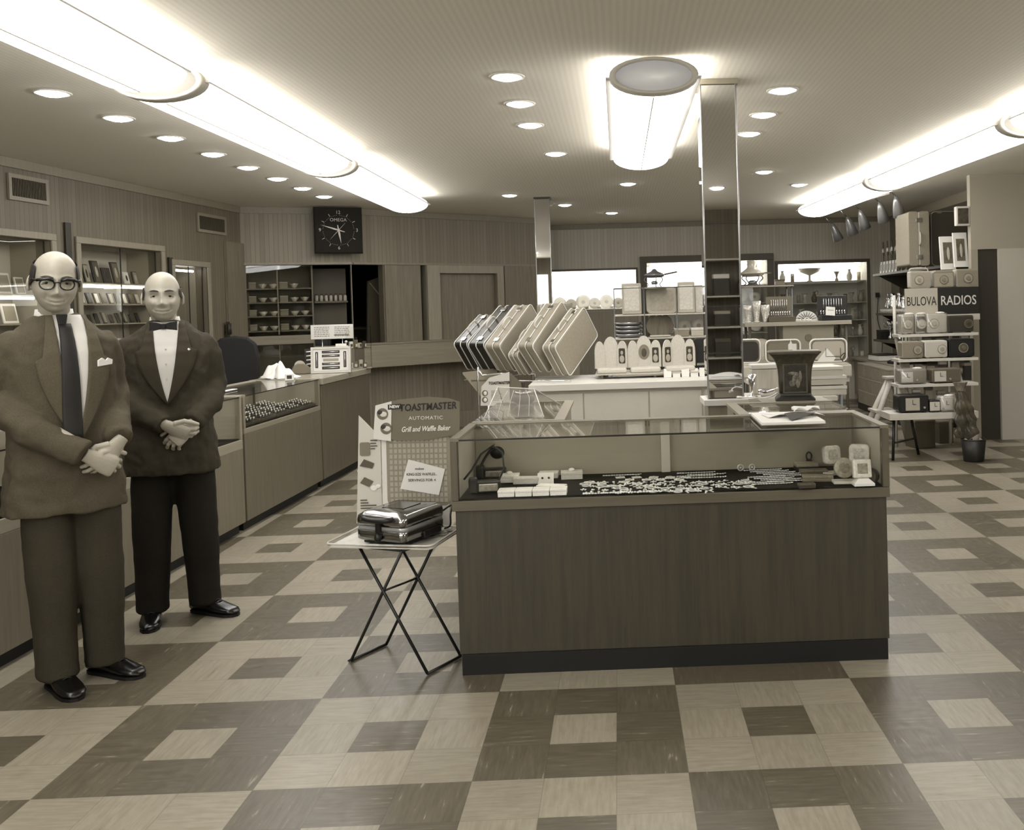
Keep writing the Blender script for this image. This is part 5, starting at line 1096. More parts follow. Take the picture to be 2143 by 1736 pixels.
for x, y in ((b_.x + .03, 4.5), (b_.x + .1, 4.95), (.47, 4.98)): G().tube([(x, y, z0 - (.1 if x < .4 else 0)), (x, y, .0)], .009, 8).obj('leg', CHROME, t)
G().tube([(a_.x + .0, 4.5, z0), (a_.x + .1, 4.98, z0)], .006, 8).obj('end_rail', CHROME, t)
# second cardboard sign in a wire frame
sgn = thing('cardboard_sign', 'smaller white toaster advertising card in a wire frame, in front of the suitcases', 'sign', at(1040, 850, y=3.0), .1)
s0 = sgn.location.copy(); F2 = 1944 / 5.9
def sg(px, py): q = at(px, py, y=3.0) - s0; return (q.x, q.z)
G().prism([sg(1018, 848), sg(1066, 850), sg(1066, 778), sg(1024, 790), sg(1008, 808), sg(1006, 848)], -.004, .002).obj('card', mat(.82, .6), sgn)
G().prism([sg(1067, 848), sg(1090, 850), sg(1090, 800), sg(1067, 780)], 0, .005).obj('folded_wing', mat(.42, .6), sgn, rot=(0, 0, .1))
q = sg(1045, 801); text('TOASTMASTER', .024, DARK, sgn, (q[0], -.0055, q[1]), sx=.82, bold=.001)
for (a, b) in ((1015, 822), (1015, 836)):
    q = sg(a, b); G().cyl((q[0], -.006, q[1]), (q[0], -.0045, q[1]), .019, 18).obj('toast_picture', mat(.4, .6), sgn); G().ball((q[0] + .003, -.0065, q[1]), (.011, .001, .013), 10, 6).obj('plate_picture', WHITE, sgn)
g = G()
for k in range(7): q = sg(1028, 818 + 3.2 * k); g.box(q[0], q[0] + .05 + .01 * (k % 3), -.0055, -.0045, q[1] - .002, q[1] + .002)
g.obj('print', mat(.55, .6), sgn)
q0, q1 = sg(1003, 880), sg(1003, 786); q2 = sg(1062, 783)
G().tube(sp([(q0[0], .02, -s0.z + .02), (q0[0], .02, q1[1] - .03), (q1[0] + .02, .02, q1[1]), (q2[0], .02, q2[1]), (q2[0] + .01, .02, q2[1] - .06)], 3), .006, 8).obj('wire_frame', CHROME, sgn)
G().tube([(q2[0] + .01, .02, q2[1] - .06), (q2[0] + .01, .02, -s0.z + .006), (q0[0], .02, -s0.z + .02)], .006, 8).obj('wire_stand', CHROME, sgn)
# flat tray of dark inlay lying on the counter
t = thing('flat_case', 'flat pale case with dark slot lying open on the white counter', 'case', at(1337, 788, z=CT), .0); G().prism(rrect(.42, .22, .01), 0, .014, M=Matrix.Translation((0, 0, 0)) @ Matrix.Rotation(PI / 2, 4, 'X') @ Matrix.Scale(1, 4)).obj('base', mat(.78, .5), t, loc=(0, 0, .0145)); G().box(-.17, .17, -.07, .07, .0148, .017).obj('dark_inlay', mat(.16, .6), t); G().box(-.15, .15, -.045, .045, .0172, .0185).obj('pale_inlay', mat(.6, .6), t)
t = thing('white_leaflets', 'row of upright white leaflets at the right end of the white counter', 'leaflets', at(1445, 790, z=CT) + Vector((0, .1, 0)), 0)
for k in range(5): G().box(-.2 + .07 * k, -.14 + .07 * k, .01 * (k % 2), .01 * (k % 2) + .002, 0, .07).obj('leaflet', mat(.84, .7), t, rot=(-.3, 0, 0))
t = thing('white_bow', 'little white ribbon bow lying at the left of the flat case on the white counter', 'ribbon', at(1262, 790, z=CT)); G().ball((-.02, 0, .014), (.022, .014, .013), 10, 8).ball((.022, 0, .014), (.022, .014, .013), 10, 8).obj('loops', WHITE, t); G().ball((0, 0, .016), .009, 8, 6).obj('knot', CREAM, t)
# riser and arched gift cases
RZ = at(1350, 778, y=4.42).z
t = thing('counter_riser', 'low white riser board along the back of the white counter', 'shelf', (1.42, 4.55, CT)); G().box(-.42, .5, -.2, .2, RZ - CT - .012, RZ - CT - .001).obj('board', mat(.7, .5), t)
for x in (-.38, .04, .46): G().box(x, x + .02, -.15, .15, 0, RZ - CT - .013).obj('foot', mat(.5, .5), t)
def arch(w_, h, n=10): return [(-w_ / 2, 0), (w_ / 2, 0)] + [(w_ / 2 * math.cos(k * PI / n) ** 1 if True else 0, h * .55 + h * .45 * math.sin(k * PI / n)) for k in range(n + 1)]
def gift(label, px, py, w_, pics, y=4.45):
    p = at(px, py, y=y); p.z = RZ
    t = thing('arched_gift_case', label, 'gift case', p, .05, 'white arched gift cases on the white counter'); m = mat(.74, .5, noise=.03, scale=(60, 60, 60))
    G().box(-w_ * .46, w_ * .46, -.1, .06, 0, .04).obj('tray', m, t, bevel=.012)
    G().prism(arch(w_ * .5, .25), .0, .012).obj('centre_panel', m, t, loc=(0, .05, .035))
    for s in (-1, 1):
        wg = G().prism(arch(w_ * .36, .215), .0, .012).obj('side_panel', m, t, loc=(s * w_ * .35, .02, .035), rot=(0, 0, -s * .5))
        if s in pics:
            G().prism([(x, z + .095) for x, z in rrect(w_ * .22, .12, .01)], -.003, -.001).obj('picture', mat(.2, .5), wg); G().ball((0, -.0035, .12), (.012, .001, .016), 10, 6).ball((0, -.0035, .07), (.022, .001, .03), 10, 6).obj('figure', mat(.62, .5), wg)
    if 0 in pics:
        o = [(w_ * .17 * math.cos(k * PI / 10), .12 + .06 * math.sin(k * PI / 10)) for k in range(20)]
        G().prism(o, -.003, -.001).obj('oval_picture', mat(.45, .5), bpy_last(t, 'centre_panel')); G().ball((0, -.0035, .115), (w_ * .08, .001, .035), 10, 6).obj('figure', mat(.25, .5), bpy_last(t, 'centre_panel'))
    return t
def bpy_last(t, nm): return [c for c in bpy.data.objects if c.parent == t and c.name.startswith(nm)][0]
gift('white arched gift case with one small portrait, just right of the suitcases', 1280, 778, .25, (1,)); gift('white arched gift case with oval picture and dark portrait, middle of the three', 1350, 778, .255, (0, 1)); gift('white arched gift case with plain centre, rightmost beside the mirrored pillar', 1422, 778, .25, (-1, 1))
t = thing('dark_case', 'black upright case beside the mirrored pillar on the white counter', 'case', at(1468, 770, y=4.62), .0); t.location.z = RZ; G().prism([(x, z + .125) for x, z in rrect(.13, .25, .03)], -.05, .05).obj('shell', mat(.08, .5), t, bevel=.006); G().box(-.04, .04, -.058, -.0505, .03, .05).obj('clasp', CHROME, t)
t = thing('dark_fan', 'dark round-topped board behind the middle arched gift case', 'board', at(1396, 770, y=4.68), 0); t.location.z = RZ; G().prism(arch(.16, .24), 0, .012).obj('board', mat(.17, .5), t); G().box(-.05, .05, -.03, .03, 0, .01).obj('foot', DARK, t)
# wire etagere behind
EY = 5.25
et = thing('wire_etagere', 'thin wire shelf stand with three tiers behind the white counter', 'shelf stand', (1.56, EY, 0))
WR = mat(.42, .35, .6)
zA, zB, zC = at(1380, 656, y=EY).z, at(1330, 706, y=EY).z, at(1300, 604, y=EY).z
for x in (-.40, -.14, .14, .4):
    for y in (-.13, .13): G().cyl((x, y, 0), (x, y, zC), .004, 8).obj('post', WR, et)
for z in (zA, zB): G().box(-.40, .40, -.13, .13, z - .012, z).obj('glass_shelf', mat(.72, .15), et)
G().tube([(-.4, -.13, zC), (.4, -.13, zC), (.4, .13, zC), (-.4, .13, zC)], .004, 6, closed=True).obj('top_wire', WR, et)
def onA(px): q = at(px, 640, y=EY); q.z = zA + .001; return q
def onB(px): q = at(px, 690, y=EY); q.z = zB + .001; return q
def upright(name, label, cat, p, w_, h, d, v, fv, lean, rad=.02, rz=0.):
    t = thing(name, label, cat, p, rz, None, rot=(-lean, 0, rz)); G().prism([(x, z + h / 2) for x, z in rrect(w_, h, rad)], -d / 2, d / 2).obj('board', mat(v, .35), t, bevel=.003); G().prism([(x, z + h / 2) for x, z in rrect(w_ * .78, h * .8, rad)], -d / 2 - .003, -d / 2 - .0005).obj('face', mat(fv, .3, noise=.06, scale=(40, 40, 40)), t); return t
upright('boxed_glassware', 'box wrapped in clear film leaning left on the upper etagere shelf', 'box', onA(1322) + Vector((0, -.05, 0)), .17, .27, .05, .58, .7, .12, .01); upright('serving_tray', 'rectangular metal tray with round corners standing on the upper etagere shelf', 'tray', onA(1385), .27, .23, .02, .6, .55, .08, .04)
upright('boxed_glassware', 'box wrapped in clear film leaning right on the upper etagere shelf', 'box', onA(1436) + Vector((0, -.03, 0)), .15, .27, .05, .6, .72, .1, .01, -.1); upright('pale_panel', 'pale upright box at the right end of the upper etagere shelf', 'box', onA(1466), .1, .24, .06, .7, .75, .04, .01)
t = thing('chafing_dish', 'covered dish with long handle raised on curled legs, on top of the etagere', 'chafing dish', at(1370, 602, y=EY), .05); t.location.z = zC - .0
G().lathe([(.06, .09), (.085, .1), (.09, .115), (.075, .125), (.03, .145), (.012, .165), (.001, .168)], 24).obj('pan', mat(.4, .3, .6), t); G().tube([(.088, 0, .115), (.2, -.02, .135)], .007, 8).obj('handle', DARK, t)
for k in range(3): a = k * 2.09 + .6; G().tube(sp([(.075 * math.cos(a), .075 * math.sin(a), .1), (.095 * math.cos(a), .095 * math.sin(a), .07), (.06 * math.cos(a), .06 * math.sin(a), .03), (.085 * math.cos(a), .085 * math.sin(a), .004)], 4), .004, 6).obj('leg', WR, t)
G().lathe([(.025, .03), (.03, .05), (.02, .06), (.001, .06)], 16).obj('burner', mat(.5, .3, .6), t); G().tube([(.09 * math.cos(k * PI / 8), .09 * math.sin(k * PI / 8), .004) for k in range(16)], .004, 6, closed=True).obj('base_ring', WR, t); G().box(-.1, .1, -.132, .12, -.006, -.001).obj('trivet', mat(.6, .3), t)
t = thing('stack_of_bowls', 'stacked broad metal bowls on the lower etagere shelf at left', 'bowls', onB(1315) , 0)
for k in range(4): G().lathe([(.09, .002 + .034 * k), (.118, .012 + .034 * k), (.125, .033 + .034 * k), (.12, .033 + .034 * k), (.085, .008 + .034 * k)], 28).obj('bowl', mat(.55, .22, .7), t)
t = thing('scalloped_tray', 'dark scalloped tray standing upright on the lower etagere shelf', 'tray', onB(1381), 0, rot=(-.1, 0, 0))
o = [(.06, 0), (.11, .045), (.125, .1), (.1, .16)] + [(x, .18 + .018 * abs(math.sin((x + .08) / .16 * 3 * PI))) for x in [.08 - .16 * k / 18 for k in range(19)]] + [(-.1, .16), (-.125, .1), (-.11, .045), (-.06, 0)]
G().prism(o, -.008, .008).obj('plate', mat(.36, .3, .3, noise=.05, scale=(60, 60, 6)), t, bevel=.003); G().box(-.09, .09, -.05, .03, -.002, .012).obj('foot', mat(.7, .3), t)
for i, (px, w_, h, v) in enumerate(((1426, .13, .07, .5), (1462, .14, .07, .68))):
    t = thing('metal_box', ('dark metal box', 'pale metal box')[i] + ' on the lower etagere shelf toward the pillar', 'box', onB(px), .0); G().box(-w_ / 2, w_ / 2, -.06, .06, 0, h * .7).obj('base', mat(v, .3), t, bevel=.004); G().box(-w_ / 2 - .003, w_ / 2 + .003, -.063, .063, h * .7 + .001, h).obj('lid', mat(v + .12, .3), t, bevel=.004)
# ------------------------------------------------------------------ three lit showcase windows in the back wall
def niche(label, x0, x1, z0, z1, dep, back, shelves, glow, frame, lampz=None, group='lit showcases in the back wall'):
    t = thing('lit_showcase', label, 'display cabinet', (0, YB, 0), 0, group); f = frame
    FM = mat(.30, .5)
    d0 = -.05 if f > .06 else -.015
    G().box(x0 - f, x1 + f, d0, -.002, z1, z1 + f).box(x0 - f, x0, d0, -.002, z0, z1).box(x1, x1 + f, d0, -.002, z0, z1).obj('frame', FM, t, bevel=.003)
    G().box(x0 - .01, x1 + .01, d0, -.002, z0 - .03, z0).obj('sill', mat(.55, .5), t)
    G().box(x0, x1, dep, dep + .02, z0, z1).obj('back_panel', mat(back, .8), t)
    G().box(x0 - .02, x0 - .001, .122, dep + .02, z0, z1).box(x1 + .001, x1 + .02, .122, dep + .02, z0, z1).box(x0, x1, .122, dep, z1 + .001, z1 + .02).box(x0, x1, .122, dep, z0 - .02, z0 - .001).obj('carcass', mat(.8, .8), t)
    for z in shelves: G().box(x0 + .005, x1 - .005, .04, dep - .005, z - .008, z).obj('glass_shelf', mat(.8, .2), t)
    for a, b in glow: G().box(x0 + .002, x1 - .002, dep - .012, dep - .002, a, b).obj('light_panel', lampmat(CASE * .5), t)
    G().cyl((x0 + .05, .16, z1 - .03), (x1 - .05, .16, z1 - .03), .015, 10).obj('tube_lamp', lampmat(CASE * 2.2), t)
    G().box(x0 + .002, x1 - .002, .02, .025, z0 + .002, z1 - .002).obj('glass_front', GL, t)
    return t
niche('lit showcase window at the left of the back wall, filled with pale plates', *WIN[0], .5, .85, (), ((1.52, 2.045),), .03)
niche('middle lit showcase window in a raised dark frame, partly behind the mirrored pillar', *WIN[1], .6, .86, (1.05, 1.5, 1.78), ((1.78, 2.1),), .1)
niche('lit showcase window at the right of the back wall, with shelves of glassware', *WIN[2], .6, .84, (.95, 1.2, 1.47, 1.80), ((1.80, 2.06),), .05)
G_t = G().box(.2, 1.5, -.012, -.003, .0, 1.43); struct(G_t.obj('trim_20', wood(.52, .03), loc=(0, YB, 0)))
PL = mat(.8, .25); plate = None
def addplate(label, x, z, r, y, group):
    global plate
    if plate is None:
        plate = thing('plate', label, 'plate', (x, y, z), 0, group, rot=(-.25, 0, 0)); M_ = Matrix.Translation((0, 0, .1)) @ Matrix.Rotation(PI / 2, 4, 'X')
        G().lathe([(.001, .0), (.055, .0), (.062, .006), (.1, .014), (.1, .018), (.06, .011), (.001, .005)], 28, M=M_).obj('dish', PL, plate); G().lathe([(.02, .0065), (.045, .0065), (.045, .0075), (.02, .0075)], 24, M=M_).obj('pattern', mat(.62, .4), plate); plate.scale = (r / .1,) * 3
    else: dup(plate, (x, y, z), label=label, group=group, scale=r / .1)
for i in range(7): addplate('pale plate propped upright, %s in the left lit showcase' % LEFTP[i], .3 + .18 * i, WIN[0][2] + .003, (.1, .085, .115, .09, .11, .085, .1)[i], YB + (.25 if i % 2 else .36), 'plates in the left lit showcase')
for i in range(6):
    t = thing('card_stand', 'small dark-edged card %s at the front of the left lit showcase' % LEFTP[i], 'card', (.34 + .19 * i, YB + .12, WIN[0][2] + .003), .1 * i, 'cards in the left lit showcase', rot=(-.3, 0, 0)); G().box(-.03, .03, 0, .004, 0, .04).obj('card', mat(.75, .6), t); G().box(-.02, .02, -.001, -.0002, .012, .03).obj('print', mat(.45, .6), t)
for i in range(8): addplate('pale dish propped %s on the upper shelf of the middle lit showcase' % LEFTP[i], 1.78 + .22 * i, 1.505, (.11, .09, .12)[i % 3], YB + .35, 'dishes in the middle lit showcase')
for i in range(8): addplate('pale dish propped %s on the lower shelf of the middle lit showcase' % LEFTP[i], 1.78 + .22 * i, 1.055, (.12, .1, .11)[i % 3], YB + .35, 'dishes in the middle lit showcase')
def vase(label, p, prof, m, name='vase', cat='vase', group=None, band=None, handle=False, rz=0.):
    t = thing(name, label, cat, p, rz, group); G().lathe(prof, 16).obj('body', m, t); r, z = prof[len(prof) // 2]
    G().lathe([(r + .0005, z - .004), (r + .003, z), (r + .0005, z + .004)], 16).obj('band', band or mat(.5, .3), t)
    if handle: G().tube(sp([(r, 0, z + .02), (r + .035, 0, z + .03), (r + .04, 0, z - .02), (r, 0, z - .03)], 4), .004, 6).obj('handle', m, t)
    return t
V1 = [(.025, 0), (.03, .01), (.012, .05), (.02, .09), (.045, .14), (.042, .14), (.016, .09), (.001, .06)]; V2 = [(.03, 0), (.042, .03), (.045, .08), (.025, .12), (.018, .15), (.026, .17), (.022, .17), (.001, .15)]; V3 = [(.028, 0), (.028, .12), (.026, .12), (.026, .01), (.001, .01)]; V4 = [(.03, 0), (.012, .015), (.01, .07), (.09, .11), (.11, .15), (.105, .15), (.08, .115), (.001, .1)]
rnd = random.Random(9)
for zi, (z, n_) in enumerate(((.603, 9), (.953, 10), (1.203, 10), (1.473, 11), (1.803, 8))):
    for i in range(n_):
        x = 3.72 + 1.2 * i / (n_ - 1); pr = (V1, V2, V3)[(i + zi) % 3]
        if zi == 4 and i == 3: vase('broad footed bowl on the top shelf of the right lit showcase', (4.15, YB + .2, z), [(r * 1.6, q * 1.3) for r, q in V4], mat(.66, .3), 'footed_bowl', 'bowl'); continue
        if zi == 4 and i in (2, 4): continue
        vase('%s piece %s on the %s shelf of the right lit showcase' % (('pale goblet', 'pale jug', 'straight tumbler')[(i + zi) % 3], LEFTP[i], ('bottom', 'second', 'third', 'fourth', 'top')[zi]), (x, YB + .14 + .1 * (i % 2), z), pr, mat((.82, .55, .72, .35)[(i * 7 + zi) % 4], .25), ('goblet', 'jug', 'tumbler')[(i + zi) % 3], 'glassware', 'glassware in the right lit showcase', handle=(i + zi) % 3 == 1)
# tall brass fondue stand, near the pillar in the middle showcase view
t = thing('fondue_set', 'covered fondue pan on a curled wire stand, just right of the mirrored pillar', 'fondue set', at(1575, 598, y=7.0), .0)
G().lathe([(.1, .1), (.13, .125), (.14, .135), (.12, .145), (.06, .19), (.055, .2), (.055, .27), (.001, .275)], 24).obj('pan', mat(.7, .3, .3), t); G().box(-.16, .2, -.02, .02, .128, .142).obj('handle', mat(.35, .4), t)
for k in range(4): a = k * PI / 2 + .4; G().tube(sp([(.11 * math.cos(a), .11 * math.sin(a), .11), (.13 * math.cos(a), .13 * math.sin(a), .08), (.08 * math.cos(a), .08 * math.sin(a), .03), (.12 * math.cos(a), .12 * math.sin(a), .004)], 4), .006, 6).obj('leg', WR, t)
G().lathe([(.04, .01), (.045, .05), (.02, .06), (.001, .06)], 14).obj('burner', mat(.5, .3, .6), t); G().tube([(.12 * math.cos(k * PI / 10), .12 * math.sin(k * PI / 10), .004) for k in range(20)], .005, 6, closed=True).obj('base_ring', WR, t)
sb = t.location.copy()
t = thing('display_shelf', 'tall pale display stand carrying the fondue pan and a dark tin, right of the pillar', 'shelf stand', (sb.x + .08, 7.05, 0)); G().box(-.24, .34, -.17, .17, sb.z - .016, sb.z - .002).obj('top_shelf', mat(.6, .3), t)
for x in (-.22, .32):
    for y in (-.15, .15): G().cyl((x, y, 0), (x, y, sb.z - .017), .008, 8).obj('post', WR, t)
G().box(-.24, .34, -.17, .17, .98, .994).obj('lower_shelf', mat(.6, .3), t)
t = thing('tin', 'small dark square tin on the display stand beside the fondue pan', 'tin', (sb.x + .29, 7.0, sb.z)); G().box(-.05, .05, -.04, .04, 0, .045).obj('body', mat(.4, .4), t, bevel=.003); G().box(-.052, .052, -.042, .042, .046, .062).obj('lid', mat(.25, .4), t, bevel=.003)
# ------------------------------------------------------------------ flatware stand
FY = 6.2
zf = at(1660, 672, y=FY).z; zc = at(1580, 672, y=FY).z
x0, x1 = at(1555, 690, y=FY).x, at(1775, 690, y=FY).x
t = thing('flatware_stand', 'long display stand of open cutlery chests in front of the right lit showcase', 'display stand', (0, FY, 0))
G().box(x0, x1, -.15, .2, zf - .04, zf - .002).obj('top', mat(.62, .4), t, bevel=.003); a, b = at(1635, 700, y=FY).x, at(1740, 700, y=FY).x; G().box(a, b, -.1, .12, at(1660, 730, y=FY).z, zf - .041).obj('drawer_box', mat(.55, .5), t)
g0 = at(1692, 706, y=FY - .1); G().cyl((g0.x, -.106, g0.z), (g0.x, -.1005, g0.z), .035, 16).obj('emblem', mat(.42, .5), t)
for x in (x0 + .05, x1 - .05):
    for y in (-.12, .17): G().cyl((x, y, 0), (x, y, zf - .041), .014, 10).obj('leg', mat(.3, .5), t)
def chest(label, pxa, pxb, top, v, y):
    a, b = at(pxa, 660, y=y).x, at(pxb, 660, y=y).x; h = at((pxa + pxb) / 2, top, y=y).z - zf; w_ = b - a
    t = thing('cutlery_chest', label, 'cutlery chest', ((a + b) / 2, y, zf - .001), 0, 'open cutlery chests on the stand')
    G().box(-w_ / 2, w_ / 2, .0, .03, .03, h).obj('lid', mat(v, .5), t, rot=(-.06, 0, 0), bevel=.004); G().box(-w_ / 2, w_ / 2, -.17, -.005, .0, .05).obj('tray', mat(v * .8, .5), t, bevel=.003)
    lid = bpy_last(t, 'lid')
    for k in range(8): x = -w_ * .3 + w_ * .6 * k / 7; G().tube([(x, -.005, h * .42), (x, -.005, h * .88)], [.005, .0035], 6).obj('knife', SILVER, lid)
    for k in range(10): x = -w_ * .4 + w_ * .8 * k / 9; sfk = G().tube([(x, -.006, h * .08 + .03), (x, -.006, h * .32)], .0035, 6); sfk.ball((x, -.006, h * .36), (.008, .003, .014), 8, 6); sfk.obj('spoon', SILVER, lid)
    return t
chest('grey open cutlery chest at the left of the display stand', 1604, 1658, 620, .4, FY + .06); chest('black open cutlery chest at the right of the display stand', 1712, 1774, 618, .1, FY + .06)
q = at(1737, 660, y=FY - .13); t = thing('price_card', 'small white card leaning in front of the black cutlery chest', 'card', (q.x, FY - .145, zf + .05), -.1, rot=(-.2, .1, 0)); G().box(-.045, .045, 0, .003, .0, .085).obj('card', WHITE, t); G().box(-.03, .03, -.001, -.0002, .05, .055).obj('print', mat(.5, .6), t)
a = at(1690, 672, y=FY).x
fn = thing('cutlery_fan', 'white half-round holder of fanned cutlery between the two chests', 'cutlery holder', (a, FY + .05, zf - .001)); G().prism([(.11 * math.cos(k * PI / 12), .1 * math.sin(k * PI / 12)) for k in range(13)], -.01, .0).obj('holder', WHITE, fn)
for k in range(9): q = .35 + k * .3; G().tube([(.04 * math.cos(q), -.014, .04 * math.sin(q)), (.1 * math.cos(q), -.014, .09 * math.sin(q))], .004, 6).obj('handle', mat(.5, .3, .5), fn)
for i in range(5):
    t = thing('salt_cup', 'tiny dark-topped cup, %s in the row before the cutlery fan' % LEFTP[i], 'cup', (a - .13 + .036 * i, FY - .08, zf - .001), 0, 'tiny cups before the cutlery fan'); G().lathe([(.008, 0), (.014, .012), (.013, .022), (.001, .02)], 10).obj('body', WHITE, t); G().ball((0, 0, .024), (.009, .009, .006), 8, 6).obj('top', DARK, t)
for i in range(3):
    t = thing('crystal_vase', ('small', 'tall', 'broad')[i] + ' sparkling glass vase at the left end of the cutlery stand', 'vase', (x0 + .05 + .085 * i, FY - .02, zf - .001), 0, 'glass vases at the left of the cutlery stand'); G().lathe([(.03, 0), (.022, .02), (.035 + .006 * i, .12 + .03 * (i == 1)), (.045, .17 + .04 * (i == 1)), (.04, .17), (.001, .03)], 12).obj('body', mat(.78, .08, .2, noise=.2, scale=(90, 90, 90)), t); G().lathe([(.032, .0), (.034, .006), (.03, .01)], 12).obj('foot', SILVER, t)
# white table with open train cases
q0 = at(1600, 790, y=3.55); WTZ = q0.z
t = thing('white_table', 'white display table with thin metal legs behind the urn-shaped ornament', 'table', (0, 3.7, 0)); xa, xb = at(1562, 790, y=3.5).x, at(1772, 790, y=3.5).x
G().box(xa, xb, -.28, .22, WTZ - .035, WTZ).obj('top', mat(.76, .5), t, bevel=.004)
for x in (xa + .03, xb - .05):
    for y in (-.24, .18): G().cyl((x, y, 0), (x, y, WTZ - .036), .012, 10).obj('leg', mat(.4, .4, .5), t)
G().box(xa + .1, xb - .12, -.2, .15, .03, WTZ - .25).obj('shelf_box', mat(.6, .6), t)
def train(label, pxa, pxb, top, y, inner, rz=0., full=False):
    a, b = at(pxa, 770, y=y).x, at(pxb, 770, y=y).x; h = at((pxa + pxb) / 2, top, y=y).z - WTZ; w_ = b - a
    t = thing('train_case', label, 'vanity case', ((a + b) / 2, y, WTZ + .001), rz, 'open vanity cases on the white table')
    m = mat(.5, .5, noise=.03, scale=(90, 90, 90)); eb = mat(.86, .35)
    G().prism([(x, z + h / 2 + .05) for x, z in rrect(w_, h - .09, .035)], .0, .05).obj('lid_shell', m, t, rot=(-.05, 0, 0), bevel=.006)
    G().tube([(x, -.004, z + h / 2 + .05) for x, z in rrect(w_, h - .09, .035)], .006, 8, closed=True).obj('lid_edge', eb, t)
    G().prism([(x, z + h / 2 + .05) for x, z in rrect(w_ - .03, h - .12, .03)], -.004, -.001).obj('lid_lining', mat(inner, .6), t)
    G().box(-w_ / 2, w_ / 2, -.2, -.02, .0, .085).obj('tray_body', mat(.7, .5), t, bevel=.01); G().box(-w_ / 2 + .012, w_ / 2 - .012, -.19, -.03, .0855, .09).obj('tray_lining', mat(.6, .7), t)
    return t
train('open vanity case with black lid lining, half hidden by the mirrored pillar', 1545, 1592, 712, 3.72, .15); train('open vanity case with pale lid lining behind the urn-shaped ornament', 1603, 1676, 713, 3.66, .45, .06)
tc = train('largest open vanity case, with mirror frame in the lid, right of the urn-shaped ornament', 1697, 1772, 711, 3.6, .68, -.08)
G().box(-.02, .085, -.0075, -.0045, .13, .133).box(-.02, -.017, -.0075, -.0045, .133, .19).box(.082, .085, -.0075, -.0045, .133, .19).obj('mirror_frame', mat(.2, .4), tc); G().prism([(-.08, .1), (0, .06), (.05, .12), (-.01, .19)], -.0065, -.0045).obj('leaflet', WHITE, tc)
G().tube(sp([(.09, -.06, .1), (.07, -.08, .13), (.1, -.1, .16), (.08, -.09, .11)], 4), .004, 6).obj('strap', mat(.25, .5), tc)
t = thing('white_tag', 'small white bottle-shaped tag on the rim of the middle vanity case', 'tag', at(1655, 725, y=3.5), 0); G().prism([(-.018, -.03), (.018, -.03), (.018, .015), (.006, .025), (.006, .035), (-.006, .035), (-.006, .025), (-.018, .015)], -.004, 0).obj('tag_card', WHITE, t); G().tube([(0, 0, .034), (.005, .03, .05), (0, .06, .04)], .0015, 5).obj('string', WHITE, t)
t = thing('round_plaque', 'round pale tray standing on edge behind the vanity cases', 'tray', at(1594, 730, y=4.3), 0); r = .062; G().cyl((0, 0, 0), (0, .012, 0), r * 1.3, 32).obj('disc', mat(.62, .5), t); G().cyl((0, -.002, 0), (0, -.0005, 0), r, 28).obj('centre', mat(.68, .5), t)
tp = t.location
t = thing('plaque_stand', 'narrow pale stand holding up the round tray behind the vanity cases', 'stand', (tp.x, 4.32, 0)); G().box(-.06, .06, -.04, .05, .03, tp.z - .085).obj('column', mat(.6, .5), t); G().box(-.12, .12, -.1, .1, 0, .029).obj('base', mat(.5, .5), t)
# low stand with white boxes, silver jug
lz = at(1600, 832, y=2.7).z
t = thing('low_stand', 'low white stand between the mirrored pillar and the white boxes', 'stand', (0, 2.85, 0)); xa, xb = at(1562, 832, y=2.7).x, at(1752, 832, y=2.7).x
G().box(xa, xb, -.17, .2, lz - .03, lz).obj('top', mat(.78, .5), t, bevel=.003); G().box(xa + .03, xb - .03, -.12, .17, .0, lz - .031).obj('body', mat(.62, .6), t)
for i, (z, w_) in enumerate(((.0, .3), (.062, .29), (.118, .24))):
    q = at(1722, 830, y=2.75); t = thing('white_box', ('bottom', 'middle', 'top')[i] + ' white flat box of the stack right of the urn-shaped ornament', 'box', (q.x, 2.86, lz + z + .0008), .05 * (i - 1), 'stacked white boxes'); G().box(-w_ / 2, w_ / 2, -.12, .12, 0, .035).obj('base', mat(.72, .6), t, bevel=.002); G().box(-w_ / 2 - .003, w_ / 2 + .003, -.123, .123, .036, .056).obj('lid', mat(.8, .6), t, bevel=.002)
q = at(1630, 830, y=2.85)
t = thing('white_jar_box', 'pale wide box with ribbed sides behind the urn-shaped ornament at left', 'box', (q.x - .02, 2.95, lz + .0008)); G().box(-.14, .12, -.06, .06, 0, .16).obj('base', mat(.68, .5, noise=.06, scale=(40, 40, 4)), t, bevel=.01); G().box(-.143, .123, -.063, .063, .161, .19).obj('lid', mat(.8, .4), t, bevel=.006)
q = at(1582, 828, y=2.75)
t = thing('pewter_goblet', 'slim silver goblet on the low stand right of the mirrored pillar', 'goblet', (q.x - .02, 2.76, lz + .0008)); G().lathe([(.03, 0), (.01, .012), (.008, .06), (.02, .08), (.028, .14), (.026, .14), (.001, .09)], 16).obj('cup', SILVER, t); G().lathe([(.031, 0), (.034, .004), (.03, .008)], 16).obj('foot', SILVER, t)
t = thing('silver_sauceboat', 'low silver sauceboat beside the slim goblet on the low stand', 'sauceboat', (q.x + .065, 2.74, lz + .0008), .2); G().lathe([(.03, 0), (.035, .012), (.05, .03), (.052, .05), (.046, .05), (.001, .02)], 18, sx=1.15, sy=.7).obj('bowl', SILVER, t); G().tube(sp([(.05, 0, .045), (.085, 0, .05), (.08, 0, .02), (.05, 0, .02)], 4), .005, 6).obj('handle', SILVER, t)
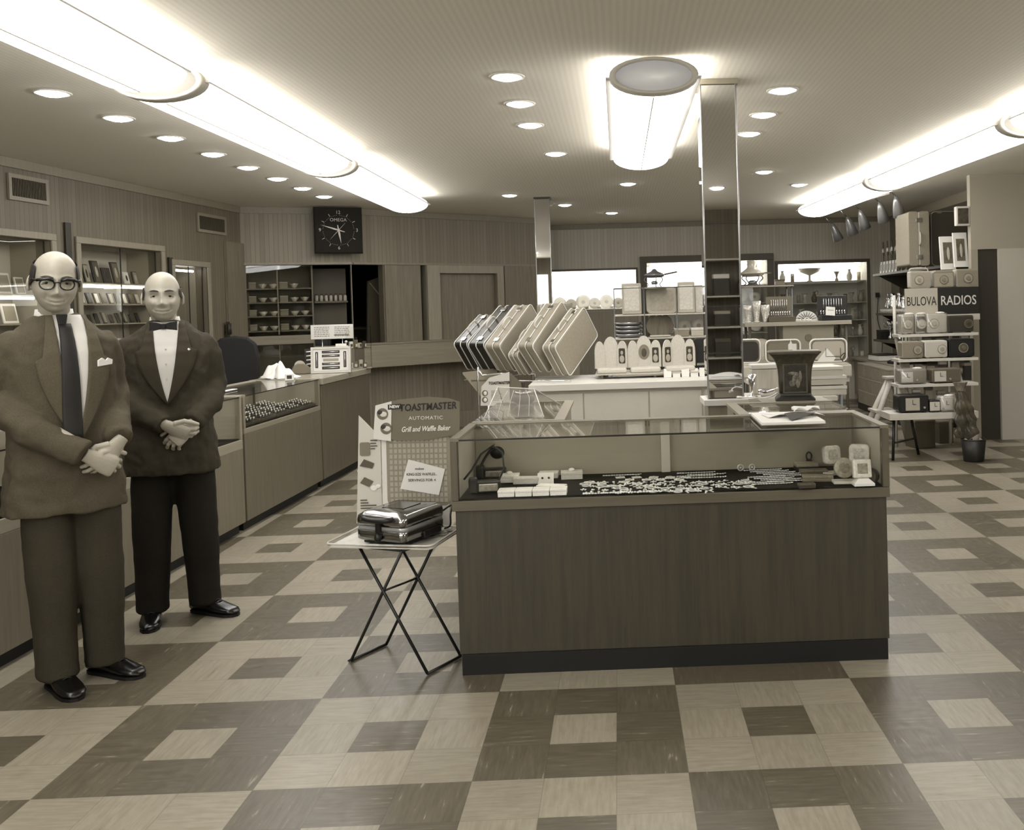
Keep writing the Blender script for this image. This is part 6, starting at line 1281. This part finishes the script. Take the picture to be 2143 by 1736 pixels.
# ------------------------------------------------------------------ right wall: low cupboard, cartons, shelves of silver
RX = 5.345
t = thing('low_cupboard', 'long low cupboard with dark kickboard along the right wall', 'cupboard', (0, 0, 0)); G().box(4.72, RX - .01, 7.6, 10.95, .09, .62).obj('body', mat(.5, .6), t); G().box(4.66, RX - .01, 7.55, 11.0, .621, .655).obj('top', mat(.58, .5), t, bevel=.003); G().box(4.76, RX - .02, 7.6, 10.95, 0, .089).obj('kickboard', BLACK, t); G().box(4.68, 4.74, 10.0, 10.06, .09, .62).obj('dark_post', BLACK, t)
ct = None
k = 0
for c in range(5):
    for r in range(3 if c < 4 else 2):
        lb = 'grey carton, %s from the bottom in the %s stack along the right wall' % (ORD[r], ORD[c]); p = Vector((4.56, 9.62 - .37 * c, .092 + .182 * r))
        if ct is None:
            ct = thing('carton', lb, 'carton', p, 0, 'grey cartons stacked before the low cupboard'); G().box(-.09, .09, -.175, .175, 0, .155).obj('box', mat(.55, .7, noise=.03, scale=(6, 6, 6)), ct, bevel=.004); G().box(-.092, .092, -.177, .177, .156, .18).obj('lid', mat(.6, .7), ct, bevel=.004)
        else: dup(ct, p, label=lb)
t = thing('carton_plinth', 'black plinth under the grey cartons by the right wall', 'plinth', (4.56, 8.9, 0)); G().box(-.08, .09, -.95, .95, 0, .08).obj('base', BLACK, t); G().box(-.085, .095, -.955, .955, .081, .09).obj('top', DARK, t)
def wshelf(label, z, y0, y1, x0, v=.4):
    t = thing('wall_shelf', label, 'shelf', (0, 0, 0), 0, 'shelves on the right wall'); G().box(x0, RX - .002, y0, y1, z - .03, z).obj('board', wood(v, .03, 'y'), t)
    for y in (y0 + .1, y1 - .1): G().prism([(RX - .01, z - .031), (RX - .01, z - .25), (x0 + .06, z - .031)], y, y + .02).obj('bracket', mat(.22, .6), t)
    return t
wshelf('top wall shelf of hanging cards and slim bottles on the right wall', 1.86, 7.3, 10.4, 4.88, .3); wshelf('middle wall shelf of silver vases and cups on the right wall', 1.30, 7.9, 10.3, 4.88, .34); wshelf('lower wall shelf of trophies and books on the right wall', .93, 7.9, 10.3, 4.84, .34)
struct(G().box(RX - .022, RX - .003, 7.2, 10.6, 1.0, 2.62).obj('trim_21', mat(.25, .8)))
slim = None
for i in range(16):
    y = 10.2 - .105 * i; lb = 'slim bright cane-like ornament, %s from the back on the top right wall shelf' % (ORD[i] if i < len(ORD) else 'last')
    if slim is None:
        slim = thing('candle_lamp', lb, 'ornament', (4.98, y, 1.862), 0, 'slim ornaments on the top right shelf'); G().lathe([(.022, 0), (.024, .01), (.008, .03), (.008, .24), (.02, .26), (.013, .32), (.009, .44), (.001, .45)], 10).obj('stem', mat(.42, .3, .4), slim); G().lathe([(.009, .28), (.018, .3), (.018, .34), (.009, .36)], 10).obj('collar', mat(.8, .3, .4), slim)
    else: dup(slim, (4.98 + .08 * (i % 2), y, 1.862), label=lb)
for i in range(6):
    t = thing('white_card', 'white card standing %s from the back at the front of the top right wall shelf' % ORD[i], 'card', (4.92, 10.15 - .14 * i, 1.862), PI / 2 * -1, 'white cards on the top right shelf', rot=(-.1, 0, -PI / 2)); G().box(-.045, .045, 0, .004, 0, .16).obj('card', WHITE, t); G().box(-.018, .018, -.0015, -.0003, .03, .12).obj('picture', mat(.45, .6), t)
for i in range(7):
    vase('bright silver %s, %s from the back on the middle right wall shelf' % (('vase', 'pitcher', 'goblet')[i % 3], ORD[i]), (5.0, 10.05 - .17 * i, 1.302), [(r * 1.35, z * (1.6 if i % 2 else 1.25)) for r, z in (V2, V2, V1)[i % 3]], SILVER, ('vase', 'pitcher', 'goblet')[i % 3], 'silverware', 'silver on the middle right shelf', CREAM, i % 3 == 1, PI)
for i in range(10):
    vase('small pale cup, %s from the back at the front of the middle right wall shelf' % ORD[i], (4.92, 10.1 - .115 * i, 1.302), [(.02, 0), (.032, .03), (.034, .06), (.031, .06), (.001, .02)], CREAM, 'cup', 'cup', 'cups on the middle right shelf')
for i in range(4): vase('trophy cup, %s from the back on the lower right wall shelf' % ORD[i], (5.0, 10.0 - .22 * i, .932), [(.04, 0), (.035, .04), (.012, .06), (.015, .12), (.05, .2), (.05, .27), (.046, .27), (.001, .14)], SILVER, 'trophy', 'trophy', 'trophies on the lower right shelf', mat(.2, .4), True, PI)
for i in range(6):
    t = thing('book', 'upright %s book, %s from the back on the lower right wall shelf' % (('white', 'dark')[i % 2], ORD[i]), 'book', (4.95, 9.05 - .05 * i, .932), 0, 'books on the lower right shelf'); h = .22 + .02 * (i % 3); G().box(-.08, .09, -.018, .018, 0, h).obj('cover', mat((.85, .22, .6)[i % 3], .6), t, bevel=.002); G().box(-.075, .092, -.014, .014, h - .002, h + .001).obj('pages', PAPER, t)
t = thing('black_box', 'small black box at the far end of the lower right wall shelf', 'box', (4.93, 10.2, .932)); G().box(-.05, .1, -.08, .08, 0, .1).obj('base', BLACK, t, bevel=.003); G().box(-.052, .102, -.082, .082, .101, .13).obj('lid', DARK, t, bevel=.003)
t = thing('white_ledger', 'thick white book with dark cover on the low cupboard at the back', 'book', (4.82, 9.75, .656), .1); G().box(-.14, .14, -.2, .2, .008, .075).obj('pages', WHITE, t); G().box(-.145, .145, -.205, .205, 0, .0075).box(-.145, .145, -.205, .205, .0755, .09).obj('cover', mat(.2, .5), t)
t = thing('typewriter', 'black typewriter-like machine with round keys on the low cupboard by the right wall', 'office machine', (4.9, 8.95, .656), -PI / 2 + .2); G().prism([(-.2, 0), (.18, 0), (.18, .12), (.02, .15), (-.06, .07), (-.2, .04)], -.17, .17, M=Matrix.Rotation(PI / 2, 4, 'Z')).obj('body', BLACK, t, bevel=.01); G().cyl((-.21, .08, .15), (.21, .08, .15), .022, 12).obj('platen', DARK, t)
g = G()
for r in range(3):
    for c in range(8): g.cyl((-.13 + .037 * c, -.15 + .035 * r, .05 + .012 * r), (-.13 + .037 * c, -.15 + .035 * r, .062 + .012 * r), .009, 8)
g.obj('keys', mat(.6, .4), t)
t = thing('hanging_flex', 'thin dark flex running down the right end of the back wall', 'cord', (5.1, 11.05, 0)); G().tube(sp([(.02, -.05, 1.55), (.0, -.06, 1.2), (.06, -.06, .95), (.05, -.08, .7)], 6), .006, 6).obj('flex', BLACK, t); G().box(-.01, .05, -.02, .0, 1.53, 1.6).obj('socket', DARK, t)
# large suitcases and oddments on the top shelf, nearest the camera
t = thing('standing_suitcase', 'tall grey suitcase standing on end high on the right wall shelf', 'suitcase', at(1925, 562, y=7.6), -.0); t.location.z = 1.862
w_, d_, h_ = .2, .5, .62
p0 = t.location
for a, b in ((-.12, -.005), (.005, .12)): G().prism([(x + (a + b) / 2, z + h_ / 2) for x, z in rrect(b - a, h_, .03)], 0, d_).obj('shell_half', mat(.52, .5, noise=.03, scale=(60, 60, 60)), t, bevel=.006)
G().box(-.004, .004, -.003, d_, .01, h_ - .01).obj('edge_band', mat(.8, .4), t); G().tube(sp([(.0, -.004, .38), (.0, -.045, .36), (.0, -.045, .26), (.0, -.004, .24)], 4), .009, 8).obj('handle', mat(.7, .35), t)
for z in (.1, .52): G().box(-.035, .035, -.012, -.004, z - .025, z + .025).obj('latch', CHROME, t, bevel=.002)
t = thing('dark_suitcase', 'large dark suitcase with broad side showing beside the tall grey one', 'suitcase', p0 + Vector((.40, .12, 0)), .0); G().prism([(x, z + .31) for x, z in rrect(.44, .62, .05)], 0, .18).obj('shell', mat(.22, .5, noise=.02, scale=(60, 60, 60)), t, bevel=.01); G().tube([(x, -.002, z + .31) for x, z in rrect(.44, .62, .05)], .006, 6, closed=True).obj('edge_band', mat(.5, .4), t)
for s in (-.12, .12): G().box(s - .025, s + .025, -.008, .0, .60, .63).obj('latch', CHROME, t)
t = thing('corner_speaker', 'small white-cornered box hanging at the top beside the pier on the right', 'box', (4.757, 6.625, at(2020, 452, y=6.65).z)); G().box(-.04, .1, .0, .07, -.1, .1).obj('case', CREAM, t, bevel=.006); G().box(-.025, .085, -.006, -.0005, -.08, .08).obj('screen', mat(.25, .3, noise=.1, scale=(20, 20, 20)), t)
# ------------------------------------------------------------------ unseen shelving with invented boxes, added for the mirrored pillar to reflect
t = thing('reflection_shelving', 'added unseen open shelving of boxes behind the camera, for the mirrored pillar to reflect', 'shelving', (2.55, -4.6, 0))
for x in (-.95, .93): G().box(x, x + .02, -.15, .15, 0, 2.1).obj('side', mat(.5, .5), t)
for z in (.4, .8, 1.2, 1.6, 2.08): G().box(-.93, .93, -.15, .15, z - .02, z).obj('shelf', mat(.7, .5), t)
for k in range(20):
    z = (.4, .8, 1.2, 1.6)[k // 5]; t = thing('reflection_box', '%s added box on the %s shelf of the unseen shelving by the shop front' % (LEFTP[k % 5], ('lowest', 'second', 'third', 'top')[k // 5]), 'box', (3.25 - .35 * (k % 5), -4.6, z + .001), 0, 'added boxes for the pillar reflection'); h = (.2, .28, .16, .24)[k % 4]; G().box(-.1, .1, -.1, .1, 0, h * .8).obj('base', mat((.75, .2, .55, .85, .12)[(k * 3) % 5], .4), t, bevel=.003); G().box(-.103, .103, -.103, .103, h * .8 + .001, h).obj('lid', mat((.6, .3, .8)[k % 3], .4), t, bevel=.003)
# ------------------------------------------------------------------ cone spotlights
CN = mat(.62, .3, .5); cone = None
for i, (px, py, y) in enumerate(((1749, 487, 10.0), (1780, 474, 9.5), (1806, 461, 9.05), (1846, 446, 8.5), (1879, 434, 8.05))):
    p = at(px, py, y=y); lb = '%s of five metal cone spotlights under the right ceiling, counted from the left' % ORD[i]
    if cone is None:
        cone = thing('cone_spotlight', lb, 'spotlight', p, 0, 'cone spotlights on the right'); cone.rotation_euler = (.25, -.42, .0)
        G().lathe([(.001, .145), (.018, .14), (.04, .09), (.06, .0), (.075, -.11), (.072, -.11), (.055, .0), (.001, .1)], 20).obj('shade', CN, cone); G().lathe([(.001, -.085), (.04, -.08), (.04, -.06), (.001, -.02)], 14).obj('bulb', lampmat(6.), cone); G().tube([(0, 0, .14), (-.03, .02, .2), (-.05, .02, .27)], .008, 8).obj('arm', CHROME, cone)
    else: dup(cone, p, label=lb, rot=(.25, -.42 + .0 * i, .1 * i))
rail = thing('lighting_rail', 'thin ceiling rail with drop rods holding the five cone spotlights', 'lamp rail', (0, 0, 0)); pts = []
for o in [q for q in bpy.data.objects if q.name.startswith('cone_spotlight')]:
    q = o.location + o.rotation_euler.to_matrix() @ Vector((-.05, .02, .26)); pts.append(q); G().cyl(q, (q.x, q.y, CZ - .02), .006, 8).obj('drop_rod', CHROME, rail)
pts.sort(key=lambda q: q.y); G().tube([(q.x, q.y, CZ - .014) for q in pts], .012, 8).obj('rail', mat(.7, .4), rail)
# ------------------------------------------------------------------ stepped radio rack
RY = 5.75
def rp(px, py, y): return at(px, py, y=y)
LEV = [(866, 5.55, .30), (805, 5.75, .26), (752, 5.92, .24), (700, 6.08, .22), (650, 6.2, .2), ]
rk = thing('radio_rack', 'white stepped wooden rack on low black legs, loaded with table radios', 'display rack', (0, 0, 0))
WW = mat(.76, .5, noise=.03, scale=(8, 8, 60))
zs_ = []
for k, (py, y, d) in enumerate(LEV[:4]):
    a = rp(1862 if k == 0 else 1880, py, y); b = rp(2048, py + 4, y); zs_.append((a.z, y, d)); G().box(a.x, b.x, y, y + d, a.z - (.06 if k == 0 else .028), a.z).obj('shelf', WW, rk, bevel=.002)
zb_ = zs_[0][0]
for s_, px in ((0, 1872), (1, 2038)):
    a = rp(px, 870, 5.6); G().tube([(a.x, 5.62, zb_ - .06), (a.x - (.03 if s_ == 0 else -.03), 5.58, .0)], .014, 8).obj('leg', BLACK, rk); G().tube([(a.x + (.22 if s_ == 0 else -.0), 5.82, zb_ - .06), (a.x + (.3 if s_ == 0 else .04), 5.86, .0)], .014, 8).obj('leg', BLACK, rk)
xl = max(rp(1880, q[0], q[1]).x for q in LEV[1:4]) + .04; xr = min(rp(2048, q[0] + 4, q[1]).x for q in LEV[1:4]) - .06
for x in (xl, xr): G().tube([(x, 5.87, zs_[0][0] - .03), (x, 6.03, zs_[1][0]), (x, 6.18, zs_[2][0]), (x, 6.32, zs_[3][0]), (x, 6.33, rp(1960, 615, 6.2).z)], .018, 4).obj('upright', WW, rk); G().tube([(x, 6.33, zs_[2][0]), (x, 6.36, 0)], .016, 4).obj('rear_leg', WW, rk)
a = rp(1875, 905, 5.6); G().tube([(a.x - .01, 5.6, .16), (a.x + .25, 5.83, .16)], .009, 8).obj('stretcher', BLACK, rk)
a, b = rp(1893, 604, 6.2), rp(2049, 668, 6.2)
sg_ = thing('radio_sign', 'two-tone lettered sign board above the wrapped radios, on the rack', 'sign', ((a.x + b.x) / 2, 6.2, a.z), 0); W2 = b.x - a.x; H2 = a.z - b.z; hs = W2 * .44
G().box(-W2 / 2, -W2 / 2 + hs, -.01, .01, -H2 + .06, 0).obj('pale_half', mat(.66, .5), sg_); G().box(-W2 / 2 + hs + .001, W2 / 2, -.01, .01, -H2 + .06, 0).obj('dark_half', mat(.1, .5), sg_); G().box(-W2 / 2, W2 / 2, -.025, .01, -H2, -H2 + .058).obj('ledge', mat(.72, .5), sg_)
zt = (-H2 + .06) / 2 + .0
g = text('BULOVA', .125, mat(.1, .5), sg_, (-W2 / 2 + hs / 2, -.0115, zt), sx=.62, bold=.0); text('RADIOS', .13, mat(.8, .5), sg_, (W2 / 2 - (W2 - hs) / 2, -.0115, zt), sx=.78, bold=.001)
G().box(-W2 / 2 + .05, -W2 / 2 + .08, .011, .03, -H2 + .0, .0).box(W2 / 2 - .08, W2 / 2 - .05, .011, .03, -H2, 0).obj('batten', WW, sg_)
# radios
def radio(label, pxa, pxb, pyt, pyb, y, v, dial='round', dv=.75, dxf=.7, rz=0., wrap=False, d=.13, base=None, feet=True, handle=False, face=None, zfix=None):
    a, b = at(pxa, pyt, y=y), at(pxb, pyb, y=y); w_ = b.x - a.x; h = a.z - b.z; z0 = zfix if zfix is not None else b.z
    t = thing('table_radio', label, 'radio', ((a.x + b.x) / 2, y, z0), rz, 'table radios on the rack')
    G().prism([(x, z + h / 2 + (.006 if feet else 0)) for x, z in rrect(w_, h - (.006 if feet else 0), min(.018, h * .15))], 0, d).obj('cabinet', mat(v, .35), t, bevel=.005)
    if feet:
        for s in (-1, 1): G().box(s * w_ * .36 - .012, s * w_ * .36 + .012, .01, d - .01, 0, .008).obj('foot', mat(max(.06, v - .3), .5), t)
    G().prism([(x - w_ * .0, z + h / 2 + .003) for x, z in rrect(w_ * .9, h * .8, .008)], -.004, -.0005).obj('front_panel', mat(face if face else max(.08, min(.9, v - .06)), .5, noise=.02, scale=(5, 5, 200)), t)
    cx = max(-w_ * .5 + h * .32, min(w_ * .5 - h * .32, -w_ / 2 + w_ * dxf))
    if dial == 'round':
        G().cyl((cx, -.011, h * .52), (cx, -.0045, h * .52), h * .25, 24).obj('dial', mat(v + (dv - v) * .6, .3), t); G().cyl((cx, -.022, h * .52), (cx, -.0115, h * .52), h * .11, 16).obj('knob', mat(max(.2, dv - .12), .3), t); G().tube([(cx + h * .25 * math.cos(k * PI / 10), -.011, h * .52 + h * .25 * math.sin(k * PI / 10)) for k in range(20)], .0025, 6, closed=True).obj('dial_ring', mat(max(.1, min(.9, dv + (.1 if v < .4 else -.25))), .3), t)
    else:
        q = h * .36; c_ = G().box(cx - q * 1.15, cx + q * 1.15, -.009, -.0045, h * .5 - q, h * .5 + q).obj('clock_face', mat(dv, .4), t, bevel=.002)
        G().box(cx - .002, cx + .002, -.012, -.0095, h * .5, h * .5 + q * .75).box(cx - .0, cx + q * .5, -.012, -.0095, h * .5 - .002, h * .5 + .002).obj('clock_hand', DARK, c_)
        G().cyl((cx + q * 1.9, -.016, h * .3), (cx + q * 1.9, -.0045, h * .3), .01, 10).obj('knob', mat(.6, .3), t)
    if handle: G().tube(sp([(-w_ * .45, d / 2, h - .005), (-w_ * .38, d / 2, h + .03), (w_ * .38, d / 2, h + .03), (w_ * .45, d / 2, h - .005)], 4), .006, 8).obj('handle', mat(.7, .4), t)
    if wrap:
        g = G(); g.loft([[(x * k, y_, z + h / 2 + .0065) for x, z in rrect(w_ + .014, h + .012, .02)] for y_, k in ((-.012, .97), (-.004, 1.0), (d + .006, 1.0), (d + .02, .85))], caps=True); g.obj('film_wrap', FILM, t)
        G().ball((w_ * .25, d * .4, h + .012), (.05, .03, .012), 8, 6).obj('wrap_knot', mat(.85, .25, noise=.1, scale=(60, 60, 60)), t)
    return t
zt_ = rp(1960, 604, 6.2).z
radio('pale portable radio with carrying handle, left of the three on top of the sign', 1905, 1948, 568, 604, 6.2, .62, 'round', .66, .42, 0, False, .11, handle=True, zfix=zt_ + .001); radio('darker two-tone radio with big knob, middle of the three on top of the sign', 1953, 1997, 570, 604, 6.2, .46, 'round', .6, .5, 0, False, .11, face=.56, zfix=zt_ + .001); radio('plain grey radio with round dial, right of the three on top of the sign', 2001, 2048, 566, 604, 6.2, .55, 'round', .6, .52, 0, False, .11, zfix=zt_ + .001)
z3 = zs_[3][0] + .001
for lb, a, b, v, dv, df, fa in (('pale film-wrapped radio at the left of the rack shelf under the sign', 1886, 1913, .7, .75, .75, .55), ('film-wrapped radio with dark grille, second on the shelf under the sign', 1915, 1937, .72, .78, .95, .16), ('film-wrapped pale radio with bright bulging dial, third on the shelf under the sign', 1939, 1982, .74, .74, .35, .72)): radio(lb, a, b, 658, 697, 6.09, v, 'round', dv, df, 0, True, .12, zfix=z3, face=fa)
radio('plain dark brown radio at the right of the rack shelf under the sign', 1984, 2038, 664, 698, 6.1, .24, 'round', .34, .82, 0, False, .12, zfix=z3)
z2 = zs_[2][0] + .001
radio('beige radio with large dial, left of the second shelf below the sign', 1887, 1932, 713, 748, 5.93, .55, 'round', .62, .75, 0, False, .14, zfix=z2); radio('white radio with small dial, middle of the second shelf below the sign', 1935, 1983, 713, 748, 5.93, .78, 'round', .7, .78, 0, False, .14, zfix=z2); radio('black radio with pale ring dial, right of the second shelf below the sign', 1986, 2040, 713, 750, 5.93, .08, 'round', .5, .55, 0, False, .14, zfix=z2)
z1 = zs_[1][0] + .001
radio('film-wrapped clock radio at the left of the third shelf below the sign', 1884, 1938, 770, 798, 5.76, .5, 'clock', .78, .26, 0, True, .16, zfix=z1, face=.45); radio('wooden clock radio at the right of the third shelf below the sign', 1950, 2012, 772, 800, 5.76, .4, 'clock', .74, .28, 0, False, .16, zfix=z1)
z0_ = zs_[0][0] + .001
radio('black clock radio with square pale clock, left of the lowest rack board', 1880, 1944, 822, 856, 5.57, .07, 'clock', .66, .46, 0, False, .18, zfix=z0_); radio('small dark alarm clock with pale face, middle of the lowest rack board', 1946, 1968, 832, 857, 5.56, .14, 'clock', .75, .45, 0, False, .1, zfix=z0_, feet=False); radio('film-wrapped white clock radio, right of the lowest rack board', 1969, 1998, 830, 860, 5.56, .78, 'clock', .78, .4, 0, True, .12, zfix=z0_)
# small goods behind the radios on the rack shelves
k = 0
for z, y, n_, xa in ((z2, 6.1, 6, 1895), (z1, 5.95, 6, 1900), (z0_, 5.78, 5, 1895)):
    for i in range(n_):
        q = at(xa + 26 * i, 740, y=y); t = thing('small_carton', '%s small carton on the %s, behind the radios' % (LEFTP[i], {z2: 'rack shelf of three plain radios', z1: 'rack shelf of two clock radios', z0_: 'lowest rack board'}[z]), 'carton', (q.x, y + .08, z), 0, 'small cartons behind the radios'); h = (.13, .17, .19, .15)[k % 4] + (.03 if z == z2 else .02); G().box(-.035, .035, -.02, .03, 0, h - .03).obj('box', mat((.75, .25, .5, .12)[k % 4], .5), t, bevel=.003); G().box(-.037, .037, -.022, .032, h - .0295, h).obj('lid', mat((.6, .8, .3, .55)[k % 4], .5), t, bevel=.003); k += 1
# picture frames on the wall shelf beside the pier
for i, (pa, pb, pt, pbm) in enumerate(((1968, 2002, 494, 563), (1996, 2028, 486, 558))):
    y = 6.95 - .12 * i; a, b = at(pa, pt, y=y), at(pb, pbm, y=y); w_, h = b.x - a.x, a.z - b.z
    t = thing('white_picture_frame', ('wide white picture frame with a leafy picture, left of the pair above the radios', 'white picture frame with a pale figure, right of the pair above the radios')[i], 'picture frame', ((a.x + b.x) / 2, y, b.z), .1, 'pair of white frames above the radios', rot=(-.1, 0, .1)); G().box(-w_ / 2, w_ / 2, 0, .02, 0, h).obj('frame', WHITE, t, bevel=.003); G().box(-w_ * .3, w_ * .3, -.003, -.0005, h * .18, h * .82).obj('picture', mat(.36, .4, noise=.12, scale=(12, 12, 12)), t); G().ball((w_ * .03, -.004, h * .48), (w_ * .1, .001, h * .2), 10, 8).obj('pale_figure', mat(.72, .5), t)
    if i == 0: pf = (b.x, b.z)
t = thing('frame_shelf', 'small pale bracket shelf under the pair of white frames', 'shelf', (0, 0, 0)); G().box(pf[0] - .3, pf[0] + .14, 6.74, 7.1, pf[1] - .03, pf[1] - .012).obj('board', mat(.6, .5), t); G().box(pf[0] - .1, pf[0] - .08, 6.76, 7.05, pf[1] - .18, pf[1] - .031).obj('bracket', mat(.6, .5), t)
# white step ladder behind the rack, waste bin, plastic bag
a, b = at(1872, 795, y=6.5), at(1842, 880, y=6.5)
st = thing('step_ladder', 'white wooden step ladder standing left of the radio rack', 'ladder', (a.x, 6.5, 0))
hz = a.z
for y in (-.0, .3):
    G().tube([(0, .12 + y * .2, hz), (-.3, -.02 + y, .0)], .036, 4).obj('rail', WW, st); G().tube([(.03, .14 + y * .2, hz), (.22, .0 + y, .0)], .034, 4).obj('rail', WW, st)
G().box(-.05, .1, .08, .28, hz, hz + .025).obj('top_step', WW, st, bevel=.003); G().box(-.2, .02, .02, .3, hz * .5, hz * .5 + .022).obj('step', WW, st); G().box(-.28, -.05, .0, .3, hz * .22, hz * .22 + .022).obj('step', WW, st)
q = at(2038, 964, z=0)
t = thing('waste_bin', 'dark round waste bin on the floor at the foot of the radio rack', 'waste bin', q, 0); G().lathe([(.085, 0), (.09, .01), (.11, .2), (.104, .2), (.084, .02), (.001, .02)], 24).obj('bin', mat(.1, .5), t); G().tube([(.108 * math.cos(k * PI / 10), .108 * math.sin(k * PI / 10), .2) for k in range(20)], .005, 6, closed=True).obj('rim', mat(.16, .4), t)
G().surf(lambda u, v: (.09 * math.cos(u * 5) * (.5 + .5 * v), .09 * math.sin(u * 5) * (.5 + .5 * v), .12 + .1 * v + .04 * math.sin(9 * u + 5 * v)), 14, 5, thick=(0, 0, .001)).obj('crumpled_liner', mat(.6, .4), t)
q = at(2008, 850, y=5.5); qt = at(2012, 796, y=5.5)
t = thing('paper_bag', 'dark glossy hanging bag draped over the right end of the rack', 'bag', q, -.1)
def bagpt(u, v):
    an_ = u * 2 * PI; rr_ = (.03 + .045 * math.sin(min(1, v * 1.3) * PI * .5)) * (1 + .22 * math.sin(3 * an_ + 4 * v) + .12 * math.sin(7 * an_ - 9 * v) + .1 * math.sin(23 * v)); return (rr_ * 1.15 * math.cos(an_) + .05 * v, rr_ * .6 * math.sin(an_) - .05, .14 - .42 * v)
G().surf(bagpt, 40, 26).obj('bag_body', mat(.25, .2, noise=.12, scale=(9, 9, 5)), t); G().surf(lambda u, v: ((.028 + .03 * v * (1 + .4 * math.sin(5 * u * 2 * PI))) * math.cos(u * 2 * PI), -.05 + (.02 + .02 * v) * math.sin(u * 2 * PI), .135 + .09 * v), 24, 6, thick=(0, 0, .001)).obj('gathered_neck', mat(.42, .3, noise=.15, scale=(20, 20, 12)), t)
for i, (px, py, w_, h) in enumerate(((1955, 945, .22, .32), (2000, 935, .16, .26))):
    q = at(px, py, z=0); t = thing('brown_carton', ('larger', 'smaller')[i] + ' brown carton on the floor in the shade under the radio rack', 'carton', q + Vector((0, .25, 0)), .2, 'cartons under the radio rack'); G().box(-w_ / 2, w_ / 2, 0, .2, 0, h * .8).obj('box', mat(.34, .7), t, bevel=.004)
    G().box(-w_ / 2 - .003, w_ / 2 + .003, -.003, .203, h * .8 + .001, h * .8 + .02).obj('lid', mat(.42, .7), t, bevel=.003)
